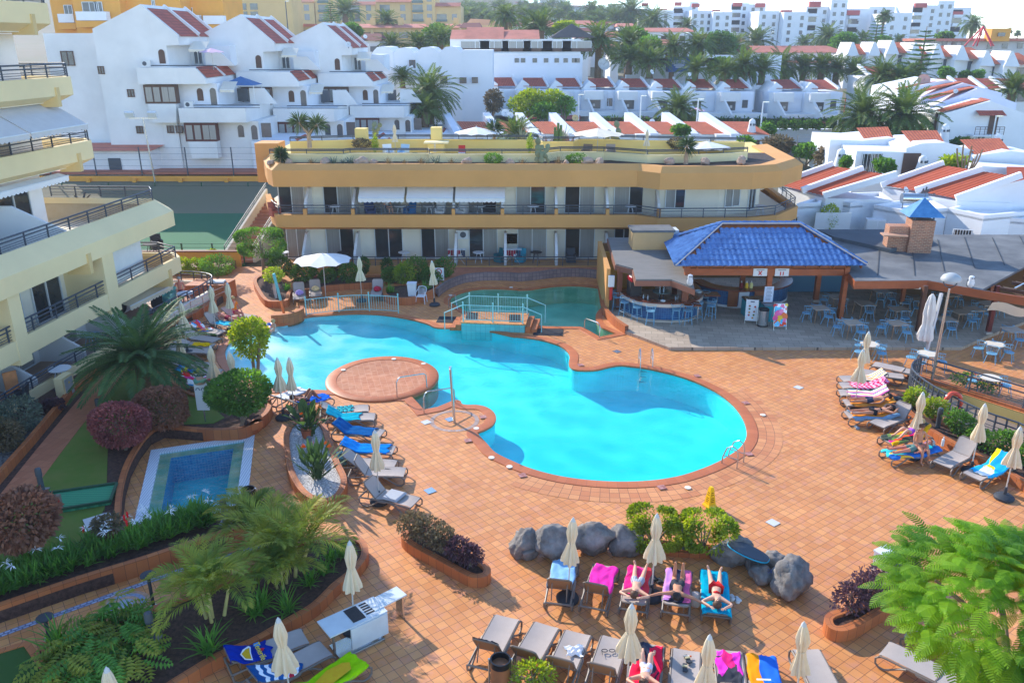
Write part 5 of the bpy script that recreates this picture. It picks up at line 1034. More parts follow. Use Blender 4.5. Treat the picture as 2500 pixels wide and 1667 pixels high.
def mO(lab,p,r_,h,c_,z=0,tilt=0):
 o=TG('open_parasol',lab,'parasol',(p.x,p.y,z),rnd.uniform(0,1));n=10;q=MB();vs=[(0,0,h)];
 for k in range(n):a_=2*pi*k/n;vs+=[(r_*cos(a_),r_*sin(a_),h-.42)]
 for k in range(n):a_=2*pi*(k+.5)/n;vs+=[(r_*.93*cos(a_),r_*.93*sin(a_),h-.36)]
 q.add(vs,[(0,1+k,1+n+k)for k in range(n)]+[(0,1+n+k,1+(k+1)%n)for k in range(n)]);cv=q.B('canopy',c_,o,zf=0)
 q=MB();top=[];bt=[]
 for k in range(2*n+1):a_=2*pi*(k/2)/n;rr=r_*(1 if k%2==0 else.93);top.append((rr*cos(a_),rr*sin(a_),h-(.42 if k%2==0 else.36)));bt.append((rr*1.0*cos(a_),rr*1.0*sin(a_),h-.58))
 q.loft([top,bt],zc=0);q.B('valance',c_,cv,zf=0);MB().T([(0,0,0),(0,0,h+.08)],.025,7).B('pole',POLE,o)
 q=MB()
 for k in range(n):a_=2*pi*k/n;q.T([(0,0,h-.06),(r_*.97*cos(a_),r_*.97*sin(a_),h-.44)],.01,4)
 q.B('ribs',POLE,o);return o
WCAN=mat(0,rg(236,232,226),.85,.05,2);BCAN=mat(0,rg(236,222,196),.85,.05,2)
mO('open white parasol among bushes before ochre wing',g('b2',640,1185),1.65,2.6,WCAN)
for t,x,y,r_,lab in(('a2',1980,1130,1.55,'open white parasol on left of roof terrace'),('a3',803,1142,1.75,'open beige parasol in middle of roof terrace'),('a3',1778,1258,1.6,'open white parasol at right end of roof terrace')):
 p=gy(t,x,y,57.5 if t=='a2' else 55.0);mO(lab,p,r_,p.z-6.66,BCAN if 'beige' in lab else WCAN,6.66)
for t,x,y,d,lab in(('a2',1248,1100,55.5,'closed pale parasol by left chimney of roof terrace'),('a3',1243,1150,54.2,'closed beige parasol on right half of roof terrace'),('a2',1610,1270,54.2,'short closed parasol before capped chimney on roof')):
 p=gy(t,x,y,d);pR('a2',0,0,1 if 'right' in lab else 0,lab,z=6.66);o=[c for c in COL.objects if c.get('label')==lab][0];o.location=(p.x,p.y,6.66);s_=(p.z-6.66)/2.62;o.scale=(s_,)*3
p=g('b4',1500,1680,0);p=g('c4',1460,165,0);cp_=TG('cantilever_parasol','large folded white cantilever parasol with square mast by lamp post','parasol',(p.x,p.y,0));MB().bar((0,0,0),(.25,.1,3.0),.12).B('mast',mat(0,rg(206,204,202),.5,.04),cp_);MB().L([(.3,.75),(.33,.9),(.26,1.3),(.2,1.5),(.24,2.0),(.2,2.5),(.13,2.85),(.04,3.0)],(-.2,0,0),44,f=lambda a_,z:1+.22*sin(9*a_+z*1.5)+.1*sin(4*a_)).B('canopy',mat(0,rg(226,218,208),.85,.08,2),cp_,zs=1)
# pool metalwork, fences and small things
AQUA=mat(0,rg(150,204,200),.4,.06,3)
def bF(label,line,h,step,mt,posts,zn='pool_fence'):
 o=TG(zn,label,'fence',(*line[0][:2],0),local=0);pts=[Vc(p)for p in line];q=MB()
 for z in(.12,h-.06):q.T([p+Vc((0,0,z))for p in pts],.022,6)
 q.B('rails',mt,o);q=MB()
 for a,b in zip(pts,pts[1:]):
  n=max(1,round((b-a).length/step))
  for k in range(n):c=a.lerp(b,k/n);q.T([c+Vc((0,0,.12)),c+Vc((0,0,h-.06))],.011,5)
 bo=q.B('bars',mt,o)
 for i in posts:q=MB();q.T([pts[i],pts[i]+Vc((0,0,h+.06))],.035,8);q.L([(.03,0),(.05,.03),(.02,.08)],pts[i]+Vc((0,0,h+.05)),8);q.B('post',mt,o)
 return o
fa,fb=g('b2',468,1358),g('b2',1287,1330);fm=g('b2',860,1318);fp=[Vc((fa.x+(fb.x-fa.x)*k/12,fa.y+(fb.y-fa.y)*k/12+.55*sin(pi*k/12),0))for k in range(13)]
bF('white bar fence curving along beach end of main pool',fp,1.0,.16,AQUA,(0,4,8,12))
br0,br1=g('b2',1855,1490),g('b3',150,1510);bp0=Vc((br0 .x-.05,br0 .y+.1,0));bp1=Vc((br1 .x,br1 .y+.1,0))
bg=TG('pool_bridge','aqua tiled foot bridge with steps between two pools','bridge',bp0,local=0);q=MB();bw2=Vc((.25,1.75,0));BT=tile(0,rg(120,206,200),rg(104,190,186),rg(90,160,160),.25,.25,zo='UV',ms=.008,zt_=.08)
q.P([P2(bp0),P2(bp1),P2(bp1+bw2),P2(bp0+bw2)],-.5,.42);q.B('body',BT,bg);MB().P([P2(bp0+Vc((-.05,-.08,0))),P2(bp1+Vc((.05,-.08,0))),P2(bp1+bw2),P2(bp0+bw2)],.42,.47).B('deck',DECK,bg)
for e,s in((bp0,-1),(bp1,1)):
 for k in range(2):MB().P([P2(e+Vc((s*(.02+.3*k),0,0))),P2(e+Vc((s*(.3+.3*k),0,0))),P2(e+bw2+Vc((s*(.3+.3*k),0,0))),P2(e+bw2+Vc((s*(.02+.3*k),0,0)))],0,.32-.15*k).B('step',KERB,bg)
 MB().X((e.x-s*.5,e.y+.9,.475),(.6,1.2,.02)).B('rubber_mat',mat('rubber_mat',rg(44,44,50),.9,.1),bg)
for off,lab in((Vc((0,.05,0)),'front aqua bar railing of pool bridge'),(bw2-Vc((0,.1,0)),'rear aqua bar railing of pool bridge')):
 a=bp0+off+Vc((0.1,0,.47));b=bp1+off+Vc((-.1,0,.47));bF(lab,[a,a.lerp(b,.5),b],.95,.13,AQUA,(0,1,2),'bridge_railing')
 for e,s in((a,-1),(b,1)):
  q=MB();f_=e+Vc((s*.95,-.05,0));q.T([e+Vc((0,0,.9)),f_+Vc((0,0,.5)),f_+Vc((0,0,-.45))],.028,7);tag(q.B('handrail',AQUA),('left' if s<0 else 'right')+' sloping aqua handrail at '+('front' if 'front' in lab else 'rear')+' of the pool bridge','handrail')
for t,x,y,lab in(('b2',1760,1390,'dark rubber mat left of pool bridge steps'),('b3',360,1500,'dark rubber mat right of pool bridge steps')):
 p=g(t,x,y);q=MB();q.X((p.x,p.y,.015),(1.5,1.0,.02),rz=-.1);tag(q.B('rubber_mat',MC['rubber_mat']),lab,'mat')
def ladder(lab,p,rz,n=2):
 o=TG('pool_ladder',lab,'ladder',p,rz)
 for s in(-.28,.28):
  q=MB();q.T([(s,-.45,0),(s,-.45,.5),(s,-.4,.72),(s,-.22,.8),(s,-.03,.68),(s,.1,.3),(s,.14,-.15),(s,.14,-.75)],.024,7);q.T([(s,-.45,.35),(s,.08,.35)],.018,6);q.B('rail',SL,o,zs=1)
 for z in(-.2,-.45,-.7):MB().X((0,.14,z),(.5,.1,.03)).B('tread',SL,o)
ladder('steel pool ladder on far edge near bar terrace',g('c3',1230,275),pi);
ladder('steel pool ladder on near right edge of main pool',g('c3',1960,1120),R(52))
def grab(lab,a,b,h=.85):
 q=MB();d=(b-a);q.T([a,a+Vc((0,0,h*.8)),a+d*.06+Vc((0,0,h*.95)),a+d*.14+Vc((0,0,h)),a+d*.9+Vc((0,0,h*.82)),a+d*.98+Vc((0,0,h*.7)),b],.024,7);return tag(q.B('handrail',SL,zs=1),lab,'handrail')
grab('bent steel handrail on round island',g('c2',1275,545,.07),g('c2',1540,462,.07));grab('bent steel handrail by entry steps by shower',g('c2',1515,690),g('c2',1790,600),.9);grab('bent steel handrail at stepped corner of green pool',g('b3',815,1550),g('b3',680,1470),.75)
q=MB();q.T([g('b2',1735,1290),g('b2',1735,1290)+Vc((0,0,.6)),g('b2',1790,1260)+Vc((0,0,.65)),g('b2',1815,1300)],.022,6);tag(q.B('handrail',SL,zs=1),'small steel grab rail at left end of green pool','handrail')
p=sc_+Vc((0,0,0));sh=TG('pool_shower','tall steel shower column on pebble ring peninsula','shower',g('c2',1785,770));MB().T([(0,0,0),(-.1,0,2.35)],.055,10).B('column',SL,sh,zs=1);MB().T([(-.1,0,2.3),(-.1,-.25,2.3)],.03,6).B('spout',SL,sh)
def bo(lab,p,h=.85):
 o=TG('bollard_light',lab,'bollard',p);MB().L([(.085,0),(.085,h*.65),(.1,h*.67),(.1,h*.9),(.085,h*.97),(.03,h)],n=14).B('body',mat(0,rg(84,88,92),.5,.06),o,zs=1);MB().X((0,0,.02),(.34,.34,.05)).B('foot',mat(0,rg(150,146,140),.8,.06),o);o['group']='bollard lights'
bo('grey bollard light on lawn by brick path',g('c1',895,735,ZG));bo('grey bollard light at path end near green panel',g('c1',378,1380,ZG));bo('grey bollard light at end of lily bed',g('d1',2010,150,.4));bo('grey bollard light in soil bed by palm',g('d1',1360,1190,.3));bo('dark bollard light between two clipped bushes',g('d3',1525,355,.1),.8);bo('grey bollard light in purple shrub planter',g('d4',1170,730,.3));bo('grey bollard light in white pebble planter',g('c2',500,1030,.4),.6)
bo('dark leaning bollard light behind life ring',g('c4',1560,830,.2),.9)
for t,x,y,h,lab in(('d1',1370,895,1.0,'dark round topped stand at edge of soil bed by mosaic'),('d1',440,1165,.6,'dark round topped stand on lower path at far left')):
 p=g(t,x,y,.05);o=TG('path_light',lab,'path light',p);MB().T([(0,0,0),(0,0,h)],.045,8).B('stem',BASE,o);MB().L([(.2,h),(.2,h+.03),(.02,h+.05)],n=16).B('disc_top',BASE,o);MB().L([(.14,0),(.12,.03)],n=14).B('foot',SL,o)
p4=[g('c1',420,1420,ZG+.06),g('c1',1045,1330,ZG+.06),g('c1',985,1490,ZG+.06),g('c1',560,1560,ZG+.06)];gp=TG('green_panel','green louvred panel lying on lawn','panel',p4[0],local=0);MB().P([P2(p)for p in p4],ZG+.02,ZG+.12).B('slatted_face',sP_(0,[rg(70,150,110),rg(84,166,122),rg(60,136,98)],9,1,zo='Object',zr_u=.6),gp);q=MB()
for i in range(4):q.bar(p4[i]+Vc((0,0,.09)),p4[(i+1)%4]+Vc((0,0,.09)),.08,.08)
q.B('frame',GRN,gp)
p=g('c1',545,1568,ZG);o=TG('marker_post','short wooden post with red face by green panel','post',p);MB().X((0,0,.3),(.13,.13,.62)).B('post',mat(0,rg(130,116,100),.8,.1),o);MB().X((.04,-.07,.35),(.06,.02,.4)).B('red_face',REDP,o)
for t,x,y,lab,c_ in(('c2',1568,1380,'grey square drain grate left of main pool',0),('c2',1745,745,'grey drain plate inside pebble ring',0),('c2',1532,770,'pale square cover by pebble ring',1),('c4',325,460,'pale square cover on right deck near loungers',1),('d4',98,143,'pale square cover on deck behind yellow sign',1),('c3',970,140,'small grey drain plate near bar terrace corner',0),('d1',880,130,'grey metal cover lying on lawn',1)):
 p=g(t,x,y,ZG+.03 if 'lawn' in lab else 0);q=MB();sz=.32 if 'lawn' not in lab else.75;q.X((p.x,p.y,p.z+.012),(sz,sz,.02),rz=.64);tag(q.B('drain_cover',SL if c_==0 else mat(0,rg(206,206,206),.6,.06)),lab,'drain cover')
LIDS=[('c2',1245,205),('c2',1510,246),('c2',795,302),('c2',1980,822),('c2',2115,1082),('c2',2275,1163),('c3',1602,1350),('c3',2270,703),('b2',2290,1100),('b2',1750,1170)]
for i,(t,x,y)in en(LIDS):
 z=.085 if i<3 else.035;p=g(t,x,y,z);q=MB();q.L([(.11,0),(.11,.012),(.09,.016)],p,20);tag(q.B('skimmer_lid',mat(0,rg(232,226,212),.5,.03)),('round white lid set in the island paving' if i<3 else 'round white lid set in coping paving'),'lid','round lids in island' if i<3 else 'round lids in coping')
MK=[('c3',130,1240),('c3',1370,1347),('c3',2145,1050),('c3',2118,595),('c3',1685,355),('c3',645,258),('c2',2040,720),('c2',1905,930)]
for t,x,y in MK:p=g(t,x,y,.03);q=MB();q.X((p.x,p.y,p.z+.006),(.26,.26,.016),rz=.3);tag(q.B('depth_marker',mat('depth_marker',rg(160,80,70),.6,.25,9,col2=rg(200,150,140))),'dark red depth marker tile set in the pool edge paving','marker','depth markers')
p=N(1700+255/7.84,1150+660/7.84);wf=TG('wet_floor_cone','yellow wet floor warning cone on deck','warning cone',p,R(25));CY=mat(0,rg(244,196,10),.45,.04);q=MB()
q.loft([[(s*w_,e*w_,z)for s,e in((-1,-1),(1,-1),(1,1),(-1,1))]for z,w_ in((0,.17),(.04,.165),(.1,.13),(.62,.065),(.69,.05))],cap=1);q.B('body',CY,wf)
q=MB()
for k in range(4):
 a_=MR(k*pi/2,3,'Z')
 for z,wd in((.2,.1),(.26,.12),(.32,.1),(.43,.09),(.5,.08)):c=a_@Vc((0,-(.13-(z-.1)*.125)-.003,z));q.X(c,(wd,.004,.022),M=a_)
q.B('printed_lines',mat(0,rg(120,70,20),.7,.05),wf)
p=g('d4',1080,655);cs=TG('crate_stand','white plastic crate stand with round holes in its top','stand',g('d4',1085,620),R(30));PW=mat(0,rg(226,228,230),.45,.03)
MB().X((0,0,.62),(.5,.5,.3)).B('box',PW,cs);q=MB();q.X((0,0,.79),(.54,.54,.05));tp_=q.B('top',PW,cs)
for i in range(4):
 for j in range(3):MB().L([(.045,0),(.045,.006)],(-.19+.125*i,-.16+.16*j,.816),12).B('hole',mat(0,rg(166,172,176),.7,.04),tp_)
for sx in(-.2,.2):
 for sy in(-.2,.2):MB().X((sx,sy,.24),(.08,.08,.48)).B('leg',PW,cs)
def litter(lab,p,h=.85,r_=.23):
 o=TG('litter_bin',lab,'bin',p);MB().L([(r_*.92,.03),(r_,h-.14)],n=22).B('body',mat(0,rg(168,112,76),.4,.2,4,stretch=(1,1,.2),zm=.3),o,zs=1);MB().L([(r_*1.03,h-.16),(r_*1.05,h),(r_*.9,h),(r_*.85,h-.2)],n=22).B('bag_liner',mat(0,rg(26,28,32),.35,.1,5),o,zs=1);q=MB()
 for s in(-1,1):q.T([(s*r_*1.12,0,0),(s*r_*1.12,0,h-.02)],.022,6);q.L([(.03,0),(.02,.03)],(s*r_*1.12,0,h-.02),8)
 q.B('stand',SL,o)
litter('copper coloured litter bin with black liner at bottom edge',N(1222,1680));litter('brown litter bin with black liner at corner of small pool',g('c1',2235,1540),.75,.2)
p=g('b2',1300,1150);o=TG('litter_bin','steel litter bin on stand in planter by plastic chair','bin',p+Vc((0,.6,0)));MB().L([(.2,.45),(.22,1.0)],n=16).B('body',SL,o,zs=1);q=MB();[q.T([(s*.25,0,0),(s*.25,0,1.05)],.025,6)for s in(-1,1)];q.B('stand',SL,o)
p=g('b2',1410,1175,.3);o=TG('planter_bin','tall white plastic bin in planter next to plastic chair','bin',p);MB().loft([[(s*w_,e*w_,z)for s,e in((-1,-1),(1,-1),(1,1),(-1,1))]for z,w_ in((0,.2),(.72,.25),(.75,.27),(.78,.27))],cap=1).B('body',PW,o)
p=g('b2',1487,1250);o=TG('plastic_chair','white plastic armchair on deck by round planter','chair',p+Vc((0,.25,0)),R(-8));MB().X((0,0,.42),(.46,.46,.03)).B('seat',PW,o);q=MB()
for k in range(7):x=-.2+k*.067;q.bar((x,.22,.43),(x*1.15,.34,.8),.022,.03)
q.T([(-.25,.32,.72),(-.2,.345,.86),(0,.36,.9),(.2,.345,.86),(.25,.32,.72)],.025,6);q.B('backrest',PW,o)
for s in(-1,1):
 MB().T([(s*.25,.3,.7),(s*.28,.05,.66),(s*.27,-.2,.64),(s*.26,-.25,.45)],.022,6).B('armrest',PW,o)
 for y in(-.24,.24):MB().T([(s*.23,y,.43),(s*.27,y*1.15,0)],.025,6).B('leg',PW,o)
p=g('b2',1650,1105);s_=TG('safety_sign','white no diving sign with red ring by closed white parasol','sign',p);MB().X((0,0,.75),(.62,.03,1.0)).B('board',NOTE,s_);q=MB();q.T([(.17*cos(a_*pi/8),-.025,1.02+.17*sin(a_*pi/8))for a_ in range(16)],.025,5,zc=1);q.bar((-.12,-.03,1.14),(.12,-.03,.9),.02,.03);q.B('red_ring',REDP,s_);q=MB();q.X((0,-.018,.72),(.36,.01,.08));q.X((0,-.018,.58),(.4,.01,.03));q.X((0,-.018,.5),(.34,.01,.03));q.B('printed_lines',INK,s_);MB().T([(0,.03,0),(0,.03,.5)],.03,6).B('post',SL,s_)
p=g('c1',1830,765,ZG);s_=TG('garden_sign','tall grey sign board with two dark arches on post by round bush','sign',p);MB().X((0,0,1.05),(.48,.05,1.1)).B('board',mat(0,rg(214,212,206),.6,.03),s_);MB().T([(0,0,0),(0,0,.5)],.03,6).B('post',SL,s_);MB().L([(.2,1.6),(.24,1.75),(.1,1.85)],n=10).B('painted_top',bL(0,[rg(120,150,110),rg(90,140,120),rg(170,130,100)],4,zo='Object'),s_)
q=MB()
for s in(-.11,.09):q.T([(s-.07,-.035,1.33),(s-.05,-.035,1.4),(s,-.035,1.42),(s+.05,-.035,1.4),(s+.07,-.035,1.33)],.02,5)
q.B('arch_symbols',INK,s_)
p=g('b2',270,1340);q=MB();o=TG('board_post','leaning turquoise and orange surfboard shaped post by curved planter','post',p);q.bar((0,0,0),(-.12,0,.8),.14,.1);q.B('lower_board',mat(0,rg(220,140,80),.5,.06),o);MB().bar((-.12,0,.8),(-.35,0,2.3),.16,.1).B('upper_board',mat(0,rg(110,196,196),.5,.06),o)
cw=cr(G('b2',[(160,1440),(300,1428),(400,1400),(450,1368),(440,1340)],0),4,0);q=MB();q.band(cw,[(0,-.15),(0,.55),(-.2,.55),(-.2,-.1)]);tag(q.B('curved_wall',KERB),'low curved terracotta wall at beach corner of pool','wall')
hr=TG('ramp_handrail','double steel handrail along ramp by hotel block','handrail',(-17,38,0),local=0);pa=[(*P2(g('b1',1500,1405+140,.2)),.2),(*P2(N(470,778,.25)),.25),(*P2(N(553,738,.1)),.1)]
for h in(.65,.95):MB().T([(x,y,z+h)for x,y,z in pa],.024,6).B('rail',SL,hr)
for k in range(7):a_=k/6*2;i=min(1,int(a_));c=Vc(pa[i]).lerp(Vc(pa[i+1]),a_-i);MB().T([c,c+Vc((0,0,.95))],.022,6).B('post',SL,hr)
p=N(520,745,0);tb=TG('tiled_counter','terracotta tiled service block with white tray and notice','counter',(p.x-.5,p.y+1.0,0));MB().P([(-1.2,-.5),(1.0,-.4),(1.3,.8),(-1.0,.9)],0,1.0).B('block',KERB,tb);MB().X((.45,.15,1.06),(.9,.5,.1)).B('tray',NOTE,tb);MB().X((1.2,-.1,.6),(.03,.4,.6),rz=.25).B('notice',NOTE,tb)
f0=G('c4',[(1390,385),(1330,410),(1300,460),(1330,520),(1450,620),(1650,740),(1950,890),(2334,1040)])+[P2(N(2600,1190))]
rr=TG('ramp_railing','curved grey railing along sunken ramp','railing',(*f0[0],0),local=0);rL(rr,[(*p,.05)for p in cr(f0,4,0)],.95,5,1.6,r=.03,zn='rails')
rr=TG('ramp_railing','straight grey railing on top of ochre ramp wall','railing',(*bl[1],0),local=0);rL(rr,[(p[0],p[1]+.15,.12)for p in bl[1:]],.9,5,1.8,r=.03,zn='rails')
lr=TG('life_ring','orange life ring with white bands hung on ramp railing','life ring',g('c4',1660,745)+Vc((0,-.05,.72)));MB().T([(.33*cos(k*pi/14),.05*sin(k),.42*sin(k*pi/14))for k in range(28)],.085,10,zc=1).B('ring',mat(0,rg(226,84,58),.5,.05),lr,zs=1)
for k in range(4):a_=pi/4+k*pi/2;MB().T([(.33*cos(a_-.09),0,.42*sin(a_-.09)),(.33*cos(a_+.09),0,.42*sin(a_+.09))],.092,10).B('white_band',NOTE,lr)
pk=G('c4',[(1130,520),(1230,590),(1290,680),(1500,850),(1800,1020),(2100,1180),(2334,1310),(2500,1400),(2600,1260),(2334,1090),(1950,935),(1650,785),(1440,660),(1300,540)],.3)
pL('long terracotta planter with bushes along ramp railing',pk,.36,SOIL,3)
tc_=TG('folding_tables','grey folding table with dark print and paper sheets under a closed parasol','table',g('d2',920,1190),R(38));GT=mat(0,rg(206,212,212),.4,.06,3)
MB().X((-.05,.05,.72),(1.55,.72,.035)).B('table_top',GT,tc_);MB().X((.02,.08,.741),(.34,.55,.01)).B('dark_print',mat('dark_print',rg(56,52,52),.7,.3,30),tc_);q=MB()
for k in range(5):q.X((.36+.0*k,.3-k*.1,.742),(.22,.05,.008))
q.B('black_lettering',mat(0,rg(40,40,44),.8,.3,30),tc_);MB().X((.2,-.32,.4),(1.0,.05,.6)).B('panel',GT,tc_);MB().X((-.05,-.1,.03),(1.2,.65,.05)).B('foot_frame',SL,tc_)
for sx in(-.7,.6):MB().X((sx,-.2,.36),(.05,.06,.7)).B('leg',SL,tc_)
tb=TG('folding_tables','smaller grey side table at right of printed table','table',g('d2',1190,1030),R(42));MB().X((0,0,.74),(.95,.45,.035)).B('table_top',GT,tb)
for sx in(-.4,.4):MB().X((sx,0,.36),(.05,.3,.72)).B('leg',SL,tb)
T=Matrix.Translation(D9 .location)@MR(D9 .rotation_euler[2],4,'Z');q=MB();q.add([T@Vc(v)for v in[(-.1,-.3,.4),(.45,-.33,.4),(.5,.3,.4),(-.1,.33,.4),(-.06,-.25,.46),(.4,-.28,.46),(.44,.25,.46),(-.06,.27,.46)]],[(0,1,5,4),(1,2,6,5),(2,3,7,6),(3,0,4,7),(4,5,6,7)]);tag(q.B('tray',mat(0,rg(176,176,178),.5,.06)),'grey tray with white rim on the nearest lounger of the row','tray')
def at(l,s,y,h=.04):return on_l(l,s,y,h)
for i,(l,s,y,r_)in en(((B5,1.45,-.05,.3),(B5,1.15,.0,-.2))):
 p=at(l,s,y);q=MB();q.L([(.055,0),(.06,.02),(.05,.04)],p,10);q.add([],[]);M_=MR(r_,3,'Z');q.X(p+Vc((0,.08,.02)),(.1,.26,.035),M=M_);o=tag(q.B('sandal',BASE),'black sandal with gold strap on lounger seat','sandal','black sandals');MB().X(p+Vc((0,.1,.05)),(.12,.05,.03),M=M_).B('strap',mat(0,rg(200,184,140),.4,.1),o)
p=at(B5,1.62,-.02);q=MB();q.T([p+Vc((-.09,0,.02)),p+Vc((.05,0,.02))],.022,8);o=tag(q.B('sun_cream',NOTE),'white and orange sun cream tube by sandals','tube');MB().T([p+Vc((.05,0,.02)),p+Vc((.1,0,.02))],.02,8).B('cap',mat(0,rg(240,100,30),.4,.05),o)
p=at(B3,1.35,.05);q=MB();[q.T([p+Vc((s+.07*cos(k*pi/5),.05*sin(k*pi/5),.02))for k in range(10)],.012,4,zc=1)for s in(-.09,.09)];[q.T([p+Vc((s*.16,0,.02)),p+Vc((s*.15,-.14,.02))],.008,4)for s in(-1,1)];tag(q.B('sunglasses',BASE),'dark sunglasses lying on lounger seat','sunglasses')
for t,x,y,c_,lab,grp in(('d3',1300,660,BASE,'black shoe on deck by parasol foot','black shoes'),('d3',1350,680,BASE,'black shoe on deck by parasol foot','black shoes'),('d3',2000,830,NOTE,'white slipper on deck right of turquoise towel','white slippers'),('d3',2045,850,NOTE,'white slipper on deck right of turquoise towel','white slippers'),('c4',850,830,mat(0,rg(130,150,166),.7,.1),'grey blue shoes left under the front lounger of the right row',None)):
 p=g(t,x,y);q=MB();q.L([(.06,0),(.065,.04),(.04,.08)],p,10);q.X(p+Vc((.03,.1,.03)),(.1,.2,.05),rz=.4);tag(q.B('shoe',c_),lab,'shoe',grp)
p=g('d3',1665,860);q=MB();q.L([(.16,0),(.2,.12),(.17,.26),(.08,.34)],p,14,f=lambda a_,z:1+.1*sin(3*a_));tag(q.B('beach_bag',mat(0,rg(196,182,168),.9,.1,5),zs=1),'grey beige canvas bag between two sunbathers','bag')
p=at(D6,.1,-.55,-.2);q=MB();q.L([(.2,0),(.27,.34),(.25,.34),(.15,.1)],(p.x,p.y,0.02),16);tag(q.B('net_bag',mat(0,rg(120,190,196),.6,.2,20),zs=1),'pale aqua beach basket beside the sky blue towel','bag')
p=g('c4',1215,565,.35);q=MB();q.L([(.12,0),(.16,.06),(.08,.12)],p,10,f=lambda a_,z:1+.5*abs(cos(a_)));tag(q.B('black_bag',BASE,zs=1),'small black bag lying on planter kerb','bag')
p=g('c4',1590,1055);q=MB();q.L([(.05,0),(.05,.25),(.02,.28),(.02,.36)],p+Vc((0,0,.35)),10);tag(q.B('spray_bottle',NOTE),'white spray bottle by front right sunbather','bottle')
# people
def skin_mesh(zn,verts,edges,rad,mats,sub=1,flat=None):
 me=bpy.data.meshes.new(zn);me.from_pydata([tuple(v)for v in verts],edges,[]);o=bpy.data.objects.new(zn,me);COL.objects.link(o)
 sk=o.modifiers.new('skin','SKIN');sk.use_smooth_shade=1;sk.branch_smoothing=.6
 for i,r_ in en(rad):me.skin_vertices[0].data[i].radius=r_ if isinstance(r_,tuple)else(r_,r_)
 me.skin_vertices[0].data[0].use_root=1
 ss=o.modifiers.new('sub','SUBSURF');ss.levels=sub;ss.render_levels=sub
 dg=bpy.context.evaluated_depsgraph_get();dg.update();m2=bpy.data.meshes.new_from_object(o.evaluated_get(dg));bpy.data.objects.remove(o);bpy.data.meshes.remove(me)
 m2 .name=zn;m2 .materials.clear()
 for m in mats:m2 .materials.append(m)
 return m2
SKINS=[mat(0,rg(222,168,138),.55,.06,6,zq=.4),mat(0,rg(198,138,104),.55,.06,6,zq=.4),mat(0,rg(208,128,104),.55,.08,6,zq=.4),mat(0,rg(150,96,70),.5,.06,6,zq=.4)]
EYE=mat(0,rg(40,30,26),.3,.05);LIP=mat(0,rg(170,88,80),.5,.05)
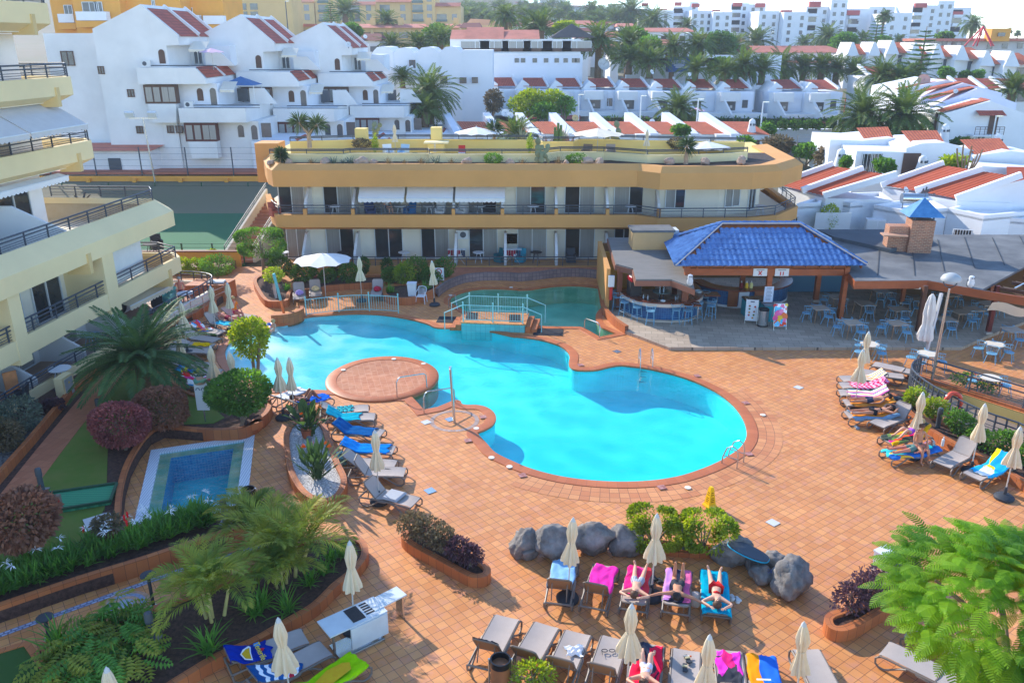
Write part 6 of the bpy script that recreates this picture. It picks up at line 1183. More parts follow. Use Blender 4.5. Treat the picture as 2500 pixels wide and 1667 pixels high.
def pE(label,J,T,skin=0,hair=None,hairlen=0,clothes=(),zg=None):
 """J: named joints in the local frame of T; face direction J['face']"""
 V=[];E=[];Rr=[];ix={}
 def v(k,p,r_):ix[k]=len(V);V.append(Vc(p));Rr.append(r_);return ix[k]
 def e(a,b):E.append((ix[a],ix[b]))
 pel,che,nec,hed=(Vc(J[k])for k in('pelvis','chest','neck','head'));face=Vc(J['face']).normalized();upd=(hed-nec).normalized();face=(face-upd*face.dot(upd)).normalized();side=upd.cross(face)
 v('pelvis',pel,.125);v('waist',pel.lerp(che,.5),.112);v('chest',che,.13);v('neck',nec,.055);v('jaw',nec.lerp(hed,.55)+face*.02,.068);v('head',hed+face*.012,.09);v('crown',hed+upd*.09,.07);v('nose',hed+face*.105-upd*.01,.016)
 for a,b in(('pelvis','waist'),('waist','chest'),('chest','neck'),('neck','jaw'),('jaw','head'),('head','crown'),('head','nose')):e(a,b)
 for s in('l','r'):
  sh,el,wr,hp,kn,an,to=(Vc(J[k+s])for k in('sh','el','wr','hp','kn','an','to'))
  v('sh'+s,sh,.06);v('el'+s,el,.042);v('wr'+s,wr,.03);d=(wr-el).normalized();pn=d.cross(Vc((0,0,1)))
  if pn.length<.2:pn=d.cross(Vc((1,0,0)))
  pn.normalize();dn=d.cross(pn);v('pa'+s,wr+d*.06,(.032,.018));e('chest','sh'+s);e('sh'+s,'el'+s);e('el'+s,'wr'+s);e('wr'+s,'pa'+s)
  for i,(o_,L_)in en(((-.027,.062),(-.009,.074),(.009,.07),(.027,.054))):
   k1=v('f%d%s'%(i,s),wr+d*.09+pn*o_,.009);k2=v('g%d%s'%(i,s),wr+d*(.09+L_*.6)+pn*o_*1.15+dn*.006,.0085);v('h%d%s'%(i,s),wr+d*(.09+L_)+pn*o_*1.2+dn*.022,.0075);e('pa'+s,'f%d%s'%(i,s));e('f%d%s'%(i,s),'g%d%s'%(i,s));e('g%d%s'%(i,s),'h%d%s'%(i,s))
  v('t1'+s,wr+d*.04-pn*.04,.011);v('t2'+s,wr+d*.08-pn*.058+dn*.01,.009);e('pa'+s,'t1'+s);e('t1'+s,'t2'+s)
  v('hp'+s,hp,.1);v('th'+s,hp.lerp(kn,.5),.084);v('kn'+s,kn,.06);v('ca'+s,kn.lerp(an,.35),.06);v('an'+s,an,.038);v('to'+s,to,.032)
  for a,b in(('pelvis','hp'),('hp','th'),('th','kn'),('kn','ca'),('ca','an'),('an','to')):e(a if a=='pelvis' else a+s,b+s)
 V=[T@p for p in V];R3=T.to_3x3()
 me=skin_mesh('person',V,E,Rr,[SKINS[skin],EYE,LIP]);bm=bmesh.new();bm.from_mesh(me)
 H=T@hed;fw=R3@face;uw=R3@upd;sw=R3@side
 for s in(-1,1):
  r_=bmesh.ops.create_icosphere(bm,subdivisions=1,radius=.013,matrix=Matrix.Translation(H+fw*.093+sw*.032*s+uw*.015));[setattr(f,'material_index',1)for q in r_['verts']for f in q.link_faces]
  r_=bmesh.ops.create_icosphere(bm,subdivisions=1,radius=.022,matrix=Matrix.Translation(H+sw*.092*s-uw*.005));
 r_=bmesh.ops.create_icosphere(bm,subdivisions=1,radius=.02,matrix=Matrix.Translation(H+fw*.083-uw*.058)@Matrix.Scale(.4,4,uw));[setattr(f,'material_index',2)for q in r_['verts']for f in q.link_faces]
 bm.to_mesh(me);bm.free();o=bpy.data.objects.new('person',me);COL.objects.link(o);tag(o,label,'person',zg);me.polygons.foreach_set('use_smooth',[1]*len(me.polygons))
 if hair:
  q=MB();vs=[];n,m_=14,7
  for j in range(m_):
   th=(j/(m_-1))*R(118)
   for k in range(n):
    a_=2*pi*k/n;fr=cos(a_);thk=th*(1 if fr<.2 else 1-.42*(fr-.2));d=upd*cos(thk)+(face*cos(a_)+side*sin(a_))*sin(thk);vs.append(T@(hed+upd*.035+d*(.118 if fr<0 else.112)))
  q.add(vs,[(j*n+k,j*n+(k+1)%n,(j+1)*n+(k+1)%n,(j+1)*n+k)for j in range(m_-1)for k in range(n)]+[tuple(range(n))])
  if hairlen:q.T([T@(hed-face*.09),T@(hed-face*.11-upd*hairlen*.5),T@(hed-face*.1-upd*hairlen)],[.07,.075,.03],8)
  q.B('hair',mat('hair_'+str(hair),{'dark':rg(44,32,28),'brown':rg(92,62,44),'blond':rg(196,160,104),'grey':rg(168,162,156)}[hair],.6,.2,30),o,zs=1)
 for kind,cm,nm in clothes:
  if kind=='trunks':ks=[('pelvis',.143),('waist',.123)];ed=[('pelvis','waist')];ext=[(s,.55)for s in 'lr']
  elif kind=='briefs':ks=[('pelvis',.138)];ed=[];ext=[(s,.16)for s in 'lr']
  elif kind=='trousers':ks=[('pelvis',.145),('waist',.125)];ed=[('pelvis','waist')];ext=[(s,2)for s in 'lr']
  elif kind=='top':ks=[('waist',.126),('chest',.146)];ed=[('waist','chest')];ext=[]
  elif kind=='shirt':ks=[('pelvis',.14),('waist',.13),('chest',.148)];ed=[('pelvis','waist'),('waist','chest')];ext=[]
  elif kind=='dress':ks=[('pelvis',.155),('waist',.13),('chest',.146)];ed=[('pelvis','waist'),('waist','chest')];ext=[(s,.5)for s in 'lr']
  vs=[];es=[];rs=[];jx={}
  for k,r_ in ks:jx[k]=len(vs);vs.append(V[ix[k]]);rs.append(r_)
  for a,b in ed:es.append((jx[a],jx[b]))
  for s,f_ in ext:
   a=len(vs);vs.append(V[ix['hp'+s]]);rs.append(.114);es.append((jx['pelvis'],a));
   if f_<=1:vs.append(V[ix['hp'+s]].lerp(V[ix['kn'+s]],f_));rs.append(.104);es.append((a,a+1))
   else:
    for kk,r_ in(('kn',.085),('an',.07)):vs.append(V[ix[kk+s]]);rs.append(r_);es.append((len(vs)-2,len(vs)-1))
  if kind in('shirt','top','dress'):
   if kind=='shirt':
    for s in 'lr':
     a=len(vs);vs.append(V[ix['sh'+s]]);rs.append(.076);es.append((jx['chest'],a));vs.append(V[ix['sh'+s]].lerp(V[ix['el'+s]],.6));rs.append(.064);es.append((a,a+1))
  if len(vs)<2:continue
  m2=skin_mesh(nm,vs,es,rs,[cm]);c=bpy.data.objects.new(nm,m2);COL.objects.link(c);c.parent=o;m2 .polygons.foreach_set('use_smooth',[1]*len(m2 .polygons))
 return o
def lP(l,sh_=.85,up=1,arms='side',knees=0,off=0,zp=.12):
 ang=l['ang']
 def P(s,y,h):
  p=lprof(max(-.2,s),ang);nrm=Vc((sin(ang),0,cos(ang)))if s<.6 else Vc((0,0,1));return p+nrm*(h+.05)+Vc((0,y+off,0))
 u=1 if up else-1;J={'pelvis':P(sh_,0,.11),'chest':P(sh_-.38,0,.13),'neck':P(sh_-.56,0,.12),'head':P(sh_-.72,0,.13)}
 J['face']=(P(sh_-.72,0,.6)-P(sh_-.72,0,.1))*u
 for s,sg in(('l',1),('r',-1)):
  J['sh'+s]=P(sh_-.5,.17*sg,.12);J['hp'+s]=P(sh_+.05,.085*sg,.1)
  if knees and up:J['kn'+s]=P(sh_+.3,(.1+.03*sg)*sg,.1+.42*knees);J['an'+s]=P(sh_+.3+.4*(1-.55*knees)+.02,.13*sg,.05);J['to'+s]=P(sh_+.46+.4*(1-.55*knees),.14*sg,.03)
  elif knees:J['kn'+s]=P(sh_+.46,.11*sg,.08);J['an'+s]=P(sh_+.42,.1*sg,.5);J['to'+s]=P(sh_+.36,.1*sg,.62)
  else:J['kn'+s]=P(sh_+.46,zp*sg,.09);J['an'+s]=P(sh_+.88,(zp+.03)*sg,.06);J['to'+s]=P(sh_+.93,(zp+.08)*sg,.18 if up else.0)
  if arms=='side':J['el'+s]=P(sh_-.22,.26*sg,.08);J['wr'+s]=P(sh_+.02,.27*sg,.08)
  elif arms=='up':J['el'+s]=P(sh_-.66,.38*sg,.1);J['wr'+s]=P(sh_-.86,.2*sg,.12)
  elif arms=='out':J['el'+s]=P(sh_-.52,.44*sg,.08);J['wr'+s]=P(sh_-.62,.66*sg,.02)
  else:J['el'+s]=P(sh_-.3,.27*sg,.12);J['wr'+s]=P(sh_-.12,.08*sg,.24)
 return J
def lT(l):return Matrix.Translation(l.location)@MR(l.rotation_euler[2],4,'Z')
def sP(seat=.45,lean=.1,fwd=.42,arms='lap'):
 J={'pelvis':(0,0,seat+.12),'chest':(-lean,0,seat+.5),'neck':(-lean*1.2,0,seat+.68),'head':(-lean*1.1+.03,0,seat+.84),'face':(1,0,-.1)}
 for s,sg in(('l',1),('r',-1)):
  J['sh'+s]=(-lean*1.1,.18*sg,seat+.62);J['hp'+s]=(.04,.09*sg,seat+.1);J['kn'+s]=(fwd,.12*sg,seat+.1);J['an'+s]=(fwd+.04,.12*sg,.08);J['to'+s]=(fwd+.18,.14*sg,.04);J['el'+s]=(-lean+.08,.26*sg,seat+.36);J['wr'+s]=(.26,.16*sg,seat+.24)
 return J
def cm(n_,c):return mat('cloth_'+n_,c,.9,.12,8,zb_=.2,bs=90)
pE('sunbather in grey striped shorts lying on back with arms behind head',lP(A3,.92,1,'up'),lT(A3),0,'brown',0,[('trunks',sP_(0,[rg(150,156,166),rg(196,200,206)],22,0,zo='Object'),'shorts')])
pE('sunbather in dark shorts lying face down with arms spread and feet up',lP(A4,.9,0,'out',1),lT(A4),1,'dark',0,[('trunks',cm('charcoal',rg(50,54,62)),'shorts')])
pE('sunbather in red bikini lying on turquoise towel',lP(A5,.92,1,'up'),lT(A5),0,'brown',.3,[('briefs',cm('red',rg(206,20,24)),'bikini_bottom'),('top',cm('red',rg(206,20,24)),'bikini_top')])
pE('sunbather in white and lilac lying on red towel at bottom edge',lP(B4,.85,1,'up',.45),lT(B4),0,'brown',0,[('dress',cm('lilac_white',rg(222,216,234)),'swim_dress')])
pE('man in dark blue trunks lying on orange towel',lP(C4,.88,1,'side'),lT(C4),1,'dark',0,[('trunks',cm('dark_blue',rg(50,60,84)),'swim_trunks')])
pE('woman in black bikini lying at front of crowded right row',lP(C5,.88,1,'up'),lT(C5),1,'dark',.25,[('briefs',cm('black',rg(40,40,48)),'bikini_bottom'),('top',cm('black',rg(40,40,48)),'bikini_top')])
pE('woman in a purple swimsuit reclining on flowered towel',lP(C7,.82,1,'lap',.5),lT(C7),0,'blond',.2,[('dress',cm('purple',rg(170,90,210)),'swimsuit')])
pE('man in green trunks lying on turquoise patterned towel',lP(C8,.9,1,'side'),lT(C8),2,'grey',0,[('trunks',cm('grey_green',rg(96,130,120)),'swim_trunks')])
p=g('c4',1395,1120);pE('person in grey shorts and black shoes sitting on lounger edge',sP(.42,.0,.42),Matrix.Translation(p+Vc((0,.25,0)))@MR(-pi/2+.2,4,'Z'),1,'brown',0,[('trunks',cm('grey_short',rg(96,104,104)),'shorts')])
pE('tanned sunbather lying with raised knees on cobalt towel',lP(D2,.85,1,'side',.85),lT(D2),3,'dark',0,[('briefs',cm('navy_brief',rg(30,40,80)),'swim_briefs')])
pE('person in orange top and pink skirt sitting on poolside lounger',sP(.4,.1,.42),Matrix.Translation(Vc((E1 .location.x-.1,E1 .location.y,0)))@MR(-.6,4,'Z'),2,'blond',.1,[('shirt',cm('orange',rg(240,130,20)),'top'),('trunks',cm('magenta',rg(196,30,90)),'skirt')])
pE('person in crimson swimwear lying on far left poolside lounger',lP(E1b,.88,1,'side'),lT(E1b),2,'grey',0,[('trunks',cm('crimson',rg(150,20,60)),'swimwear')])
p=g('b2',180,1480);pE('small child with blond hair sitting in shallow beach water',{k:tuple(Vc(v_)*.6)for k,v_ in sP(.1,.02,.4).items()},Matrix.Translation(p+Vc((0,0,-.1)))@MR(-2.2,4,'Z'),0,'blond',0,[('briefs',cm('child_white',rg(230,226,222)),'swimsuit')])
for t,x,y,c_,lab in(('b2',138,1445,rg(50,120,200),'blue and white armband float beside the child'),('b2',120,1475,rg(240,60,120),'pink float beside the child at the pool edge')):
 p=g(t,x,y);q=MB();q.T([(p.x+.15*cos(k*pi/7),p.y+.15*sin(k*pi/7),.08)for k in range(14)],.07,8,zc=1);tag(q.B('float',mat('float_%d'%int(y),c_,.4,.08),zs=1),lab,'float')
p=g('b3',840,1095);Jw={'pelvis':(0,0,.98),'chest':(.25,.02,1.32),'neck':(.38,.02,1.46),'head':(.5,.02,1.55),'face':(.6,0,-.6)}
for s,sg in(('l',1),('r',-1)):Jw.update({'sh'+s:(.33,.18*sg,1.4),'el'+s:(.5,.2*sg,1.2),'wr'+s:(.68,.12*sg,1.3),'hp'+s:(-.02,.09*sg,.95),'kn'+s:(.04,.12*sg,.5),'an'+s:(-.06,.15*sg,.08),'to'+s:(.1,.17*sg,.04)})
pE('workman in pale trousers and cream shirt leaning at bar wall by green pool',Jw,Matrix.Translation(p+Vc((0,.05,.0)))@MR(.5,4,'Z'),3,'dark',0,[('trousers',cm('pale_trouser',rg(196,192,182)),'trousers'),('shirt',cm('cream_shirt',rg(206,196,178)),'shirt')])
fz_=2.17
for x,y,sk_,c_,lab,rz in((1085,790,3,rg(150,80,60),'person in brown top sitting on first floor balcony',-.5),(1180,770,1,rg(150,186,220),'person in pale blue shirt sitting on first floor balcony',2.6)):
 p=g('b1',x,y,fz_+.6);pE(lab,sP(.45,.05,.4),Matrix.Translation(Vc((min(p.x,LB(-1.0,p.y)[0]),p.y,fz_)))@MR(rz,4,'Z'),sk_,'dark',0,[('shirt',cm('s%d'%x,c_),'shirt'),('trunks',cm('t%d'%x,rg(70,70,84)),'shorts')])
p=g('b1',1605,1130,1.0);pE('bare chested man sitting on ground floor terrace',sP(.45,.05,.4),Matrix.Translation((p.x,p.y,.38))@MR(-1.2,4,'Z'),2,'grey',0,[('trunks',cm('maroon',rg(120,40,40)),'shorts')])
p=gy('b2',1185,410,52.2);pE('person in white top sitting under left awning of ochre wing',sP(.45,.05,.4),Matrix.Translation((p.x,52.2,3.45))@MR(-.8,4,'Z'),0,'brown',0,[('shirt',cm('white_shirt',rg(230,224,222)),'shirt'),('trunks',cm('blue_short',rg(70,90,120)),'shorts')])
def tT(lab,p,r_=.42,h=.72,c_=None):
 o=TG('terrace_table',lab,'table',p);MB().L([(r_,h-.02),(r_,h+.015),(.02,h+.02)],n=20).B('table_top',c_ or PW,o)
 for k in range(4):a_=pi/4+k*pi/2;MB().T([(.3*r_*cos(a_),.3*r_*sin(a_),h),(r_*.8*cos(a_),r_*.8*sin(a_),0)],.02,5).B('leg',c_ or PW,o)
 return o
WICK=mat(0,rg(62,58,58),.8,.25,30,zb_=.5,bs=60)
def aC(lab,p,rz,c_):
 o=TG('terrace_armchair',lab,'chair',p,rz);MB().X((0,0,.25),(.6,.58,.36)).B('seat',c_,o);MB().X((0,.27,.62),(.6,.1,.6),M=MR(-.18,3,'X')).B('backrest',c_,o)
 for s in(-.28,.28):MB().X((s,0,.5),(.08,.5,.2)).B('armrest',c_,o)
 return o
for t,x,y,z,rz,c_,lab in(('b1',1390,1190,.9,-1.2,WICK,'dark wicker armchair on the ground floor terrace by the wall'),('b1',1430,1130,.9,-1.9,WICK,'dark wicker armchair farther back on the ground floor terrace'),('b1',1500,1180,.8,-.3,cm('leafprint',rg(130,196,190)),'chair with pale green leaf print cloth on ground floor terrace'),('b1',1395,690,2.7,.6,WICK,'dark wicker armchair at end of first floor balcony')):
 p=g(t,x,y,z);p.z=.38 if z<2 else fz_;aC(lab,p,rz,c_)
for t,x,y,z,lab,c_ in(('b1',1650,1150,1.1,'round white table by bare chested man',None),('b1',1345,730,2.75,'round dark table on first floor balcony',WICK),('b1',800,1520,1.1,'oval pale blue table on ground terrace near swim rings',mat(0,rg(160,190,210),.5,.05)),('c1',530,290,1.1,'round white table on near ground floor terrace',None)):
 p=g(t,x,y,z);p.z=.38 if z<2 else fz_;tT(lab,p,.45,.72,c_)
p=g('b1',1000,1330,1.0);o=TG('swim_ring','big leopard print inflatable ring leaning on terrace','swim ring',(p.x-.3,p.y,1.0),R(30));MB().T([(.38*cos(k*pi/10),.05,.38*sin(k*pi/10))for k in range(20)],.17,10,zc=1).B('tube',bL(0,[rg(230,222,206),rg(230,222,206),rg(150,110,80),rg(226,216,200),rg(120,90,70)],16,zo='Object'),o,zs=1)
o=TG('swim_ring','black inflatable ring behind leopard ring','swim ring',(p.x-.2,p.y+.8,1.1),R(20));MB().T([(.4*cos(k*pi/10),.05,.4*sin(k*pi/10))for k in range(20)],.15,10,zc=1).B('tube',mat(0,rg(40,48,56),.3,.1),o,zs=1)
p=g('c1',210,520,.9);aC('black reclining chair on near ground floor terrace',Vc((p.x-.2,p.y,.38)),-1.3,BASE);p=g('c1',160,390,1.2);tag(MB().X((p.x-.3,p.y,1.1),(.5,.04,.9),rz=.8).B('hung_towel',cloth('salmon',rg(226,150,100))),'orange towel hung on rack on near terrace','towel')
p=g('b1',800,330,5.6);o=TG('covered_chairs','stack of upturned black chairs on second floor terrace','chair stack',(p.x-.4,p.y,4.93));MB().X((0,0,.45),(.55,.5,.5),M=MR(.3,3,'Y')).B('stack',BASE,o)
for a_ in((-.4,0,.95),(.1,.2,1.1),(.45,.05,1.0)):MB().bar((0,0,.6),a_,.1,.06).B('leg',BASE,o)
def bal(i,x,y,z,kind,c_,lab):
 if kind=='t':tT(lab,Vc((x,y,z)),.38,.7,c_)
 else:aC(lab,Vc((x,y,z)),rnd.uniform(-.8,.8),c_)
K=0
for t,x,up,kind,c_,lab in(('b2',185,1,'c',mat(0,rg(176,84,62),.5,.05),'terracotta coloured chair at left end of upper balcony'),('b2',720,1,'t',None,'round white table before second door of upper balcony'),('b2',1035,1,'c',mat(0,rg(36,60,110),.8,.1),'dark blue folding chair under left awning'),('b2',1300,1,'t',None,'white table under left awning'),('b2',1385,1,'c',mat(0,rg(30,110,170),.8,.1),'bright blue chair under middle awning'),('b2',1560,1,'t',None,'white table under middle awning'),('b2',1660,1,'c',PW,'white chair under middle awning'),('b2',1850,1,'c',PW,'white chair under right awning'),('b2',2010,1,'t',None,'white table under right awning'),('b3',225,1,'t',None,'round white table right of awnings'),('b3',1090,1,'t',None,'round white table before last sliding doors'),('b3',2250,1,'t',None,'round table at far right end of upper balcony'),('b2',265,0,'t',None,'round beige table behind clipped tree'),('b2',800,0,'t',WICK,'dark table on lower terrace behind open white parasol'),('b2',1340,0,'t',None,'round cream table in middle of lower terrace'),('b2',2000,0,'t',None,'white folding table with things on lower terrace'),('b2',2190,0,'c',mat(0,rg(20,110,120),.8,.1),'dark teal chair on lower terrace'),('b3',110,0,'c',mat(0,rg(10,140,160),.6,.1),'turquoise chair on lower terrace above green pool'),('b3',250,0,'t',WICK,'dark table on lower terrace above green pool'),('b3',560,0,'c',BASE,'dark chair at open door of lower terrace')):
 bal(0,gy(t,x,420 if up else 860,51.9).x,51.9,3.45 if up else.43,kind,c_,lab)
for x,up,lab in((wx('b2',1850)-.3,0,'clothes rack with dark laundry on lower terrace'),(wx('b3',40,750),0,'clothes rack with red laundry on lower terrace')):
 o=TG('clothes_rack',lab,'clothes rack',(x,51.7,.43));q=MB();[q.T([(-.6,y,.95),(.6,y,.95)],.012,4)for y in(-.25,-.1,.05,.2)];[q.T([(s*.5,-.25,0),(-s*.3,.2,.95)],.014,4)for s in(-1,1)];q.B('rack',ALU,o);q=MB();[q.X((-.5+k*.16,-.25+.15*(k%3),.72),(.13,.02,.42))for k in range(7)];q.B('laundry',bL('laundry'+str(int(x)),[rg(50,50,60),rg(160,40,60),rg(230,226,226),rg(60,70,90)],3,zo='Object'),o)
for t,x,lab,c_ in(('a2',1200,'white lounger with cushion by potted climber on roof',PW),('a2',1330,'lounger with pale blue towel on roof terrace',mat(0,rg(176,206,226),.8,.06)),('a3',700,'grey lounger back in middle of roof terrace',LFR),('a3',915,'second grey lounger back on roof terrace',LSL)):
 X=gy(t,x,1345,55.3).x;aC(lab,Vc((X,55.2,6.66)),rnd.uniform(-.5,.5),c_)
p=gy('a2',1850,1350,55);o=TG('plastic_chair','white plastic chair with red cloth on roof terrace','chair',(p.x,55,6.66));MB().X((0,0,.42),(.45,.45,.03)).B('seat',PW,o);MB().X((0,.22,.65),(.45,.03,.45)).B('backrest',REDP,o);[MB().T([(a,b,0),(a,b,.42)],.02,5).B('leg',PW,o)for a in(-.2,.2)for b in(-.2,.2)]
# vegetation
def lq(m,p,d,n_,L_,W_,droop=0):
 """one leaf: base p, direction d, width axis n_"""
 t=p+d*(L_*.5);e=p+d*L_+Vc((0,0,-droop));m.add([p,t+n_*W_*.5,e,t-n_*W_*.5],[(0,1,2,3)])
def rv(r_):
 while 1:
  v=Vc((r_.uniform(-1,1),r_.uniform(-1,1),r_.uniform(-1,1)))
  if.01<v.length<1:return v
def crown(m,c,rad,n,ls,seed,zh=.55,zl=6,box=0,up=.4):
 r_=random.Random(seed);c=Vc(c);lp=[(rv(r_).normalized(),r_.uniform(.12,.3))for _ in range(zl)]
 for _ in range(n):
  d=rv(r_).normalized();k=(zh+(1-zh)*r_.random()**.6)
  if box:d=Vc([math.copysign(abs(q)**.45,q)for q in d])
  for a,s in lp:k*=1+s*max(-.2,d.normalized().dot(a)-.55)*1.4
  p=c+Vc((d.x*rad[0],d.y*rad[1],d.z*rad[2]))*k
  ld=(d.normalized()*.7+rv(r_)*.9+Vc((0,0,up*.5))).normalized();w_=ld.cross(rv(r_)).normalized();L_=ls*r_.uniform(.7,1.35)
  lq(m,p,ld,w_,L_,L_*.55,L_*.15)
def stems(m,base,top,r0,n,zp,seed):
 r_=random.Random(seed);base=Vc(base);top=Vc(top)
 for k in range(n):
  e=top+Vc((r_.uniform(-1,1)*zp,r_.uniform(-1,1)*zp,r_.uniform(-.2,.2)*zp));mid=base.lerp(e,.5)+Vc((r_.uniform(-.1,.1),r_.uniform(-.1,.1),0))*zp;m.T([base+Vc((r_.uniform(-.05,.05),r_.uniform(-.05,.05),0)),mid,e],[r0,r0*.8,r0*.35],6)
BARK=mat(0,rg(140,120,100),.9,.25,6,zb_=.6,bs=20);PBARK=mat(0,rg(128,104,78),.95,.3,8,zb_=.9,bs=16,stretch=(1,1,3))
LG={'dark':leaf(0,(0.0385,0.0963,0.0245),(0.0875,0.193,0.0385)),'mid':leaf(0,(0.0613,0.149,0.0315),(0.149,0.298,0.0525)),'light':leaf(0,(0.158,0.263,0.035),(0.385,0.455,0.0525)),'red':leaf(0,(0.269,0.0833,0.0833),(0.507,0.164,0.134),.3),'brownred':leaf(0,(0.262,0.131,0.084),(0.395,0.184,0.105),.3),'purple':leaf(0,(0.0788,0.0438,0.0613),(0.158,0.0788,0.0875),.25),'olive':leaf(0,(0.105,0.0963,0.0525),(0.21,0.158,0.0875),.3),'grey':leaf(0,(0.123,0.158,0.114),(0.21,0.245,0.175),.3),'palm':leaf(0,(0.07,0.123,0.0315),(0.149,0.21,0.0525),.35,vs=.5),'cycad':leaf(0,(0.0481,0.109,0.035),(0.12,0.208,0.0656),.3,vs=.7),'areca':leaf(0,(0.157,0.252,0.042),(0.42,0.42,0.063),.45),'strap':leaf(0,(0.0788,0.223,0.0393),(0.197,0.42,0.0657),.4),'feather':leaf(0,(0.0875,0.245,0.014),(0.263,0.49,0.021),.5,vs=.8)}
def bush(label,p,rad,n,ls,kind,seed,zn='bush',cat='bush',box=0,zk=0,zh=.55,zg=None,trunkmat=None,zl=6,up=.4,zw=None):
 o=TG(zn,label,cat,(p[0],p[1],p[2]),zg=zg);m=MB();cz=rad[2]*.95+zk;crown(m,(0,0,cz),rad,n,ls,seed,zh,zl,box,up);m.B('crown' if zk else 'foliage',LG[kind],o,zf=0)
 m=MB();stems(m,(0,0,-.03),(0,0,cz),max(.02,min(rad)*.06)+(.03 if zk>.5 else 0),5 if zk<.8 else 3,rad[0]*.5,seed);m.B('trunk' if zk else 'stems',trunkmat or BARK,o,zs=1)
 if zw:
  r_=random.Random(seed+5);m=MB()
  for _ in range(zw[1]):d=rv(r_).normalized();m.L([(.035,0),(.05,.03),(.01,.05)],Vc((d.x*rad[0],d.y*rad[1],cz+abs(d.z)*rad[2]))*1.0,6)
  m.B('blossoms',zw[0],o)['kind']='stuff'
 return o
def frond(m,base,az,el,L_,nl,ll,droop,lw=.03,r_=None,vee=.5,tipk=.35,start=.12,dense=1):
 """arching pinnate frond"""
 d0=Vc((cos(az)*cos(el),sin(az)*cos(el),sin(el)));pts=[];n=9;p=Vc(base);d=d0 .copy()
 for k in range(n+1):pts.append(p.copy());p=p+d*(L_/n);d=(d+Vc((0,0,-droop/n*(.6+k/n)))).normalized()
 m.T(pts,[.022*(1-.85*k/n)*(L_/2.4)+.003 for k in range(n+1)],4,cap=0)
 for k in range(nl):
  f=start+(1-start)*k/(nl-1);i=min(n-1,int(f*n));q=pts[i].lerp(pts[i+1],f*n-i);t=(pts[i+1]-pts[i]).normalized();sd_=t.cross(Vc((0,0,1)))
  if sd_.length<.1:sd_=t.orthogonal()
  sd_.normalize();up=sd_.cross(t);le=ll*(.55+.9*sin(pi*min(1,f*.9+.08)))*(1-.25*f)
  for s in(-1,1):
   ld=(sd_*s*.85+t*(tipk+.5*f)+up*(vee*.55)).normalized()
   if r_:ld=(ld+rv(r_)*.08).normalized()
   w_=(t-ld*t.dot(ld)).normalized();a=q;b=q+ld*le*.5;c=q+ld*le+Vc((0,0,-le*.22));m.add([a,b+w_*lw*.5,c,b-w_*lw*.5],[(0,1,2,3)])
def make_palm(zn,trunk_h,tr,nf,L_,nl,ll,kind,seed,lw=.05,droop=1.1,els=(-.35,1.25),skirt=0,cat='palm',lean=0,label='x'):
 r_=random.Random(seed);o=TG(zn,label,cat);m=MB();pts=[(lean*(k/6)**1.5,0,trunk_h*k/6)for k in range(7)];m.T(pts,[tr*(1.25 if k==0 else 1-.12*k/6+(.25 if k==6 else 0))for k in range(7)],10);m.B('trunk',PBARK,o,zs=1)
 m=MB()
 for k in range(nf):
  f=k/nf;el=els[1]+(els[0]-els[1])*f**.8+r_.uniform(-.1,.1);az=k*2.39996+r_.uniform(-.2,.2);frond(m,(lean,0,trunk_h+.05),az,el,L_*r_.uniform(.85,1.1)*(1 if f>.15 else.8),nl,ll,droop*(.7+.5*f),lw,r_)
 m.B('crown',LG[kind],o,zf=0)
 if skirt:
  m=MB()
  for k in range(skirt):az=r_.uniform(0,6.28);frond(m,(lean,0,trunk_h-.1),az,-.8,L_*.6,max(5,nl//2),ll*.7,.8,lw,r_)
  m.B('dead_fronds',mat(0,rg(150,116,70),.9,.2,2),o,zf=0)
 return o
def mS(zn,n,L_,kind,seed,w_=.05,zp=1.0,label='x',cat='plant',zw=None):
 r_=random.Random(seed);o=TG(zn,label,cat);m=MB()
 for _ in range(n):
  az=r_.uniform(0,6.28);el=r_.uniform(.45,1.4);le=L_*r_.uniform(.6,1.15);p=Vc((r_.uniform(-.12,.12)*zp,r_.uniform(-.12,.12)*zp,0));d=Vc((cos(az)*cos(el),sin(az)*cos(el),sin(el)));sd_=Vc((-sin(az),cos(az),0));vs=[];q=p.copy();k_=5
  for i in range(k_+1):ww=w_*.5*(1-(i/k_)**2.2)*(.6+.4*min(1,i));vs+=[q+sd_*ww,q-sd_*ww];q=q+d*(le/k_);d=(d+Vc((0,0,-.16))).normalized()
  m.add(vs,[(2*i,2*i+1,2*i+3,2*i+2)for i in range(k_)])
 m.B('leaves',LG[kind],o,zf=0)
 if zw:
  m=MB()
  for _ in range(zw[1]):
   c=Vc((r_.uniform(-.25,.25),r_.uniform(-.25,.25),L_*r_.uniform(.75,1.0)))
   for k in range(6):d=rv(r_);d.z=abs(d.z)*.5;lq(m,c,d.normalized(),d.cross(Vc((0,0,1))).normalized(),.13,.025)
  m.B('flowers',zw[0],o,zf=0)['kind']='stuff'
 return o
WFL=mat(0,rg(240,240,234),.8,.03);OFL=mat(0,rg(240,110,20),.6,.1);RFL=mat(0,rg(214,30,30),.7,.1)
cy=make_palm('cycad_palm',1.75,.28,56,2.9,58,.42,'cycad',3,lw=.05,droop=.75,els=(-.25,1.15),label='large dark green cycad palm with stout trunk on the lawn');cy.location=g('c1',1305,548,ZG)
bush('rounded wine red hedge on lawn, front part with bare stems',g('c1',1120,1010,ZG),(1.15,1.0,.75),5200,.11,'red',21,'red_hedge','hedge',zk=.35,zh=.8,zl=3);bush('rounded brown red hedge on the lawn, rear part by the cycad',g('c1',1450,800,ZG),(1.2,.9,.75),5200,.11,'brownred',22,'red_hedge','hedge',zk=.15,zh=.8,zl=3,box=0)
bush('big round copper leaf bush at left edge with pale trunk',g('d1',245,490,ZG),(1.0,1.0,.95),3600,.17,'brownred',23,zk=.4,zh=.7,zl=4)
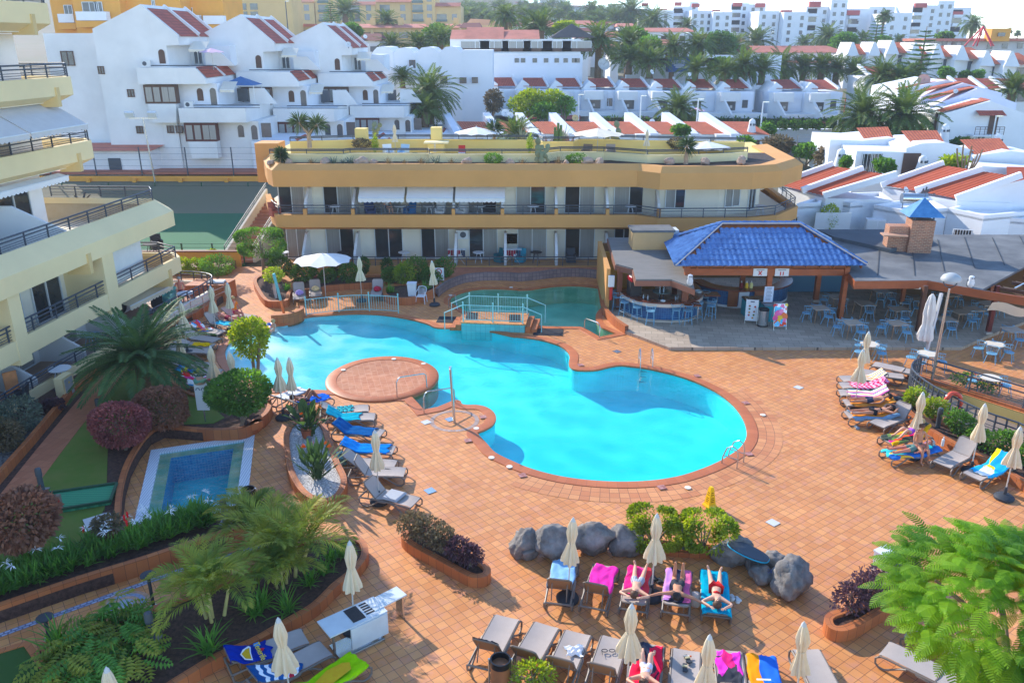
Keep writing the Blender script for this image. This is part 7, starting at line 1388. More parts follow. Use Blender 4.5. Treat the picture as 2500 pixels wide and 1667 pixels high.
p=g('c1',2150,790,.45);bush('dense dark green round ficus bush in kerb bed by small pool',p,(1.3,1.2,.95),6500,.13,'mid',24,zk=.3,zh=.75,zl=7)
p=g('c2',60,560,.45)+Vc((-.3,.5,0));bush('light green standard ficus tree behind the round bush',p,(1.0,.9,1.0),2200,.15,'light',25,'small_tree','tree',zk=1.6,zh=.35,zl=9)
for i,(x,y,rx_,k,lab)in en(((180,830,1.0,'grey','grey green shrub in gravel bed under terrace rail'),(60,1000,.9,'olive','dark olive shrub in gravel bed at left edge'),(465,660,.45,'purple','dark leafed small shrub by electric cabinet'),(-40,900,.9,'grey','grey green shrub cut by left edge'))):bush(lab,g('c1',x,y+20,ZG),(rx_,rx_*.9,rx_*.7),int(1500*rx_+300),.12,k,30+i)
r_=random.Random(5);lh=TG('lily_hedge','long hedge of strap leaved spider lilies along terracotta wall','hedge',g('d1',900,480,.4),local=1);m=MB();fl=MB();a=g('d1',-150,860,.42);b=g('d1',1950,150,.42);dv=b-a;nn=Vc((-dv.y,dv.x,0)).normalized()
for k in range(430):
 f=r_.random();c=a+dv*f+nn*r_.uniform(.08,1.05)-lh.location;
 for j in range(9):
  az=r_.uniform(0,6.28);el=r_.uniform(.5,1.35);d=Vc((cos(az)*cos(el),sin(az)*cos(el),sin(el)));sd_=Vc((-sin(az),cos(az),0));q=c.copy();vs=[];le=r_.uniform(.35,.75)
  for i in range(4):ww=.028*(1-(i/3)**2);vs+=[q+sd_*ww,q-sd_*ww];q=q+d*(le/3);d=(d+Vc((0,0,-.22))).normalized()
  m.add(vs,[(0,1,3,2),(2,3,5,4),(4,5,7,6)])
 if k%21==0:
  c2=c+Vc((0,0,.72))
  for j in range(9):d=rv(r_);d.z=abs(d.z)*.4;lq(fl,c2,d.normalized(),d.cross(Vc((0,0,1))).normalized(),.2,.025,.05)
m.B('leaves',LG['strap'],lh,zf=0);fl.B('white_flowers',WFL,lh,zf=0)['kind']='stuff'
def areca(label,p,sc,seed):
 r_=random.Random(seed);o=TG('areca_palm',label,'palm',p);m=MB();crn=MB()
 for k in range(5):
  bx,by=r_.uniform(-.25,.25),r_.uniform(-.25,.25);top=Vc((bx*2.2,by*2.2,r_.uniform(.7,1.3)))*sc;m.T([(bx,by,0),top],[.06*sc,.045*sc],8)
  for j in range(6):az=j*1.05+k*.5+r_.uniform(-.3,.3);frond(crn,top,az,r_.uniform(.55,1.25),1.9*sc*r_.uniform(.8,1.15),30,.5*sc,1.5,.035,r_,vee=.7,tipk=.6)
 m.B('canes',mat(0,rg(196,180,110),.6,.15,4),o,zs=1);crn.B('crown',LG['areca'],o,zf=0);return o
areca('yellow green areca palm in soil bed by lower path',g('d1',1900,1010,.3),.8,1);areca('tall areca palm at the middle of the soil bed',g('d2',330,590,.3),.9,2);areca('areca palm leaning left beside the tall one in the soil bed',g('d2',250,690,.3),.6,3);areca('areca palm behind the tall one at the path edge',g('d2',60,330,.3),.65,4)
stp=[mS('agapanthus',46,.75,'strap',1),mS('agapanthus',60,.6,'strap',2)];su=[0,0]
for t,x,y,k,sc,lab in(('d1',1850,1290,0,1.1,'green agapanthus clump before left areca palm'),('d2',300,930,0,1.0,'green agapanthus clump at front edge of soil bed'),('d2',60,900,0,.95,'green agapanthus clump between two areca groups'),('d2',490,690,1,.9,'agapanthus clump behind closed parasol in bed'),('d2',620,590,1,.9,'agapanthus clump right of tall areca palm'),('d2',790,430,1,1.0,'agapanthus clump at round end of soil bed'),('d2',690,480,0,1.0,'dark agapanthus clump behind round end of bed'),('d1',1190,1040,0,1.1,'green agapanthus clump at top of philodendron patch'),('d1',520,1260,0,1.2,'green agapanthus clump at left of philodendron patch'),('d1',2280,960,1,1.0,'small agapanthus clump by right areca palm'),('b2',1215,1150,1,1.2,'strap leaved clump in round planter by plastic chair'),('b2',1530,1120,1,1.1,'strap leaved clump with red flowers behind plastic chair'),('b2',300,1130,1,1.0,'strap leaved clump by small standard tree')):
 o=stp[k]if not su[k]else dup(stp[k]);su[k]=1;o.location=g(t,x,y,.28);o.scale=(sc,)*3;o.rotation_euler=(0,0,x);o['label']=lab;o['group']='agapanthus clumps'
def philo(label,p,seed,n=16,sc=1):
 r_=random.Random(seed);o=TG('philodendron',label,'plant',p);m=MB()
 for k in range(n):
  az=r_.uniform(0,6.28);el=r_.uniform(.35,1.2);L_=r_.uniform(.5,1.0)*sc;base=Vc((0,0,0));tip=Vc((cos(az)*cos(el),sin(az)*cos(el),sin(el)))*L_;m.T([base,tip*.5+Vc((0,0,.06)),tip],.012,4,cap=0);d=Vc((cos(az),sin(az),-.35)).normalized();sd_=Vc((-sin(az),cos(az),0));nl=8
  for j in range(nl):
   f=j/(nl-1);q=tip+d*(.62*f)*sc;le=.3*sc*sin(pi*(.18+.75*f))
   for s in(-1,1):ld=(sd_*s+d*(-.25+.9*f)+Vc((0,0,.1))).normalized();lq(m,q,ld,(d-ld*d.dot(ld)).normalized(),le,.1*sc,.05)
 m.B('leaves',LG['areca' if seed%2 else 'strap'],o,zf=0);return o
for i,(x,y)in en(((900,1180),(700,1300),(1080,1120),(1180,1300),(820,1420),(560,1440),(1080,1450),(980,1020))):philo(('cut leaf philodendron near bollard light','cut leaf philodendron in middle of lower left bed','cut leaf philodendron at top of lower left bed','yellowish cut leaf philodendron by soil edge','cut leaf philodendron above closed parasol tip','cut leaf philodendron next to turf corner','cut leaf philodendron right of closed parasol tip','pale cut leaf philodendron by round mosaic')[i],g('d1',x,y+70,.28),i,22,.85)['group']='philodendrons in lower left bed'
def strel(label,p,seed,n,L_):
 r_=random.Random(seed);o=TG('bird_of_paradise',label,'plant',p);m=MB();f_=MB()
 for k in range(n):
  az=r_.uniform(0,6.28);el=r_.uniform(.7,1.45);d=Vc((cos(az)*cos(el),sin(az)*cos(el),sin(el)));le=L_*r_.uniform(.6,1.1);q=Vc((r_.uniform(-.15,.15),r_.uniform(-.15,.15),0));t=q+d*le*.6;m.T([q,t],.012,4,cap=0);sd_=Vc((-sin(az),cos(az),0));e=t+(d+Vc((0,0,-.15))).normalized()*le*.5;mid=t.lerp(e,.45);m.add([t,mid+sd_*.075,e,mid-sd_*.075],[(0,1,2,3)])
 for k in range(5):az=r_.uniform(0,6.28);c=Vc((cos(az)*.35,sin(az)*.35,L_*.85));[lq(f_,c,(Vc((cos(az),sin(az),.3))+rv(r_)*.5).normalized(),Vc((0,0,1)),.2,.06)for _ in range(4)]
 m.B('leaves',LG['cycad'],o,zf=0);f_.B('orange_flowers',OFL,o,zf=0)['kind']='stuff';return o
strel('large bird of paradise clump in pebble planter, nearer one',g('c2',570,1260,.36),1,70,1.25);strel('bird of paradise clump at the far end of the pebble planter',g('c2',500,880,.36),2,60,1.2)
p=g('c2',470,900,.36);o=TG('potted_banana','broad leaved plant in a terracotta pot in pebble planter','plant',p);MB().L([(.14,0),(.2,.3),(.22,.32),(.18,.3)],n=16).B('pot',mat('terracotta_pot',rg(178,92,56),.7,.1),o,zs=1);m=MB()
for k in range(7):
 az=k*.95;el=1.25-.09*k;d=Vc((cos(az)*cos(el),sin(az)*cos(el),sin(el)));t=d*.55+Vc((0,0,.3));m.T([(0,0,.3),t],.018,5);sd_=Vc((-sin(az),cos(az),0));secs=[]
 for j in range(6):f=j/5;ww=.17*sin(pi*(.08+.9*f));c=t+d*(.8*f)+Vc((0,0,-.2*f*f));secs.append([c-sd_*ww,c+Vc((0,0,-.03)),c+sd_*ww])
 m.loft(secs,zc=0)
m.B('leaves',leaf(0,(.05,.1,.03),(.11,.18,.04),.45),o,zf=0)
p=g('d1',980,340,ZG);o=TG('potted_plant','brown clay pot with trailing red flowered plant on lawn','pot plant',p);MB().L([(.16,0),(.26,.25),(.28,.42),(.22,.55),(.2,.5)],n=18).B('pot',mat(0,rg(110,64,44),.6,.15,4),o,zs=1);m=MB();crown(m,(0,0,.72),(.55,.5,.3),420,.13,3,.2);m.B('foliage',LG['olive'],o,zf=0);m=MB();[m.L([(.03,0),(.04,.14),(.01,.2)],(x,y,z),6)for x,y,z in((-.62,-.1,.5),(.5,.1,.75),(.6,.0,.65),(.55,.2,.8))];m.B('red_flowers',RFL,o)
for i,(t,x,y,k,rr_,hh,lab)in en((('d2',1420,260,'olive',.62,.5,'olive green shrub at far end of long planter'),('d2',1560,330,'olive',.6,.5,'brownish shrub second from far end of long planter'),('d2',1690,400,'olive',.55,.48,'twiggy brown shrub in middle of long planter'),('d2',1820,470,'purple',.5,.45,'dark purple shrub near front of long planter'),('d2',1930,520,'purple',.45,.42,'dark purple shrub at front end of long planter'),('d4',790,930,'purple',.62,.5,'purple black shrub at near end of right planter'),('d4',910,870,'purple',.6,.55,'purple black shrub in middle of right planter'),('d4',1040,790,'purple',.6,.55,'purple black shrub next to bollard light in right planter'),('d4',1260,640,'purple',.5,.45,'purple shrub behind bollard light under feathery tree'))):bush(lab,g(t,x,y,.3),(rr_,rr_*.8,hh),650,.11,k,60+i,zh=.25,zl=9)['group']='shrubs in open deck planters'
bush('square clipped yellow green bush left of bollard light',g('d3',1310,345,.1),(.78,.62,.55),5600,.1,'light',80,box=1,zh=.78,zk=.12,zl=3);bush('square clipped yellow green bush right of the bollard light',g('d3',1740,380,.1),(.78,.62,.58),5600,.1,'light',81,box=1,zh=.78,zk=.12,zl=3)
bush('small green bush at bottom edge between two loungers',g('d3',230,1640,0),(.5,.45,.5),700,.1,'light',82,zh=.4)
for i,(x,y,rr_,k,lab)in en(((1340,620,.55,'light','yellow green bush at narrow end of ramp planter'),(1500,730,.62,'light','yellow green bush left of life ring'),(1740,880,.75,'mid','green bush right of life ring in ramp planter'),(1880,960,.5,'mid','low green bush in ramp planter before parasol'),(2150,1060,.75,'mid','large green bush behind blue beach towel'),(2330,1150,.6,'mid','green bush at right end of ramp planter'))):bush(lab,g('c4',x,y,.28),(rr_,rr_*.8,rr_*.75),int(1500*rr_),.12,k,90+i,zh=.4,zl=8)['group']='bushes along ramp railing'
for i,(x,y,lab)in en(((1800,430,'sparse red flowered plant on ramp wall near round table'),(2000,490,'sparse red flowered plant on ramp wall by right chair'))):bush(lab,g('c4',x,y,.1),(.6,.35,.3),300,.12,'mid',97+i,zh=.2,zw=(RFL,5))
pL('terracotta edged planter at corner under clipped tree',G('b2',[(0,1035),(20,1120),(95,1225),(200,1240),(305,1225),(325,1160),(360,1080),(120,1000)],.3),.4,SOIL,3)
pL('long terracotta planter of mixed bushes before ochre wing',G('b2',[(330,1120),(620,1110),(650,1095),(900,1075),(1160,1070),(1240,1050),(1700,1030),(1700,985),(1000,1000),(400,1005)],.3),.35,SOIL,2)
pL('round fronted terracotta planter behind plastic chair',G('b2',[(1145,1150),(1180,1195),(1300,1215),(1440,1205),(1560,1160),(1640,1120),(1620,1085),(1300,1080),(1170,1105)],.3),.42,SOIL,3)
for i,(x,y,rx_,rz_,k,lab)in en(((240,1010,.9,.85,'dark','dark green round shrub left before ochre wing'),(460,1050,.95,.75,'mid','wide green shrub under open white parasol'),(660,1060,.6,.5,'mid','low green shrub right of open white parasol'),(735,1010,.4,.7,'dark','narrow dark shrub against ochre wall'),(870,1060,.8,.7,'mid','green shrub before closed white parasol'),(985,1010,.35,.75,'dark','narrow dark shrub right of closed white parasol'),(1190,1005,.4,.7,'dark','narrow clipped shrub by flaking white wall'),(1230,1070,.7,.6,'mid','green shrub left of yellow green ball bush'),(1325,1090,.8,.8,'light','yellow green ball bush behind white bin'),(1450,1060,1.0,.9,'mid','large green bush left of no diving sign'),(1560,1080,.7,.6,'mid','green bush behind closed parasol by sign'),(1680,1040,.75,.75,'mid','green bush right of no diving sign'))):
 bush(lab,g('b2',x,y,.25),(rx_,rx_*.8,rz_),int(1700*rx_),.13,k,110+i,zh=.5,zl=7)['group']='bushes before ochre wing'
p=g('b2',90,990,.3);bush('clipped cloud shaped tree with grey trunk before stairs',p,(1.55,1.3,.85),7000,.12,'mid',130,'clipped_tree','tree',box=1,zk=1.35,zh=.85,zl=3)
p=g('b2',195,1195,.3);bush('small standard tree with yellow ball crown and white trunk',p,(.6,.55,.5),900,.11,'light',131,'small_tree','tree',zk=.85,zh=.5,trunkmat=mat(0,rg(206,196,184),.9,.1))
for i,(x,y,rr_,k,lab)in en(((1600,985,.75,'light','yellow green bush at left of yellow planter'),(1760,980,.75,'light','yellow green bush in middle of yellow planter'),(1850,990,.6,'light','small yellow green bush by big planter bush'),(1935,1020,1.1,'mid','big green bush at right end of yellow planter'),(1905,860,.55,'light','young shrub at court fence corner'))):bush(lab,g('b1',x,y,.3),(rr_,rr_*.8,rr_*.75),int(1500*rr_),.13,k,140+i,zh=.5)['group']='bushes by yellow planter'
p=g('b4',580,630,.5);bush('yellow green round bush against white bungalow wall behind bar roof',p,(.9,.8,1.2),1500,.15,'light',150,zh=.6)
r_=random.Random(77);ft=TG('feathery_tree','bright green feathery leaved tree filling lower right corner','tree',(9.6,12.6,0));m=MB();cc=Vc((0,0,4.3));m.T([(0,0,0),(.1,.05,1.5),(0,0,2.6)],[.16,.13,.11],9)
for k in range(9):az=k*.7;e=Vc((cos(az)*1.6,sin(az)*1.6,3.9+.5*sin(k*2.1)));m.T([(0,0,2.4),e*.5+Vc((0,0,1.6)),e],[.09,.06,.025],6)
m.B('trunk',BARK,ft,zs=1);m=MB()
lp=[(rv(r_).normalized(),r_.uniform(.1,.28))for _ in range(10)]
for _ in range(1500):
 d=rv(r_).normalized();
 if d.z<-.55:continue
 k=.45+.55*r_.random()**.45
 for a,s in lp:k*=1+s*max(-.25,d.dot(a)-.5)*1.5
 p=cc+Vc((d.x*2.35,d.y*2.35,d.z*1.7))*k;az=atan2(d.y,d.x)+r_.uniform(-.9,.9);el=.15+.5*d.z+r_.uniform(-.35,.3);L_=r_.uniform(.4,.66)
 d0=Vc((cos(az)*cos(el),sin(az)*cos(el),sin(el)));sd_=Vc((-sin(az),cos(az),0));q=p.copy();dd=d0 .copy();n=13
 for j in range(n):
  f=j/(n-1);q2=q+dd*(L_/n);le=.15*sin(pi*(.15+.8*f))
  for s in(-1,1):ld=(sd_*s+dd*.35+Vc((0,0,.05))).normalized();e=q+ld*le+Vc((0,0,-.03));wv_=dd*.016;m.add([q-wv_,q+wv_,e+wv_*.8,e-wv_*.8],[(0,1,2,3)])
  q=q2;dd=(dd+Vc((0,0,-.07))).normalized()
m.B('crown',LG['feather'],ft,zf=0)
ROCK=mat(0,rg(120,114,110),.95,.35,3,zb_=1.0,bs=14,col2=rg(150,144,138))
def rO(label,p,s,seed,m_=None,zg=None):
 r_=random.Random(seed);bm=bmesh.new();bmesh.ops.create_icosphere(bm,subdivisions=4,radius=1);pl=[(rv(r_).normalized(),r_.uniform(.6,.9))for _ in range(9)]
 from mathutils import noise
 for v in bm.verts:
  d=v.co.normalized();k=1.0
  for a,h in pl:
   t=d.dot(a)
   if t>h*.9:k=min(k,h/t if t>.01 else k)
  k*=1+.16*noise.noise(d*2.2+Vc((seed,0,0)))+.13*noise.noise(d*6+Vc((0,seed,0)))+.035*noise.noise(d*14);v.co=Vc((d.x*s[0],d.y*s[1],d.z*s[2]))*k*.84
 me=bpy.data.meshes.new('rock');bm.to_mesh(me);bm.free();me.materials.append(m_ or ROCK);me.polygons.foreach_set('use_smooth',[1]*len(me.polygons));o=bpy.data.objects.new('lava_rock' if not m_ else 'garden_rock',me);COL.objects.link(o);o.location=Vc(p)+Vc((0,0,s[2]*.62));o.rotation_euler=(0,0,r_.uniform(0,6));return tag(o,label,'rock',zg)
for i,(x,y,s,lab)in en(((150,430,(.6,.5,.55),'dark lava rock at left end of rock row'),(180,460,(.35,.28,.25),'small lava rock before leftmost rocks'),(400,460,(.85,.6,.7),'large lava rock left of closed parasol'),(760,410,(.85,.6,.72),'largest lava rock right of closed parasol'),(1040,410,(.72,.55,.62),'round lava rock next to clipped bushes'),(1990,500,(.75,.5,.58),'lava rock under upper end of body board'),(2170,560,(.35,.3,.4),'small lava rock under middle of body board'),(2250,680,(.4,.35,.35),'lava rock below body board by blue net'))):rO(lab,g('d3',x,y-12,0),s,i+1,zg='lava rocks on the deck')
for i,(x,y,s,lab)in en(((110,600,(.55,.4,.45),'lava rock behind big end rock'),(250,770,(.8,.62,.7),'big rounded lava rock at right end of row'))):rO(lab,g('d4',x,y-12,0),s,i+20,zg='lava rocks on the deck')
a=g('d3',2000,330,.75);b=g('d3',2260,460,.62);d=(b-a);o=TG('body_board','dark body board lying across lava rocks','body board',a.lerp(b,.5),atan2(d.y,d.x));q=MB();ol=[(.62*cos(t)if cos(t)>0 else.55*cos(t),.26*math.copysign(abs(sin(t))**.7,sin(t)))for t in[2*pi*k/28 for k in range(28)]];q.P(ol,0,.05);q.B('board',mat(0,rg(62,70,80),.5,.08),o);MB().T([(x,y,.0)for x,y in ol],.022,5,zc=1).B('edge',mat(0,rg(30,160,190),.5,.1),o);o.rotation_euler=(0,.12,atan2(d.y,d.x))
p=g('d4',70,580,.35);m=MB();crown(m,p,(.14,.12,.06),60,.06,4,.2);tag(m.B('blue_net',mat('blue_net',rg(20,120,220),.7,.1),zf=0),'bright blue net lying between the lava rocks','net')
STONE=mat(0,rg(176,152,134),.9,.2,3,zb_=.5,bs=12)
for i,(t,x,y,s)in en((('a2',640,1445,.45),('a2',960,1430,.5),('a2',920,1455,.4),('a2',1060,1430,.35),('a2',1890,1445,.5),('a2',2280,1440,.4),('a3',710,1385,.5),('a3',820,1385,.45),('a3',520,1435,.35),('a3',1440,1420,.45),('a3',1755,1425,.45),('a3',2080,1430,.55),('a2',310,1450,.4),('a2',150,1455,.35))):
 p=gy(t,x,y,52.2);rO(('pale stone','reddish stone')[i in(4,6,10)]+' %s on planted roof edge'%('beside the left agave','in group left of chairs','low in group left of chairs','right of stone group','standing alone left of big cactus','at foot of big cactus','left of the dark stone','right of the red stone','in black soil right of cactus','left of the dragon tree','upright right of dragon tree','near the right end','right of the left agave','at the far left end')[i],(p.x,52.2,6.65),(s,s*.7,s*.75),40+i,STONE,'stones on the planted roof edge')
sprig=[mS('roof_agave',26,.55,'grey',5,.07),mS('roof_grass_tuft',40,.6,'olive',6,.03)];su2=[0,0]
for i,(t,x,y,k,sc,lab)in en((('a2',700,1440,0,1.1,'grey green agave left of stone group on roof'),('a2',850,1440,0,1.1,'grey green agave by stone group on roof'),('a2',790,1460,0,.8,'small agave between two roof agaves'),('a2',1620,1440,0,1.2,'grey green agave below capped chimney'),('a2',1540,1460,0,.8,'small agave left of chimney agave'),('a2',510,1440,1,.9,'dry grass tuft near left end of roof edge'),('a2',1195,1430,1,1.1,'dry grass tuft before roof loungers'),('a2',1340,1440,1,.8,'pale dry plant before roof wall'),('a2',1490,1425,1,1.1,'dry grass tuft left of capped chimney'),('a2',1760,1430,1,1.0,'reddish dry tuft right of chimney'),('a3',130,1430,1,1.0,'reddish dry tuft left of big cactus'),('a3',790,1410,1,.8,'dry tuft by dark stone'),('a3',450,1390,1,1.3,'tall dry tuft right of big cactus'))):
 o=sprig[k]if not su2[k]else dup(sprig[k]);su2[k]=1;p=gy(t,x,y,52.2);o.location=(p.x,52.3,6.68);o.scale=(sc,)*3;o['label']=lab;o['group']='succulents on roof edge'
for t,x,y,lab,k in(('a2',2130,1425,'low bright green bush on roof edge at middle','mid'),('a3',590,1390,'low green cushion bush right of big cactus','mid'),('a2',860,1260,'dry grey bush by left chimney tower','olive'),('a3',1600,1325,'low dark bush behind dragon tree','olive')):p=gy(t,x,y,52.4);bush(lab,(p.x,52.4 if y>1350 else 56,6.66 if y>1350 else 7.2),(.75,.5,.38),700,.12,k,int(x))
def dR(label,p,h,heads,seed,hr=.75):
 r_=random.Random(seed);o=TG('dragon_tree',label,'tree',p);m=MB();lf=MB();m.T([(0,0,0),(0,0,h*.45)],[.16,.13],9)
 for hx,hy,hz in heads:
  m.T([(0,0,h*.42),(hx*.6,hy*.6,h*.6),(hx,hy,hz)],[.12,.1,.08],8)
  for _ in range(170):d=rv(r_).normalized();d.z=d.z*.75+.25;d.normalize();w_=d.cross(rv(r_)).normalized();lq(lf,Vc((hx,hy,hz))+d*.08,d,w_,hr*r_.uniform(.75,1.1),.07,.08)
 m.B('trunk',mat(0,rg(176,150,124),.9,.2,5,zb_=.5),o,zs=1);lf.B('crown',LG['grey']if 0 else leaf(0,(.04,.075,.03),(.09,.13,.06),.3),o,zf=0);return o
p=gy('a2',495,1290,55.5);dR('two headed dragon tree at left end of roof terrace',(p.x,55.5,p.z-.2),2.2,((-.55,0,1.65),(.62,0,1.5)),1,.85);p=gy('a3',1585,1440,52.3);dR('single headed dragon tree on right of roof edge',(p.x,52.3,6.65),1.3,((0,0,1.2),),2,.75);p=gy('a2',245,1455,52.4);dR('small dragon tree at left end of roof edge',(p.x,52.4,6.65),.8,((0,0,.75),(0.05,0,.5)),3,.5);p=gy('a2',2140,1250,57.8);dR('dragon tree by open white roof parasol',(p.x,57.8,6.6),2.0,((0,0,1.75),),4,.8)
CACT=mat(0,rg(122,130,100),.8,.15,4)
def cactus(label,p,n,seed,sc=1):
 r_=random.Random(seed);o=TG('prickly_pear',label,'cactus',p);m=MB();pads=[(Vc((r_.uniform(-.5,.5),r_.uniform(-.2,.2),.1))*sc,Vc((r_.uniform(-.4,.4),0,1)).normalized())for _ in range(4)]
 for _ in range(n):
  b,d=r_.choice(pads);L_=.34*sc*r_.uniform(.8,1.2);c=b+d*L_*.5;sd_=Vc((d.z,r_.uniform(-.6,.6),-d.x)).normalized();nr=d.cross(sd_).normalized();Mx=Matrix((sd_*L_*.42,nr*.05*sc,d*L_*.55)).transposed();m.L([(.05,-1),(.7,-.6),(1,0),(.8,.6),(.05,1)],c,8,Mx);pads.append((b+d*L_*.95,(d+Vc((r_.uniform(-.8,.8),r_.uniform(-.3,.3),.3))).normalized()))
 m.B('pads',CACT,o,zs=1);return o
p=gy('a3',340,1440,52.1);cactus('big grey prickly pear cactus on roof edge',(p.x,52.1,6.65),34,1,1.15);p=gy('a3',940,1215,57.6);cactus('prickly pear cactus behind open beige roof parasol',(p.x,57.8,6.7),34,2,1.2);p=gy('a2',1120,1220,57.8);cactus('prickly pear cactus right of the left chimney tower',(p.x,57.9,6.9),24,3,1.0)
for t,x,y,d,lab in(('a2',1080,1340,55.4,'yellow green climber in a terracotta pot by roof loungers'),('a3',195,1350,55.4,'yellow green climber in a terracotta pot left of big cactus')):
 p=gy(t,x,y,d);o=TG('potted_plant',lab,'pot plant',(p.x,d,6.66));MB().L([(.15,0),(.2,.3),(.17,.3)],n=12).B('pot',MC['terracotta_pot'],o);m=MB();crown(m,(0,0,1.0),(.24,.24,.75),420,.11,3,.2);m.B('foliage',LG['light'],o,zf=0)
ag=mS('yucca',60,1.15,'grey',9,.07);ag2=mS('red_aloe',50,.6,'brownred',10,.05)
for i,(t,x,y,d,k,sc,lab)in en((('a3',130,1250,58,0,1.3,'spiky yucca behind roof rail left of column cactus'),('a3',500,1230,58,0,1.0,'spiky yucca behind roof rail by column cactus'),('a3',350,1270,57,1,1.1,'reddish aloe left of column cactus'),('a3',545,1260,57,1,1.1,'reddish aloe right of column cactus'))):
 src=(ag,ag2)[k];o=src if i in(0,2)else dup(src);p=gy(t,x,y,d);o.location=(p.x,d,p.z-.2);o.scale=(sc,)*3;o['label']=lab;o['group']='spiky plants behind roof rail'
p=gy('a3',445,1270,57.2);o=TG('column_cactus','cluster of green column cacti behind roof rail','cactus',(p.x,57.2,p.z-.3));m=MB();[m.T([(x,y,0),(x,y,h)],.09,7)for x,y,h in((0,0,1.6),(-.2,.1,1.3),(.2,.1,1.45),(-.1,-.15,1.1),(.15,-.12,1.2))];m.B('stems',mat('cactus_bright',rg(92,120,70),.7,.12,4),o,zs=1)
p=g('b4',2085,760,.2);o=TG('column_cactus','tall ribbed column cactus by white bungalow door','cactus',p+Vc((0,6,0)));m=MB();m.L([(.3,0),(.32,1),(.3,2.6),(.15,2.95),(.02,3.0)],n=24,f=lambda a_,z:1+.12*cos(12*a_));m.B('stem',MC['cactus_bright'],o,zs=1)
# the town behind
RTILE=tile(0,rg(196,96,72),rg(176,80,60),rg(120,60,46),.26,.42,zo='UV',ms=.03,zt_=.2,zr_u=.8,ss=.6)
OTILE=tile(0,rg(214,116,76),rg(196,98,62),rg(132,66,46),.26,.42,zo='UV',ms=.03,zt_=.16,zr_u=.8,ss=.6)
RP_=mat(0,rg(200,122,100),.85,.14,.6);WIN=glass('far_window_glass',(.06,.075,.09),.2);BRN=mat(0,rg(96,70,56),.6,.1);WHT3=mat(0,rg(230,232,236),.85,.06,.12);PINK=mat(0,rg(190,92,86),.8,.08)
def rq(m,a,b,c,d):
 a,b,c,d=(Vc(v)for v in(a,b,c,d));L_=(b-a).length;H_=(d-a).length;m.add([a,b,c,d],[(0,1,2,3)],[[(0,0),(L_,0),(L_,H_),(0,H_)]])
def win(zP,c,w_,h_,m_=None,fr=None,n=(0,-1),zn='window',dp=.06):
 q=MB();c=Vc(c);rz=atan2(n[1],n[0])+pi/2;q.X(c,(w_,dp,h_),rz=rz);o=q.B(zn,m_ or WIN,zP)
 if fr:q=MB();nn=Vc((n[0],n[1],0)).normalized()*.04;[q.X(c+nn+Vc((0,0,s*h_/2)),(w_+.1,dp,.08),rz=rz)for s in(-1,1)];t=Vc((-n[1],n[0],0)).normalized();[q.X(c+nn+t*(s*w_/2),(.08,dp,h_),rz=rz)for s in(-1,0,1)];q.B('frame',fr,o)
 return o
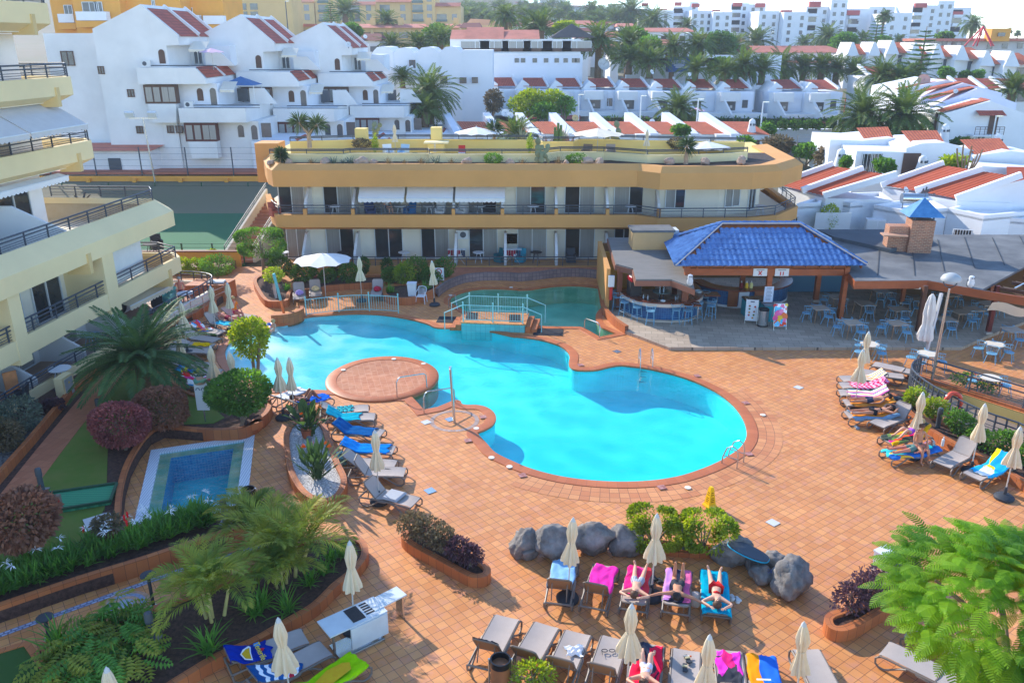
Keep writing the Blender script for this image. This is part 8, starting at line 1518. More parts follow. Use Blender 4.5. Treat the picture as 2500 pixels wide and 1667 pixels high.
 # three stepped white apartment houses with gables
KM=.01063
def gable_house(label,apx,y,za,sc,var):
 o=TG('gable_house',label,'house',(apx,y,0),local=0);zb=hterr(apx,y)-2
 def X(px):return apx+(px-1245)*KM*sc
 def Zz(py):return za-(py-40)*KM*sc
 def face(pts,y0,y1,zn,m_):
  n=len(pts);m=MB();m.add([(X(p[0]),y+y0,Zz(p[1])if p[1]<1400 else zb)for p in pts]+[(X(p[0]),y+y1,Zz(p[1])if p[1]<1400 else zb)for p in pts],[tuple(range(n)),tuple(range(2*n-1,n-1,-1))]+[(i,n+i,n+(i+1)%n,(i+1)%n)for i in range(n)]);return m.B(zn,m_,o)
 face([(795,240),(1245,40),(1290,75),(1290,1500),(795,1500)],0,11,'wall',W2);face([(1290,75),(1540,290),(1540,375),(1425,380),(1425,560),(1430,1500),(1290,1500)],.02,11,'wall',W2)
 face([(240,275),(680,275),(795,240),(795,1500),(240,1500)],2.2,11,'wall',W2)
 face([(1170,562),(1690,562),(1770,655),(1770,700),(1170,700)],-1.0,11,'balcony',W2);face([(1430,700),(1812,700),(1812,910),(1430,910)],.6,11,'wall',WHT3)
 face([(1500,905),(2100,905),(2100,1030),(1500,1030)],-1.2,11,'balcony',W2);face([(1430,1030),(2160,1030),(2160,1500),(1430,1500)],.3,11,'wall',W2)
 face([(2100,1200),(2560,1200),(2560,1500),(2100,1500)],-.4,10,'wall',WHT3);face([(1425,380),(1800,380),(1800,560),(1425,560)],6,11,'wall',WHT3);face([(1610,430),(1750,430),(1885,560),(1610,560)],4.4,4.7,'terrace_fin',W2);face([(1990,760),(2130,760),(2240,905),(1990,905)],4.4,4.7,'terrace_fin',W2)
 for k,(y0,y1)in en(((.35,5.1),(5.55,10.6))):
  m=MB();rq(m,(X(1555),y+y0,Zz(303)),(X(1555),y+y1,Zz(303)),(X(1285),y+y1,Zz(68)),(X(1285),y+y0,Zz(68)));m.B('tiled_roof',RTILE,o,zf=0);m=MB();rq(m,(X(1775),y-1+y0,Zz(648)),(X(1775),y-1+y1,Zz(648)),(X(1685),y-1+y1,Zz(556)),(X(1685),y-1+y0,Zz(556)));m.B('tiled_roof',RTILE,o,zf=0)
  m=MB();m.bar((X(1250),y+y1+.2,Zz(36)),(X(1548),y+y1+.2,Zz(285)),.4,.35);m.B('roof_parapet',W2,o)
  m=MB();m.bar((X(1660),y-1+y1+.2,Zz(550)),(X(1775),y-1+y1+.2,Zz(650)),.4,.3);m.B('roof_parapet',W2,o)
 m=MB();rq(m,(X(2640),y-.4,Zz(1300)),(X(2640),y+4,Zz(1300)),(X(2500),y+4,Zz(1180)),(X(2500),y-.4,Zz(1180)));m.B('tiled_roof',RTILE,o,zf=0)
 face([(1195,708),(1480,708),(1480,870),(1195,870)],-.7,.1,'bay_window',BRN);face([(1215,870),(1470,870),(1450,1035),(1240,1035)],-.75,.1,'bay_base',W2);face([(1520,1035),(1800,1035),(1800,1200),(1520,1200)],-.9,.1,'bay_window',mat(0,rg(96,50,42),.6,.1));face([(1540,1200),(1800,1200),(1800,1350),(1560,1350)],-.95,.1,'bay_base',W2)
 for bx,by,yy in((1240,790,-.74),(1310,790,-.74),(1385,790,-.74),(1445,790,-.74),(1565,1118,-.94),(1640,1118,-.94),(1715,1118,-.94),(1775,1118,-.94)):win(o,(X(bx),y+yy,Zz(by)),55*KM*sc,125*KM*sc,CURTG)
 for bx,by,w_,h_ in((430,490,110,120),(815,585,50,60),(1050,782,55,60),(745,785,40,60),(1080,1103,55,60),(1362,1100,55,60),(1442,1100,55,60)):win(o,(X(bx),y+(2.17 if bx<795 else-.02),Zz(by)),w_*KM*sc,h_*KM*sc,WIN,BRN)
 for bx,by,h_,yy in((1375,470,120,-.03),(1652,798,110,.57),(1770,815,150,.57),(1995,1118,110,.27),(2118,1130,130,.27)):
  q=MB();w_=56*KM*sc;hh=h_*KM*sc;c=(X(bx),y+yy,Zz(by));pl=[(-w_/2,-hh/2),(w_/2,-hh/2)]+[(w_/2*cos(pi*k/8),hh/2-w_/2+w_/2*sin(pi*k/8))for k in range(9)];n=len(pl);q.add([(c[0]+a,c[1],c[2]+b)for a,b in pl],[tuple(range(n))]);q.B('arched_window',BRN if bx<1700 else WIN,o,zf=0)
 win(o,(X(1495),y+5.95,Zz(480)),80*KM*sc,140*KM*sc,WIN,ALU,zn='terrace_door');win(o,(X(1880),y+5.9,Zz(830)),100*KM*sc,120*KM*sc,WIN,zn='terrace_door');win(o,(X(2230),y+.25,Zz(1110)),90*KM*sc,130*KM*sc,WIN,zn='terrace_door')
 for a,b,pz,yy in((1300,1880,545,-.9),(1640,2230,880,-1.1)):m=MB();m.T([(X(a),y+yy,Zz(pz)),(X(b),y+yy,Zz(pz))],.05,5);m.T([(X(a),y+yy,Zz(pz+22)),(X(b),y+yy,Zz(pz+22))],.03,5);m.B('railing',IRON,o)
 if var==0:
  for bx,by,yy in((1250,528,-.6),(1590,875,-.8)):q=MB();q.X((X(bx),y+yy,Zz(by)),(.85,.35,.55));ac=q.B('air_conditioner',ALU,o);MB().L([(.2,0),(.2,.03)],(X(bx)-.1,y+yy-.18,Zz(by)),12,MR(pi/2,3,'X')).B('fan_grille',IRON,ac)
 aw(o,(X(1560),y+3),(X(1560)+1.6,y+3),Zz(345),.7,1.3,mat('cream_town_awning',rg(226,218,200),.85,.04));aw(o,(X(1830),y+2),(X(1830)+1.4,y+2),Zz(690),.7,1.3,MC['cream_town_awning']);
 return o
p=gy('a1',1245,40,82);gable_house('nearest stepped white house with red tiled gable roofs and brown bay windows',p.x,82,p.z,1,0)
p=gy('a1',2140,130,90);gable_house('middle stepped white house with red tiled gable roofs and beige awnings',p.x,90,p.z,1.0,1)
p=gy('a2',610,200,98);gable_house('farthest stepped white house with red tiled gable roofs beside the big palm',p.x,98,p.z,.97,2)
p=gy('a1',1130,1290,80.6);o=TG('white_shed','low white shed with red roof behind court fence','shed',(-45,80,0),local=0);a=gy('a1',915,1300,80.8);b=gy('a1',1330,1300,80.8);MB().P([(a.x-4,80.8),(b.x,80.8),(b.x+1.2,84),(a.x-4,84)],0,a.z-.4).B('wall',W2,o);m=MB();rq(m,(a.x-4.3,80.5,a.z-.45),(b.x+.2,80.5,a.z-.45),(b.x+1.3,82.5,a.z+.1),(a.x-4.3,82.5,a.z+.1));m.B('roof',RP_,o,zf=0);c=gy('a1',1025,1470,80.75);win(o,(c.x,80.75,c.z),1.2,1.3,IRON)
q=MB();q.P([(-52,79.7),(-18,79.7),(-18,81.8),(-52,81.8)],1.9,2.2);sT(q.B('red_terrace',mat(0,rg(176,112,92),.85,.1,.5)))
# generic block helpers
def grid_windows(o,x0,x1,z0,z1,nx,nz,y,w_,h_,m_=None,skip=None,fr=None,zn='window',n=(0,-1)):
 for i in range(nx):
  for j in range(nz):
   if skip and skip(i,j):continue
   win(o,(x0+(x1-x0)*(i+.5)/nx,y,z0+(z1-z0)*(j+.5)/nz),w_,h_,m_,fr,zn=zn)
def block(o,x0,x1,y0,y1,z0,z1,m_,zn='wall'):q=MB();q.P([(x0,y0),(x1,y0),(x1,y1),(x0,y1)],z0,z1);return q.B(zn,m_,o)
def px(t,x,y,d):return gy(t,x,y,d)
o=TG('white_block','blank white building with four wavy gable tops behind big palm','building',(-8,118,0),local=0)
for i,(xs_,zt)in en((((1050,1150,1240),415),((1240,1335,1440),425),((1440,1545,1650),420),((1650,1755,1850),415))):
 a,b,c=(px('a2',v,zt+35,118+i*.15)for v in xs_);t=px('a2',xs_[1],zt,118+i*.15);m=MB();pts=[(a.x,hterr(a.x,118)-2),(c.x,hterr(a.x,118)-2),(c.x,c.z-.3),(b.x+.8,t.z-.1),(b.x,t.z),(b.x-.8,t.z-.1),(a.x,a.z-.3)];n=7;m.add([(u,118+i*.15,v)for u,v in pts]+[(u,127,v)for u,v in pts],[tuple(range(n)),tuple(range(2*n-1,n-1,-1))]+[(k,n+k,n+(k+1)%n,(k+1)%n)for k in range(n)]);m.B('wall',WHT3,o)
a=px('a2',1850,448,118.6);b=px('a2',2125,448,118.6);block(o,a.x,b.x,118.6,127,-1,a.z,WHT3)
for x,y,w_,h_ in((1410,572,.75,.95),(1690,712,.9,.95),(1862,718,.85,.7),(1967,716,.75,.7),(1575,722,.6,.6)):c=px('a2',x,y,117.9);win(o,(c.x,117.95,c.z),w_,h_,None,BRN)
for xa,ya,xb,yb_ in((1300,660,1420,605),(1430,740,1620,610)):a=px('a2',xa,ya,117);b=px('a2',xb,yb_,117);m=MB();m.bar(a,b,.5,.7);m.B('outer_stair',WHT3,o)
o=TG('gallery_building','long white building with glazed arched gallery and brown band','building',(-5,136,0),local=0);a=px('a2',1745,350,136);b=px('a3',650,350,136);z1=a.z;z2=px('a3',300,480,136).z;z3=px('a3',300,612,136).z;block(o,a.x,b.x,136,146,z2,z1,W2);block(o,a.x-.3,b.x+.3,135.2,146,z3-4,z2-.1,WHT3);block(o,a.x,b.x,135.1,135.9,z2-.25,z2+.1,W2,'ledge')
xs_=[px('a2',v,400,135).x for v in(1830,2000,2200)]+[px('a3',v,400,135).x for v in(130,300,480)]
for i,x in en(xs_):
 w_=4.6 if i else 4.6;zc=(z1+z2)/2;win(o,(x+2.4,135.95,zc+.1),4.5,(z1-z2)*.62,CURTG,ALU,zn='gallery_glazing');win(o,(x+2.4,135.9,z2+.55),4.7,.5,BRN,zn='brown_band')
for x in(80,135,240,340,435,515,590,620):c=px('a3',x,540,135.1);win(o,(c.x,135.15,c.z),.7,.65,WIN)
m=MB();rq(m,(a.x,135.8,z1),(a.x+14,135.8,z1),(a.x+14,141,z1+1.4),(a.x,141,z1+1.4));m.B('roof',RP_,o,zf=0);m=MB();rq(m,(b.x-18,135.8,z1),(b.x-12,135.8,z1),(b.x-12,141,z1+1.8),(b.x-18,141,z1+1.8));m.B('roof',RP_,o,zf=0)
c=px('a3',545,320,137);m=MB();m.add([(c.x-3,136,z1+.2),(c.x+4,136,z1+.2),(c.x+4,142,z1+.2),(c.x-3,142,z1+.2),(c.x+.5,139,z1+2.3)],[(0,1,4),(1,2,4),(2,3,4),(3,0,4)]);m.B('thatched_cover',mat(0,rg(96,88,84),.95,.15,2),o)
# long row of white terraced houses
def row_house(i,x,y,label,deco):
 o=TG('row_house',label,'house',(x,y,0),local=1,zg='row of white terraced houses');zb=hterr(x,y)-1.0;W=5.35;zr=zb+6.9
 MB().P([(0,0),(W,0),(W,7),(0,7)],zb,zr-.75).B('wall',WHT3,o)
 MB().add([(0,1.2,zr-.8),(1.2,1.2,zr+.55),(2.2,1.2,zr-.1),(2.2,1.2,zr-.8),(0,6,zr-.8),(1.2,6,zr+.55),(2.2,6,zr-.1),(2.2,6,zr-.8)],[(0,1,2,3),(7,6,5,4),(0,4,5,1),(1,5,6,2),(2,6,7,3),(3,7,4,0)]).B('gable_top',W2,o)
 m=MB();rq(m,(1.3,1.0,zr-.35),(W-.4,1.0,zr-.35),(W-.9,4.6,zr+.75),(1.3,4.6,zr+.75));m.B('tiled_roof',RTILE,o,zf=0);m=MB();m.bar((W-.3,.8,zr-.3),(W-1.0,4.7,zr+.9),.3,.3);m.B('roof_parapet',W2,o)
 MB().P([(.3,-1.6),(3.1,-1.6),(3.1,.1),(.3,.1)],zr-2.0,zr-.78).B('upper_box',W2,o)
 fx=1.5;fy_=-3.4;vs=[(0,0,zb),(fx,fy_,zb),(fx,fy_,zb+3.2),(.3,-.7,zr-.85),(0,0,zr-.85)];n=5;MB().add([v for v in vs]+[(v[0]+.28,v[1],v[2])for v in vs],[tuple(range(n)),tuple(range(2*n-1,n-1,-1))]+[(k,n+k,n+(k+1)%n,(k+1)%n)for k in range(n)]).B('party_wall',W2,o)
 MB().P([(1.6,-3.2),(W+1.3,-3.2),(W+.3,-.1),(.4,-.1)],zb+2.6,zb+3.35).B('balcony',W2,o)
 win(o,(1.9,-.04,zb+4.3),1.9,1.5,WIN,ALU,zn='balcony_door');win(o,(4.2,-.04,zb+4.45),.8,1.1,WIN,zn='window')if i%2 else None;win(o,(2.9,-.05,zb+1.2),1.7,1.9,WIN if i%3 else BRN,ALU,zn='ground_door')
 MB().X((1.1+.55,-2.2,zb+4.2),(.35,.12,.35)).B('vent',CURTAIN,o)
 if deco:aw(o,(1.2,-2.9),(4.6,-2.9),zb+2.9,.55,1.5,deco)
 if i in(1,2,3,5):m=MB();[m.T([(3.6+s,-.6,zb+3.3),(3.3+s,-.1,zr-.8)],.03,4)for s in(0,.5)];[m.T([(3.6-.3*k/6,-.6+.5*k/6,zb+3.3+2.7*k/6),(4.1-.3*k/6,-.6+.5*k/6,zb+3.3+2.7*k/6)],.02,4)for k in range(7)];m.B('ladder',ALU,o)
 return o
REDA=sP_(0,[rg(200,60,44),rg(200,60,44),rg(224,130,110)],3,0,zo='Object');GRYA=mat(0,rg(150,164,168),.8,.05);RBA=mat(0,rg(156,76,72),.8,.08);BRA=mat(0,rg(130,104,92),.8,.08)
rlab=['leftmost terraced house of long row behind palms','terraced house of row with red window canopy','terraced house of row with dull red porch roof','terraced house of row with grey porch awning','terraced house of row with brown awning behind a palm','terraced house of row with bright red awning','terraced house of row with rolled pinkish awning','terraced house of row with orange shutters','terraced house of row with red porch roof near end','end terraced house of row with an orange screen on its balcony']
for i,(t,x,dec)in en((('a2',2040,None),('a3',60,REDA),('a3',360,RBA),('a3',660,GRYA),('a3',960,BRA),('a3',1260,REDA),('a3',1560,None),('a3',1870,None),('a4',80,RBA),('a4',400,RBA))):
 y=129-1.0*i*.9;p=px(t,x,690,y);row_house(i,p.x,y,rlab[i],dec)
o=[c for c in COL.objects if c.get('label')==rlab[9]][0];win(o,(5.3,-1.5,hterr(60,120)+3.4),.1,2.2,mat('orange_screen',rg(226,84,44),.7,.05),zn='orange_screen')
hd=TG('clipped_hedge','long dark creeper covered hedge before terraced houses','hedge',(20,119,hterr(20,119)),local=1);m=MB();r_=random.Random(8)
for _ in range(5200):p=Vc((r_.uniform(-8,45),r_.uniform(-.6,.6)-.0,r_.uniform(.1,2.0)**.9));lq(m,p+Vc((0,-.08*p.x*.9,0)),rv(r_).normalized(),rv(r_).normalized(),.5,.32)
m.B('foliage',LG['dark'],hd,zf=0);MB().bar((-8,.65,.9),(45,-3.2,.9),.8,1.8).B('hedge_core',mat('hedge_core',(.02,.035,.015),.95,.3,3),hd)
q=MB();a=px('a3',900,1130,110);q.P([(0,108),(62,104),(62,105),(0,109)],0,hterr(20,107)+1.6);o=tag(q.B('boundary_wall',WHT3),'long white boundary wall below creeper hedge','wall');q=MB();q.P([(30,92),(62,88),(62,89),(30,93)],0,hterr(40,90)+1.2);tag(q.B('boundary_wall',mat(0,rg(128,118,112),.95,.2,1)),'grey stone boundary wall right behind the bungalow gardens','wall')
meshfence('street_fence','wire fence above grey stone wall',[(32,94,hterr(36,93)),(62,90,hterr(60,90))],2.2,5,SL)
# bungalow row behind the roof terrace
def bungalow(i,t,x,y,label,m_):
 o=TG('bungalow',label,'bungalow',(*P2(px(t,x,1080,y)),0),local=1,zg='row of low bungalows behind the roof terrace');zb=hterr(0,y)-1.5;W=4.2;q=MB();zt=px(t,x,1080,y).z
 q.P([(-.9,-2.5),(W+.8,-2.5),(W,7),(-1.5,7)],zb,zt-1.2);q.B('wall',W2,o);m=MB();rq(m,(1.9,-2.6,zt-1.15),(W+.7,-2.6,zt-1.2),(W-.3,2.6,zt-.3),(.5,2.6,zt-.25));m.B('tiled_roof',m_,o,zf=0)
 vs=[(-.4,5,zb),(1.5,-3.0,zb),(1.5,-3.0,zt-1.05),(-.4,5,zt+.55)];MB().add(vs+[(v[0]-.9,v[1]+.1,v[2])for v in vs],[(0,1,2,3),(7,6,5,4),(0,4,5,1),(1,5,6,2),(2,6,7,3),(3,7,4,0)]).B('party_wall',WHT3,o);win(o,(3.4,-2.55,zt-2.3),.9,1.1,BRN);return o
for i,(t,x,lab)in en((('a2',1750,'leftmost low bungalow behind open roof parasol'),('a2',2120,'second low bungalow from left behind roof terrace'),('a3',165,'low bungalow behind column cactus of roof terrace'),('a3',480,'low bungalow behind prickly pear of roof terrace'),('a3',860,'low bungalow half hidden by prickly pear'),('a3',1190,'low bungalow with brightest orange tiles'),('a3',1540,'low bungalow behind roof dragon tree'),('a3',1890,'rightmost low bungalow by white chimney'))):bungalow(i,t,x,99-.8*i,lab,OTILE)
def cC(label,t,x,yb_,yt,d):
 a=px(t,x,yb_,d);b=px(t,x+8,yt,d);h=b.z-a.z;o=TG('white_chimney',label,'chimney',(a.x,d,a.z-.4));MB().L([(.62,0),(.36,h*.72),(.34,h*.95),(.3,h*1.02),(.1,h*1.1)],n=14).B('stack',W2,o,zs=1);q=MB();[q.X((.36*cos(a_),.36*sin(a_),h*.78),(.16,.16,.2),rz=a_)for a_ in(-2.2,-1.3,-.4)];q.B('openings',IRON,o);o['group']='white conical chimneys'
for lab,t,x,yb_,yt,d in(('white cone chimney right of bungalow row','a3',2165,1200,1040,92),('short white chimney behind end of ochre roof','a3',2270,1360,1280,66),('white cone chimney left of barred window house','a4',690,1480,1300,72),('white cone chimney before brown door','a4',1415,1530,1360,72),('white cone chimney before two big palms','a4',1612,1270,1085,84),('white cone chimney at far right bungalow','a4',2080,1350,1170,82)):cC(lab,t,x,yb_,yt,d)
# right hand bungalows just behind the bar
def pz(t,pts,z):return[P2(g(t,x,y,z))for x,y in pts]
o=TG('bungalow','white bungalow with two red tiled roof bays left of solar boiler','bungalow',(22,66,0),local=0)
def tworoof(o,e0,e1,r0,r1,de,dr,ze,zr_,m_):
 A,B=g('b4',*e0,ze),g('b4',*e1,ze);C_,D_=g('b4',*r1,zr_),g('b4',*r0,zr_);E_,F_=g('b4',*de,ze+.05),g('b4',*dr,zr_+.05)
 for a,b,c,d in((A,E_,F_,D_),(E_,B,C_,F_)):
  m=MB();n=max(4,int((b-a).length/.42))
  secs=[];nn=n*4;up=((d-a)+(c-b)).normalized();nz=(b-a).normalized().cross(up);nz=nz if nz.z>0 else-nz
  for k in range(nn+1):f=k/nn;w_=.05*abs(sin(pi*f*n));secs.append([a.lerp(b,f)+nz*w_,d.lerp(c,f)+nz*w_])
  m.loft(secs,zc=0);m.B('tiled_roof',m_,o,zf=0)
 for a,d in((A,D_),(E_,F_),(B,C_)):m=MB();m.bar(a+Vc((0,0,.12))-(d-a)*.04,d+Vc((0,0,.12))+(d-a)*.03,.42,.45);m.B('roof_parapet',W1,o)
 return A,B,C_,D_
RB_=mat(0,rg(206,98,62),.8,.22,2.2,col2=rg(176,78,50))
A,B,C_,D_=tworoof(o,(150,190),(570,290),(620,22),(1180,110),(375,245),(885,62),3.1,4.7,RB_);MB().P([P2(A),P2(B),P2(C_),P2(D_)],0,lambda p:2.95+max(0,(p[1]-A.y))*.0).B('wall',W1,o)
o2=TG('bungalow','white bungalow with two red tiled roof bays right of solar boiler','bungalow',(32,64,0),local=0);A2_,B2_,C2_,D2_=tworoof(o2,(1080,195),(1745,315),(1600,14),(2290,120),(1385,245),(1945,66),3.2,4.9,RB_);MB().P([P2(A2_),P2(B2_),P2(C2_),P2(D2_)],0,3.05).B('wall',W1,o2)
vs=[B2_+Vc((.2,0,.3)),C2_+Vc((.2,0,.3))];MB().add([(vs[0].x,vs[0].y,0),(vs[1].x+2,vs[1].y,0),(vs[1].x+2,vs[1].y,vs[1].z),(vs[0].x,vs[0].y,vs[0].z),(vs[0].x+.4,vs[0].y,0),(vs[1].x+2.4,vs[1].y,0),(vs[1].x+2.4,vs[1].y,vs[1].z),(vs[0].x+.4,vs[0].y,vs[0].z)],[(0,1,2,3),(7,6,5,4),(0,4,5,1),(1,5,6,2),(2,6,7,3),(3,7,4,0)]).B('end_wall',W1,o2)
o3=TG('bungalow','red tiled bungalow cut off by right edge behind bar','bungalow',(38,60,0),local=0);A=g('b4',2185,280,3.0);m=MB();rq(m,A,A+Vc((6,-1.4,0)),A+Vc((9,4.4,1.4)),A+Vc((2.6,5.2,1.4)));m.B('tiled_roof',RB_,o3,zf=0);MB().P([(A.x,A.y+.1),(A.x+6,A.y-1.2),(A.x+9,A.y+4),(A.x+2,A.y+5)],0,2.95).B('wall',W1,o3);win(o3,(A.x+1.3,A.y-.25,2.2),.9,.5,WIN,ALU)
def aX(label,pts,z,items=()):
 o=TG('bungalow_annex',label,'annex',(*pz('b4',pts[:1],z)[0],0),local=0);P_=pz('b4',pts,z);MB().P(P_,-.2,z-.25).B('wall',W1,o);MB().band(ccw(P_),[(0,z-.4),(0,z),(-.25,z),(-.25,z-.3)],zc=1).B('roof_parapet',W1,o);return o
an1=aX('white flat roofed annex left of blue chimney with garage door',[(310,355),(530,345),(532,298),(790,348),(1165,322),(1060,250),(600,262)],2.75)
an2=aX('white flat roofed annex directly behind blue capped chimney',[(1000,362),(1310,420),(1655,393),(1500,315),(1180,330)],2.75);an3=aX('white flat roofed annex with barred window right of chimney',[(1660,393),(1980,460),(2450,415),(2450,330),(1880,340)],2.75);an4=aX('white flat roofed annex at right edge behind bar',[(2210,480),(2500,500),(2700,430),(2500,400)],2.4)
def onwall(t,x,y,z):return g(t,x,y,z)
def barred(o,t,x,y,w_,h_,ang):
 c=g(t,x,y,1.35);q=MB();M_=MR(ang,3,'Z');q.X((0,0,0),(.01,.01,.01));a=c+M_@Vc((-w_/2,-.05,0));b=c+M_@Vc((w_/2,-.05,0));og(o,a,b,1.35-h_/2,1.35+h_/2,1,'barred_window',bars=7)
barred(an1,'b4',1195,630,1.0,1.25,-.15);barred(an3,'b4',1775,665,1.2,1.3,-.3);barred(an1,'b4',250,520,1.1,.9,.0)
for lab,t,x,y,z in(('white utility cupboard with two doors against bungalow wall','b4',1000,670,.0),('white utility cupboard by column cactus','b4',2215,850,.0)):p=g(t,x,y,z+.3);c=TG('utility_cupboard',lab,'cupboard',(p.x,p.y,0),-.2);MB().X((0,0,.9),(1.5,.7,1.8)).B('cabinet',W1,c);[MB().X((s*.37,-.36,.9),(.66,.03,1.6)).B('door',ALU,c)for s in(-1,1)]
p=g('b4',620,560,1.2);win(an1,(p.x,p.y-.1,1.2),2.6,2.1,ALU,zn='garage_door')
sb=TG('solar_boiler','silver solar water tank on bungalow roof','water tank',g('b4',1335,400,2.75));MB().T([(-.85,0,.75),(.85,-.15,.75)],.36,16).B('tank',SL,sb,zs=1);q=MB();[q.T([(s,0,0),(s,0,.6)],.03,5)for s in(-.7,.7)];q.B('stand',IRON,sb)
def dS(label,p,r_,c_=None,az=.5):
 p=Vc(p)+Vc((0,0,r_*.7));r_=r_*.42
 o=TG('satellite_dish',label,'satellite dish',p,az);M_=MR(R(62),3,'X');MB().L([(.02,.0),(r_*.5,.04*r_),(r_*.85,.16*r_),(r_,.26*r_),(r_*.98,.24*r_),(r_*.5,.0),(.01,-.05*r_)],(0,0,r_*1.2),18,M_).B('reflector',c_ or ALU,o,zs=1);q=MB();q.T([(0,.1,0),(0,.05,r_*1.2)],.04,5);q.T([(0,0,r_*1.2),(0,-r_*1.0,r_*1.55)],.02,4);q.B('mount',IRON,o);return o
dS('white satellite dish by solar water tank',g('b4',1265,320,2.75),.6)
for t,x,y,d,r_,lab,c_ in(('a2',840,400,97,.75,'satellite dish on farthest gable house roof',None),('a2',990,330,140,.8,'round dish on tiled roof left of tan terraces',None),('a3',850,580,133,2.3,'big old satellite dish by outside stair',mat(0,rg(190,190,186),.7,.2,2)),('a3',1280,645,126,.9,'white dish on terraced row roof',None),('a3',1615,665,124,.7,'small dish on terraced row roof farther right',None),('a3',298,1060,104,.9,'white dish left of hedge',None),('a3',598,1055,103,1.0,'beige dish behind bungalow row',TAN),('a3',1283,1085,101,.8,'small dish before creeper hedge',None),('a3',20,1030,103,1.0,'white dish behind second bungalow',None),('a4',1440,720,100,1.7,'big pinkish dish above orange roofs',mat(0,rg(206,160,146),.7,.1,2)),('a4',855,1230,86,1.1,'white dish before two big palms',None),('a4',1725,815,92,.6,'small grey dish on orange roof',None),('a4',190,460,190,.9,'grey dish on long hip roof',CURTAIN),('a4',520,460,190,.8,'second grey dish on long hip roof',CURTAIN),('a2',2240,1010,104,1.2,'white dish by small tree left of hedge',None)):p=px(t,x,y,d);dS(lab,(p.x,p.y,p.z-r_*1.2),r_,c_,rnd.uniform(-.3,.8))
# mid right white bungalows behind those
o=TG('bungalow','white bungalow with barred window and brown door behind red roofs','bungalow',(36,76,0),local=0)
def wb(o,t,pts,y,dpt,zb_,zn='wall',m_=W1):
 P_=[px(t,x,yy,y)for x,yy in pts];n=len(P_);m=MB();top=[(p.x,p.y,p.z)for p in P_];m.add([(p.x,p.y,zb_)for p in P_]+top+[(p.x+dpt*.1,p.y+dpt,zb_)for p in P_]+[(p.x+dpt*.1,p.y+dpt,p.z)for p in P_],[tuple([*range(n),*range(2*n-1,n-1,-1)])]+[(n+i,n+i+1,3*n+i+1,3*n+i)for i in range(n-1)]+[(0,n,3*n,2*n),(n-1,3*n-1,4*n-1,2*n-1)]);return m.B(zn,m_,o)
wb(o,'a4',[(845,1345),(1285,1355),(1285,1320),(1420,1280),(1640,1270),(1990,1370),(2080,1390),(2334,1400)],73,7,0);wb(o,'a4',[(610,1245),(890,1255),(1170,1230),(1400,1290)],78,7,0);wb(o,'a4',[(1890,1390),(2210,1345),(2334,1360),(2500,1380)],71.5,6,0);wb(o,'a4',[(1960,1480),(2100,1490),(2334,1500),(2500,1510)],68,3,0)
for(xa,ya,xb,yb_,d)in((920,1265,1180,1235,78.5),(1340,1300,1640,1275,74),(1890,1385,2230,1350,72)):a=px('a4',xa,ya,d);b=px('a4',xb,yb_,d);m=MB();rq(m,a+Vc((0,-.3,0)),b+Vc((0,.2,0)),b+Vc((1.0,4,.7)),a+Vc((.6,4,.9)));m.B('tiled_roof',OTILE,o,zf=0)
c=px('a4',975,1460,72.9);og(o,(c.x-.9,72.95),(c.x+.9,72.95),c.z-.9,c.z+.9,1,'barred_window',bars=6);c=px('a4',1325,1490,72.9);win(o,(c.x,72.95,c.z),1.5,2.4,BRN,zn='door')
# big right house with stepped orange roofs
o=TG('stepped_roof_house','large white house with four stepped orange roofs and a small iron balcony','house',(45,95,0),local=0);d=92
wb(o,'a4',[(1590,1020),(2040,900),(2334,1010),(2600,1110)],88,10,0);wb(o,'a4',[(1500,950),(1920,790),(2270,920)],93,10,0,m_=mat('lilac_white_wall',rg(226,222,232),.85,.04,.3));wb(o,'a4',[(1420,860),(1800,740),(2140,830)],96,10,0,m_=MC['lilac_white_wall']);wb(o,'a4',[(1220,800),(1640,715),(1800,740)],99,10,0)
for e0,e1,r0,r1,dd in(((1530,985),(1600,1005),(2040,893),(1950,870),88.5),((1425,868),(1500,890),(1910,780),(1830,765),93.5),((1340,815),(1415,832),(1790,735),(1720,722),96.5),((1165,795),(1290,800),(1660,712),(1560,702),99.5)):
 a,b=px('a4',*e0,dd),px('a4',*e1,dd-.5);c,f_=px('a4',*r0,dd),px('a4',*r1,dd+3.5);m=MB();rq(m,a,b+Vc((0,0,.05)),c+Vc((0,0,.05)),f_);m.B('tiled_roof',OTILE,o,zf=0)
c=px('a4',2060,1110,87.9);win(o,(c.x,87.95,c.z),.9,2.3,BRN,zn='balcony_door');c2=px('a4',2010,1160,87.3);MB().X((c2 .x,87.4,c2 .z-.55),(3.2,1.1,.15)).B('balcony',W1,o);rL(o,[(c2 .x-1.5,86.9,c2 .z-.45),(c2 .x+1.5,86.9,c2 .z-.45)],.8,2,.5,BRN);c=px('a4',2038,1010,87.6);m=MB();rq(m,(c.x-1.4,87,c.z-.2),(c.x+1.4,87,c.z-.2),(c.x+1.4,88,c.z+.25),(c.x-1.4,88,c.z+.25));m.B('porch_roof',RTILE,o,zf=0);c=px('a4',1945,1260,87.9);win(o,(c.x,87.95,c.z),.8,1.3,WIN,ALU)
for x,y in((1520,1080),(1570,1090)):c=px('a4',x,y,90);win(o,(c.x,88.6,c.z),1.0,2.0,BRN)
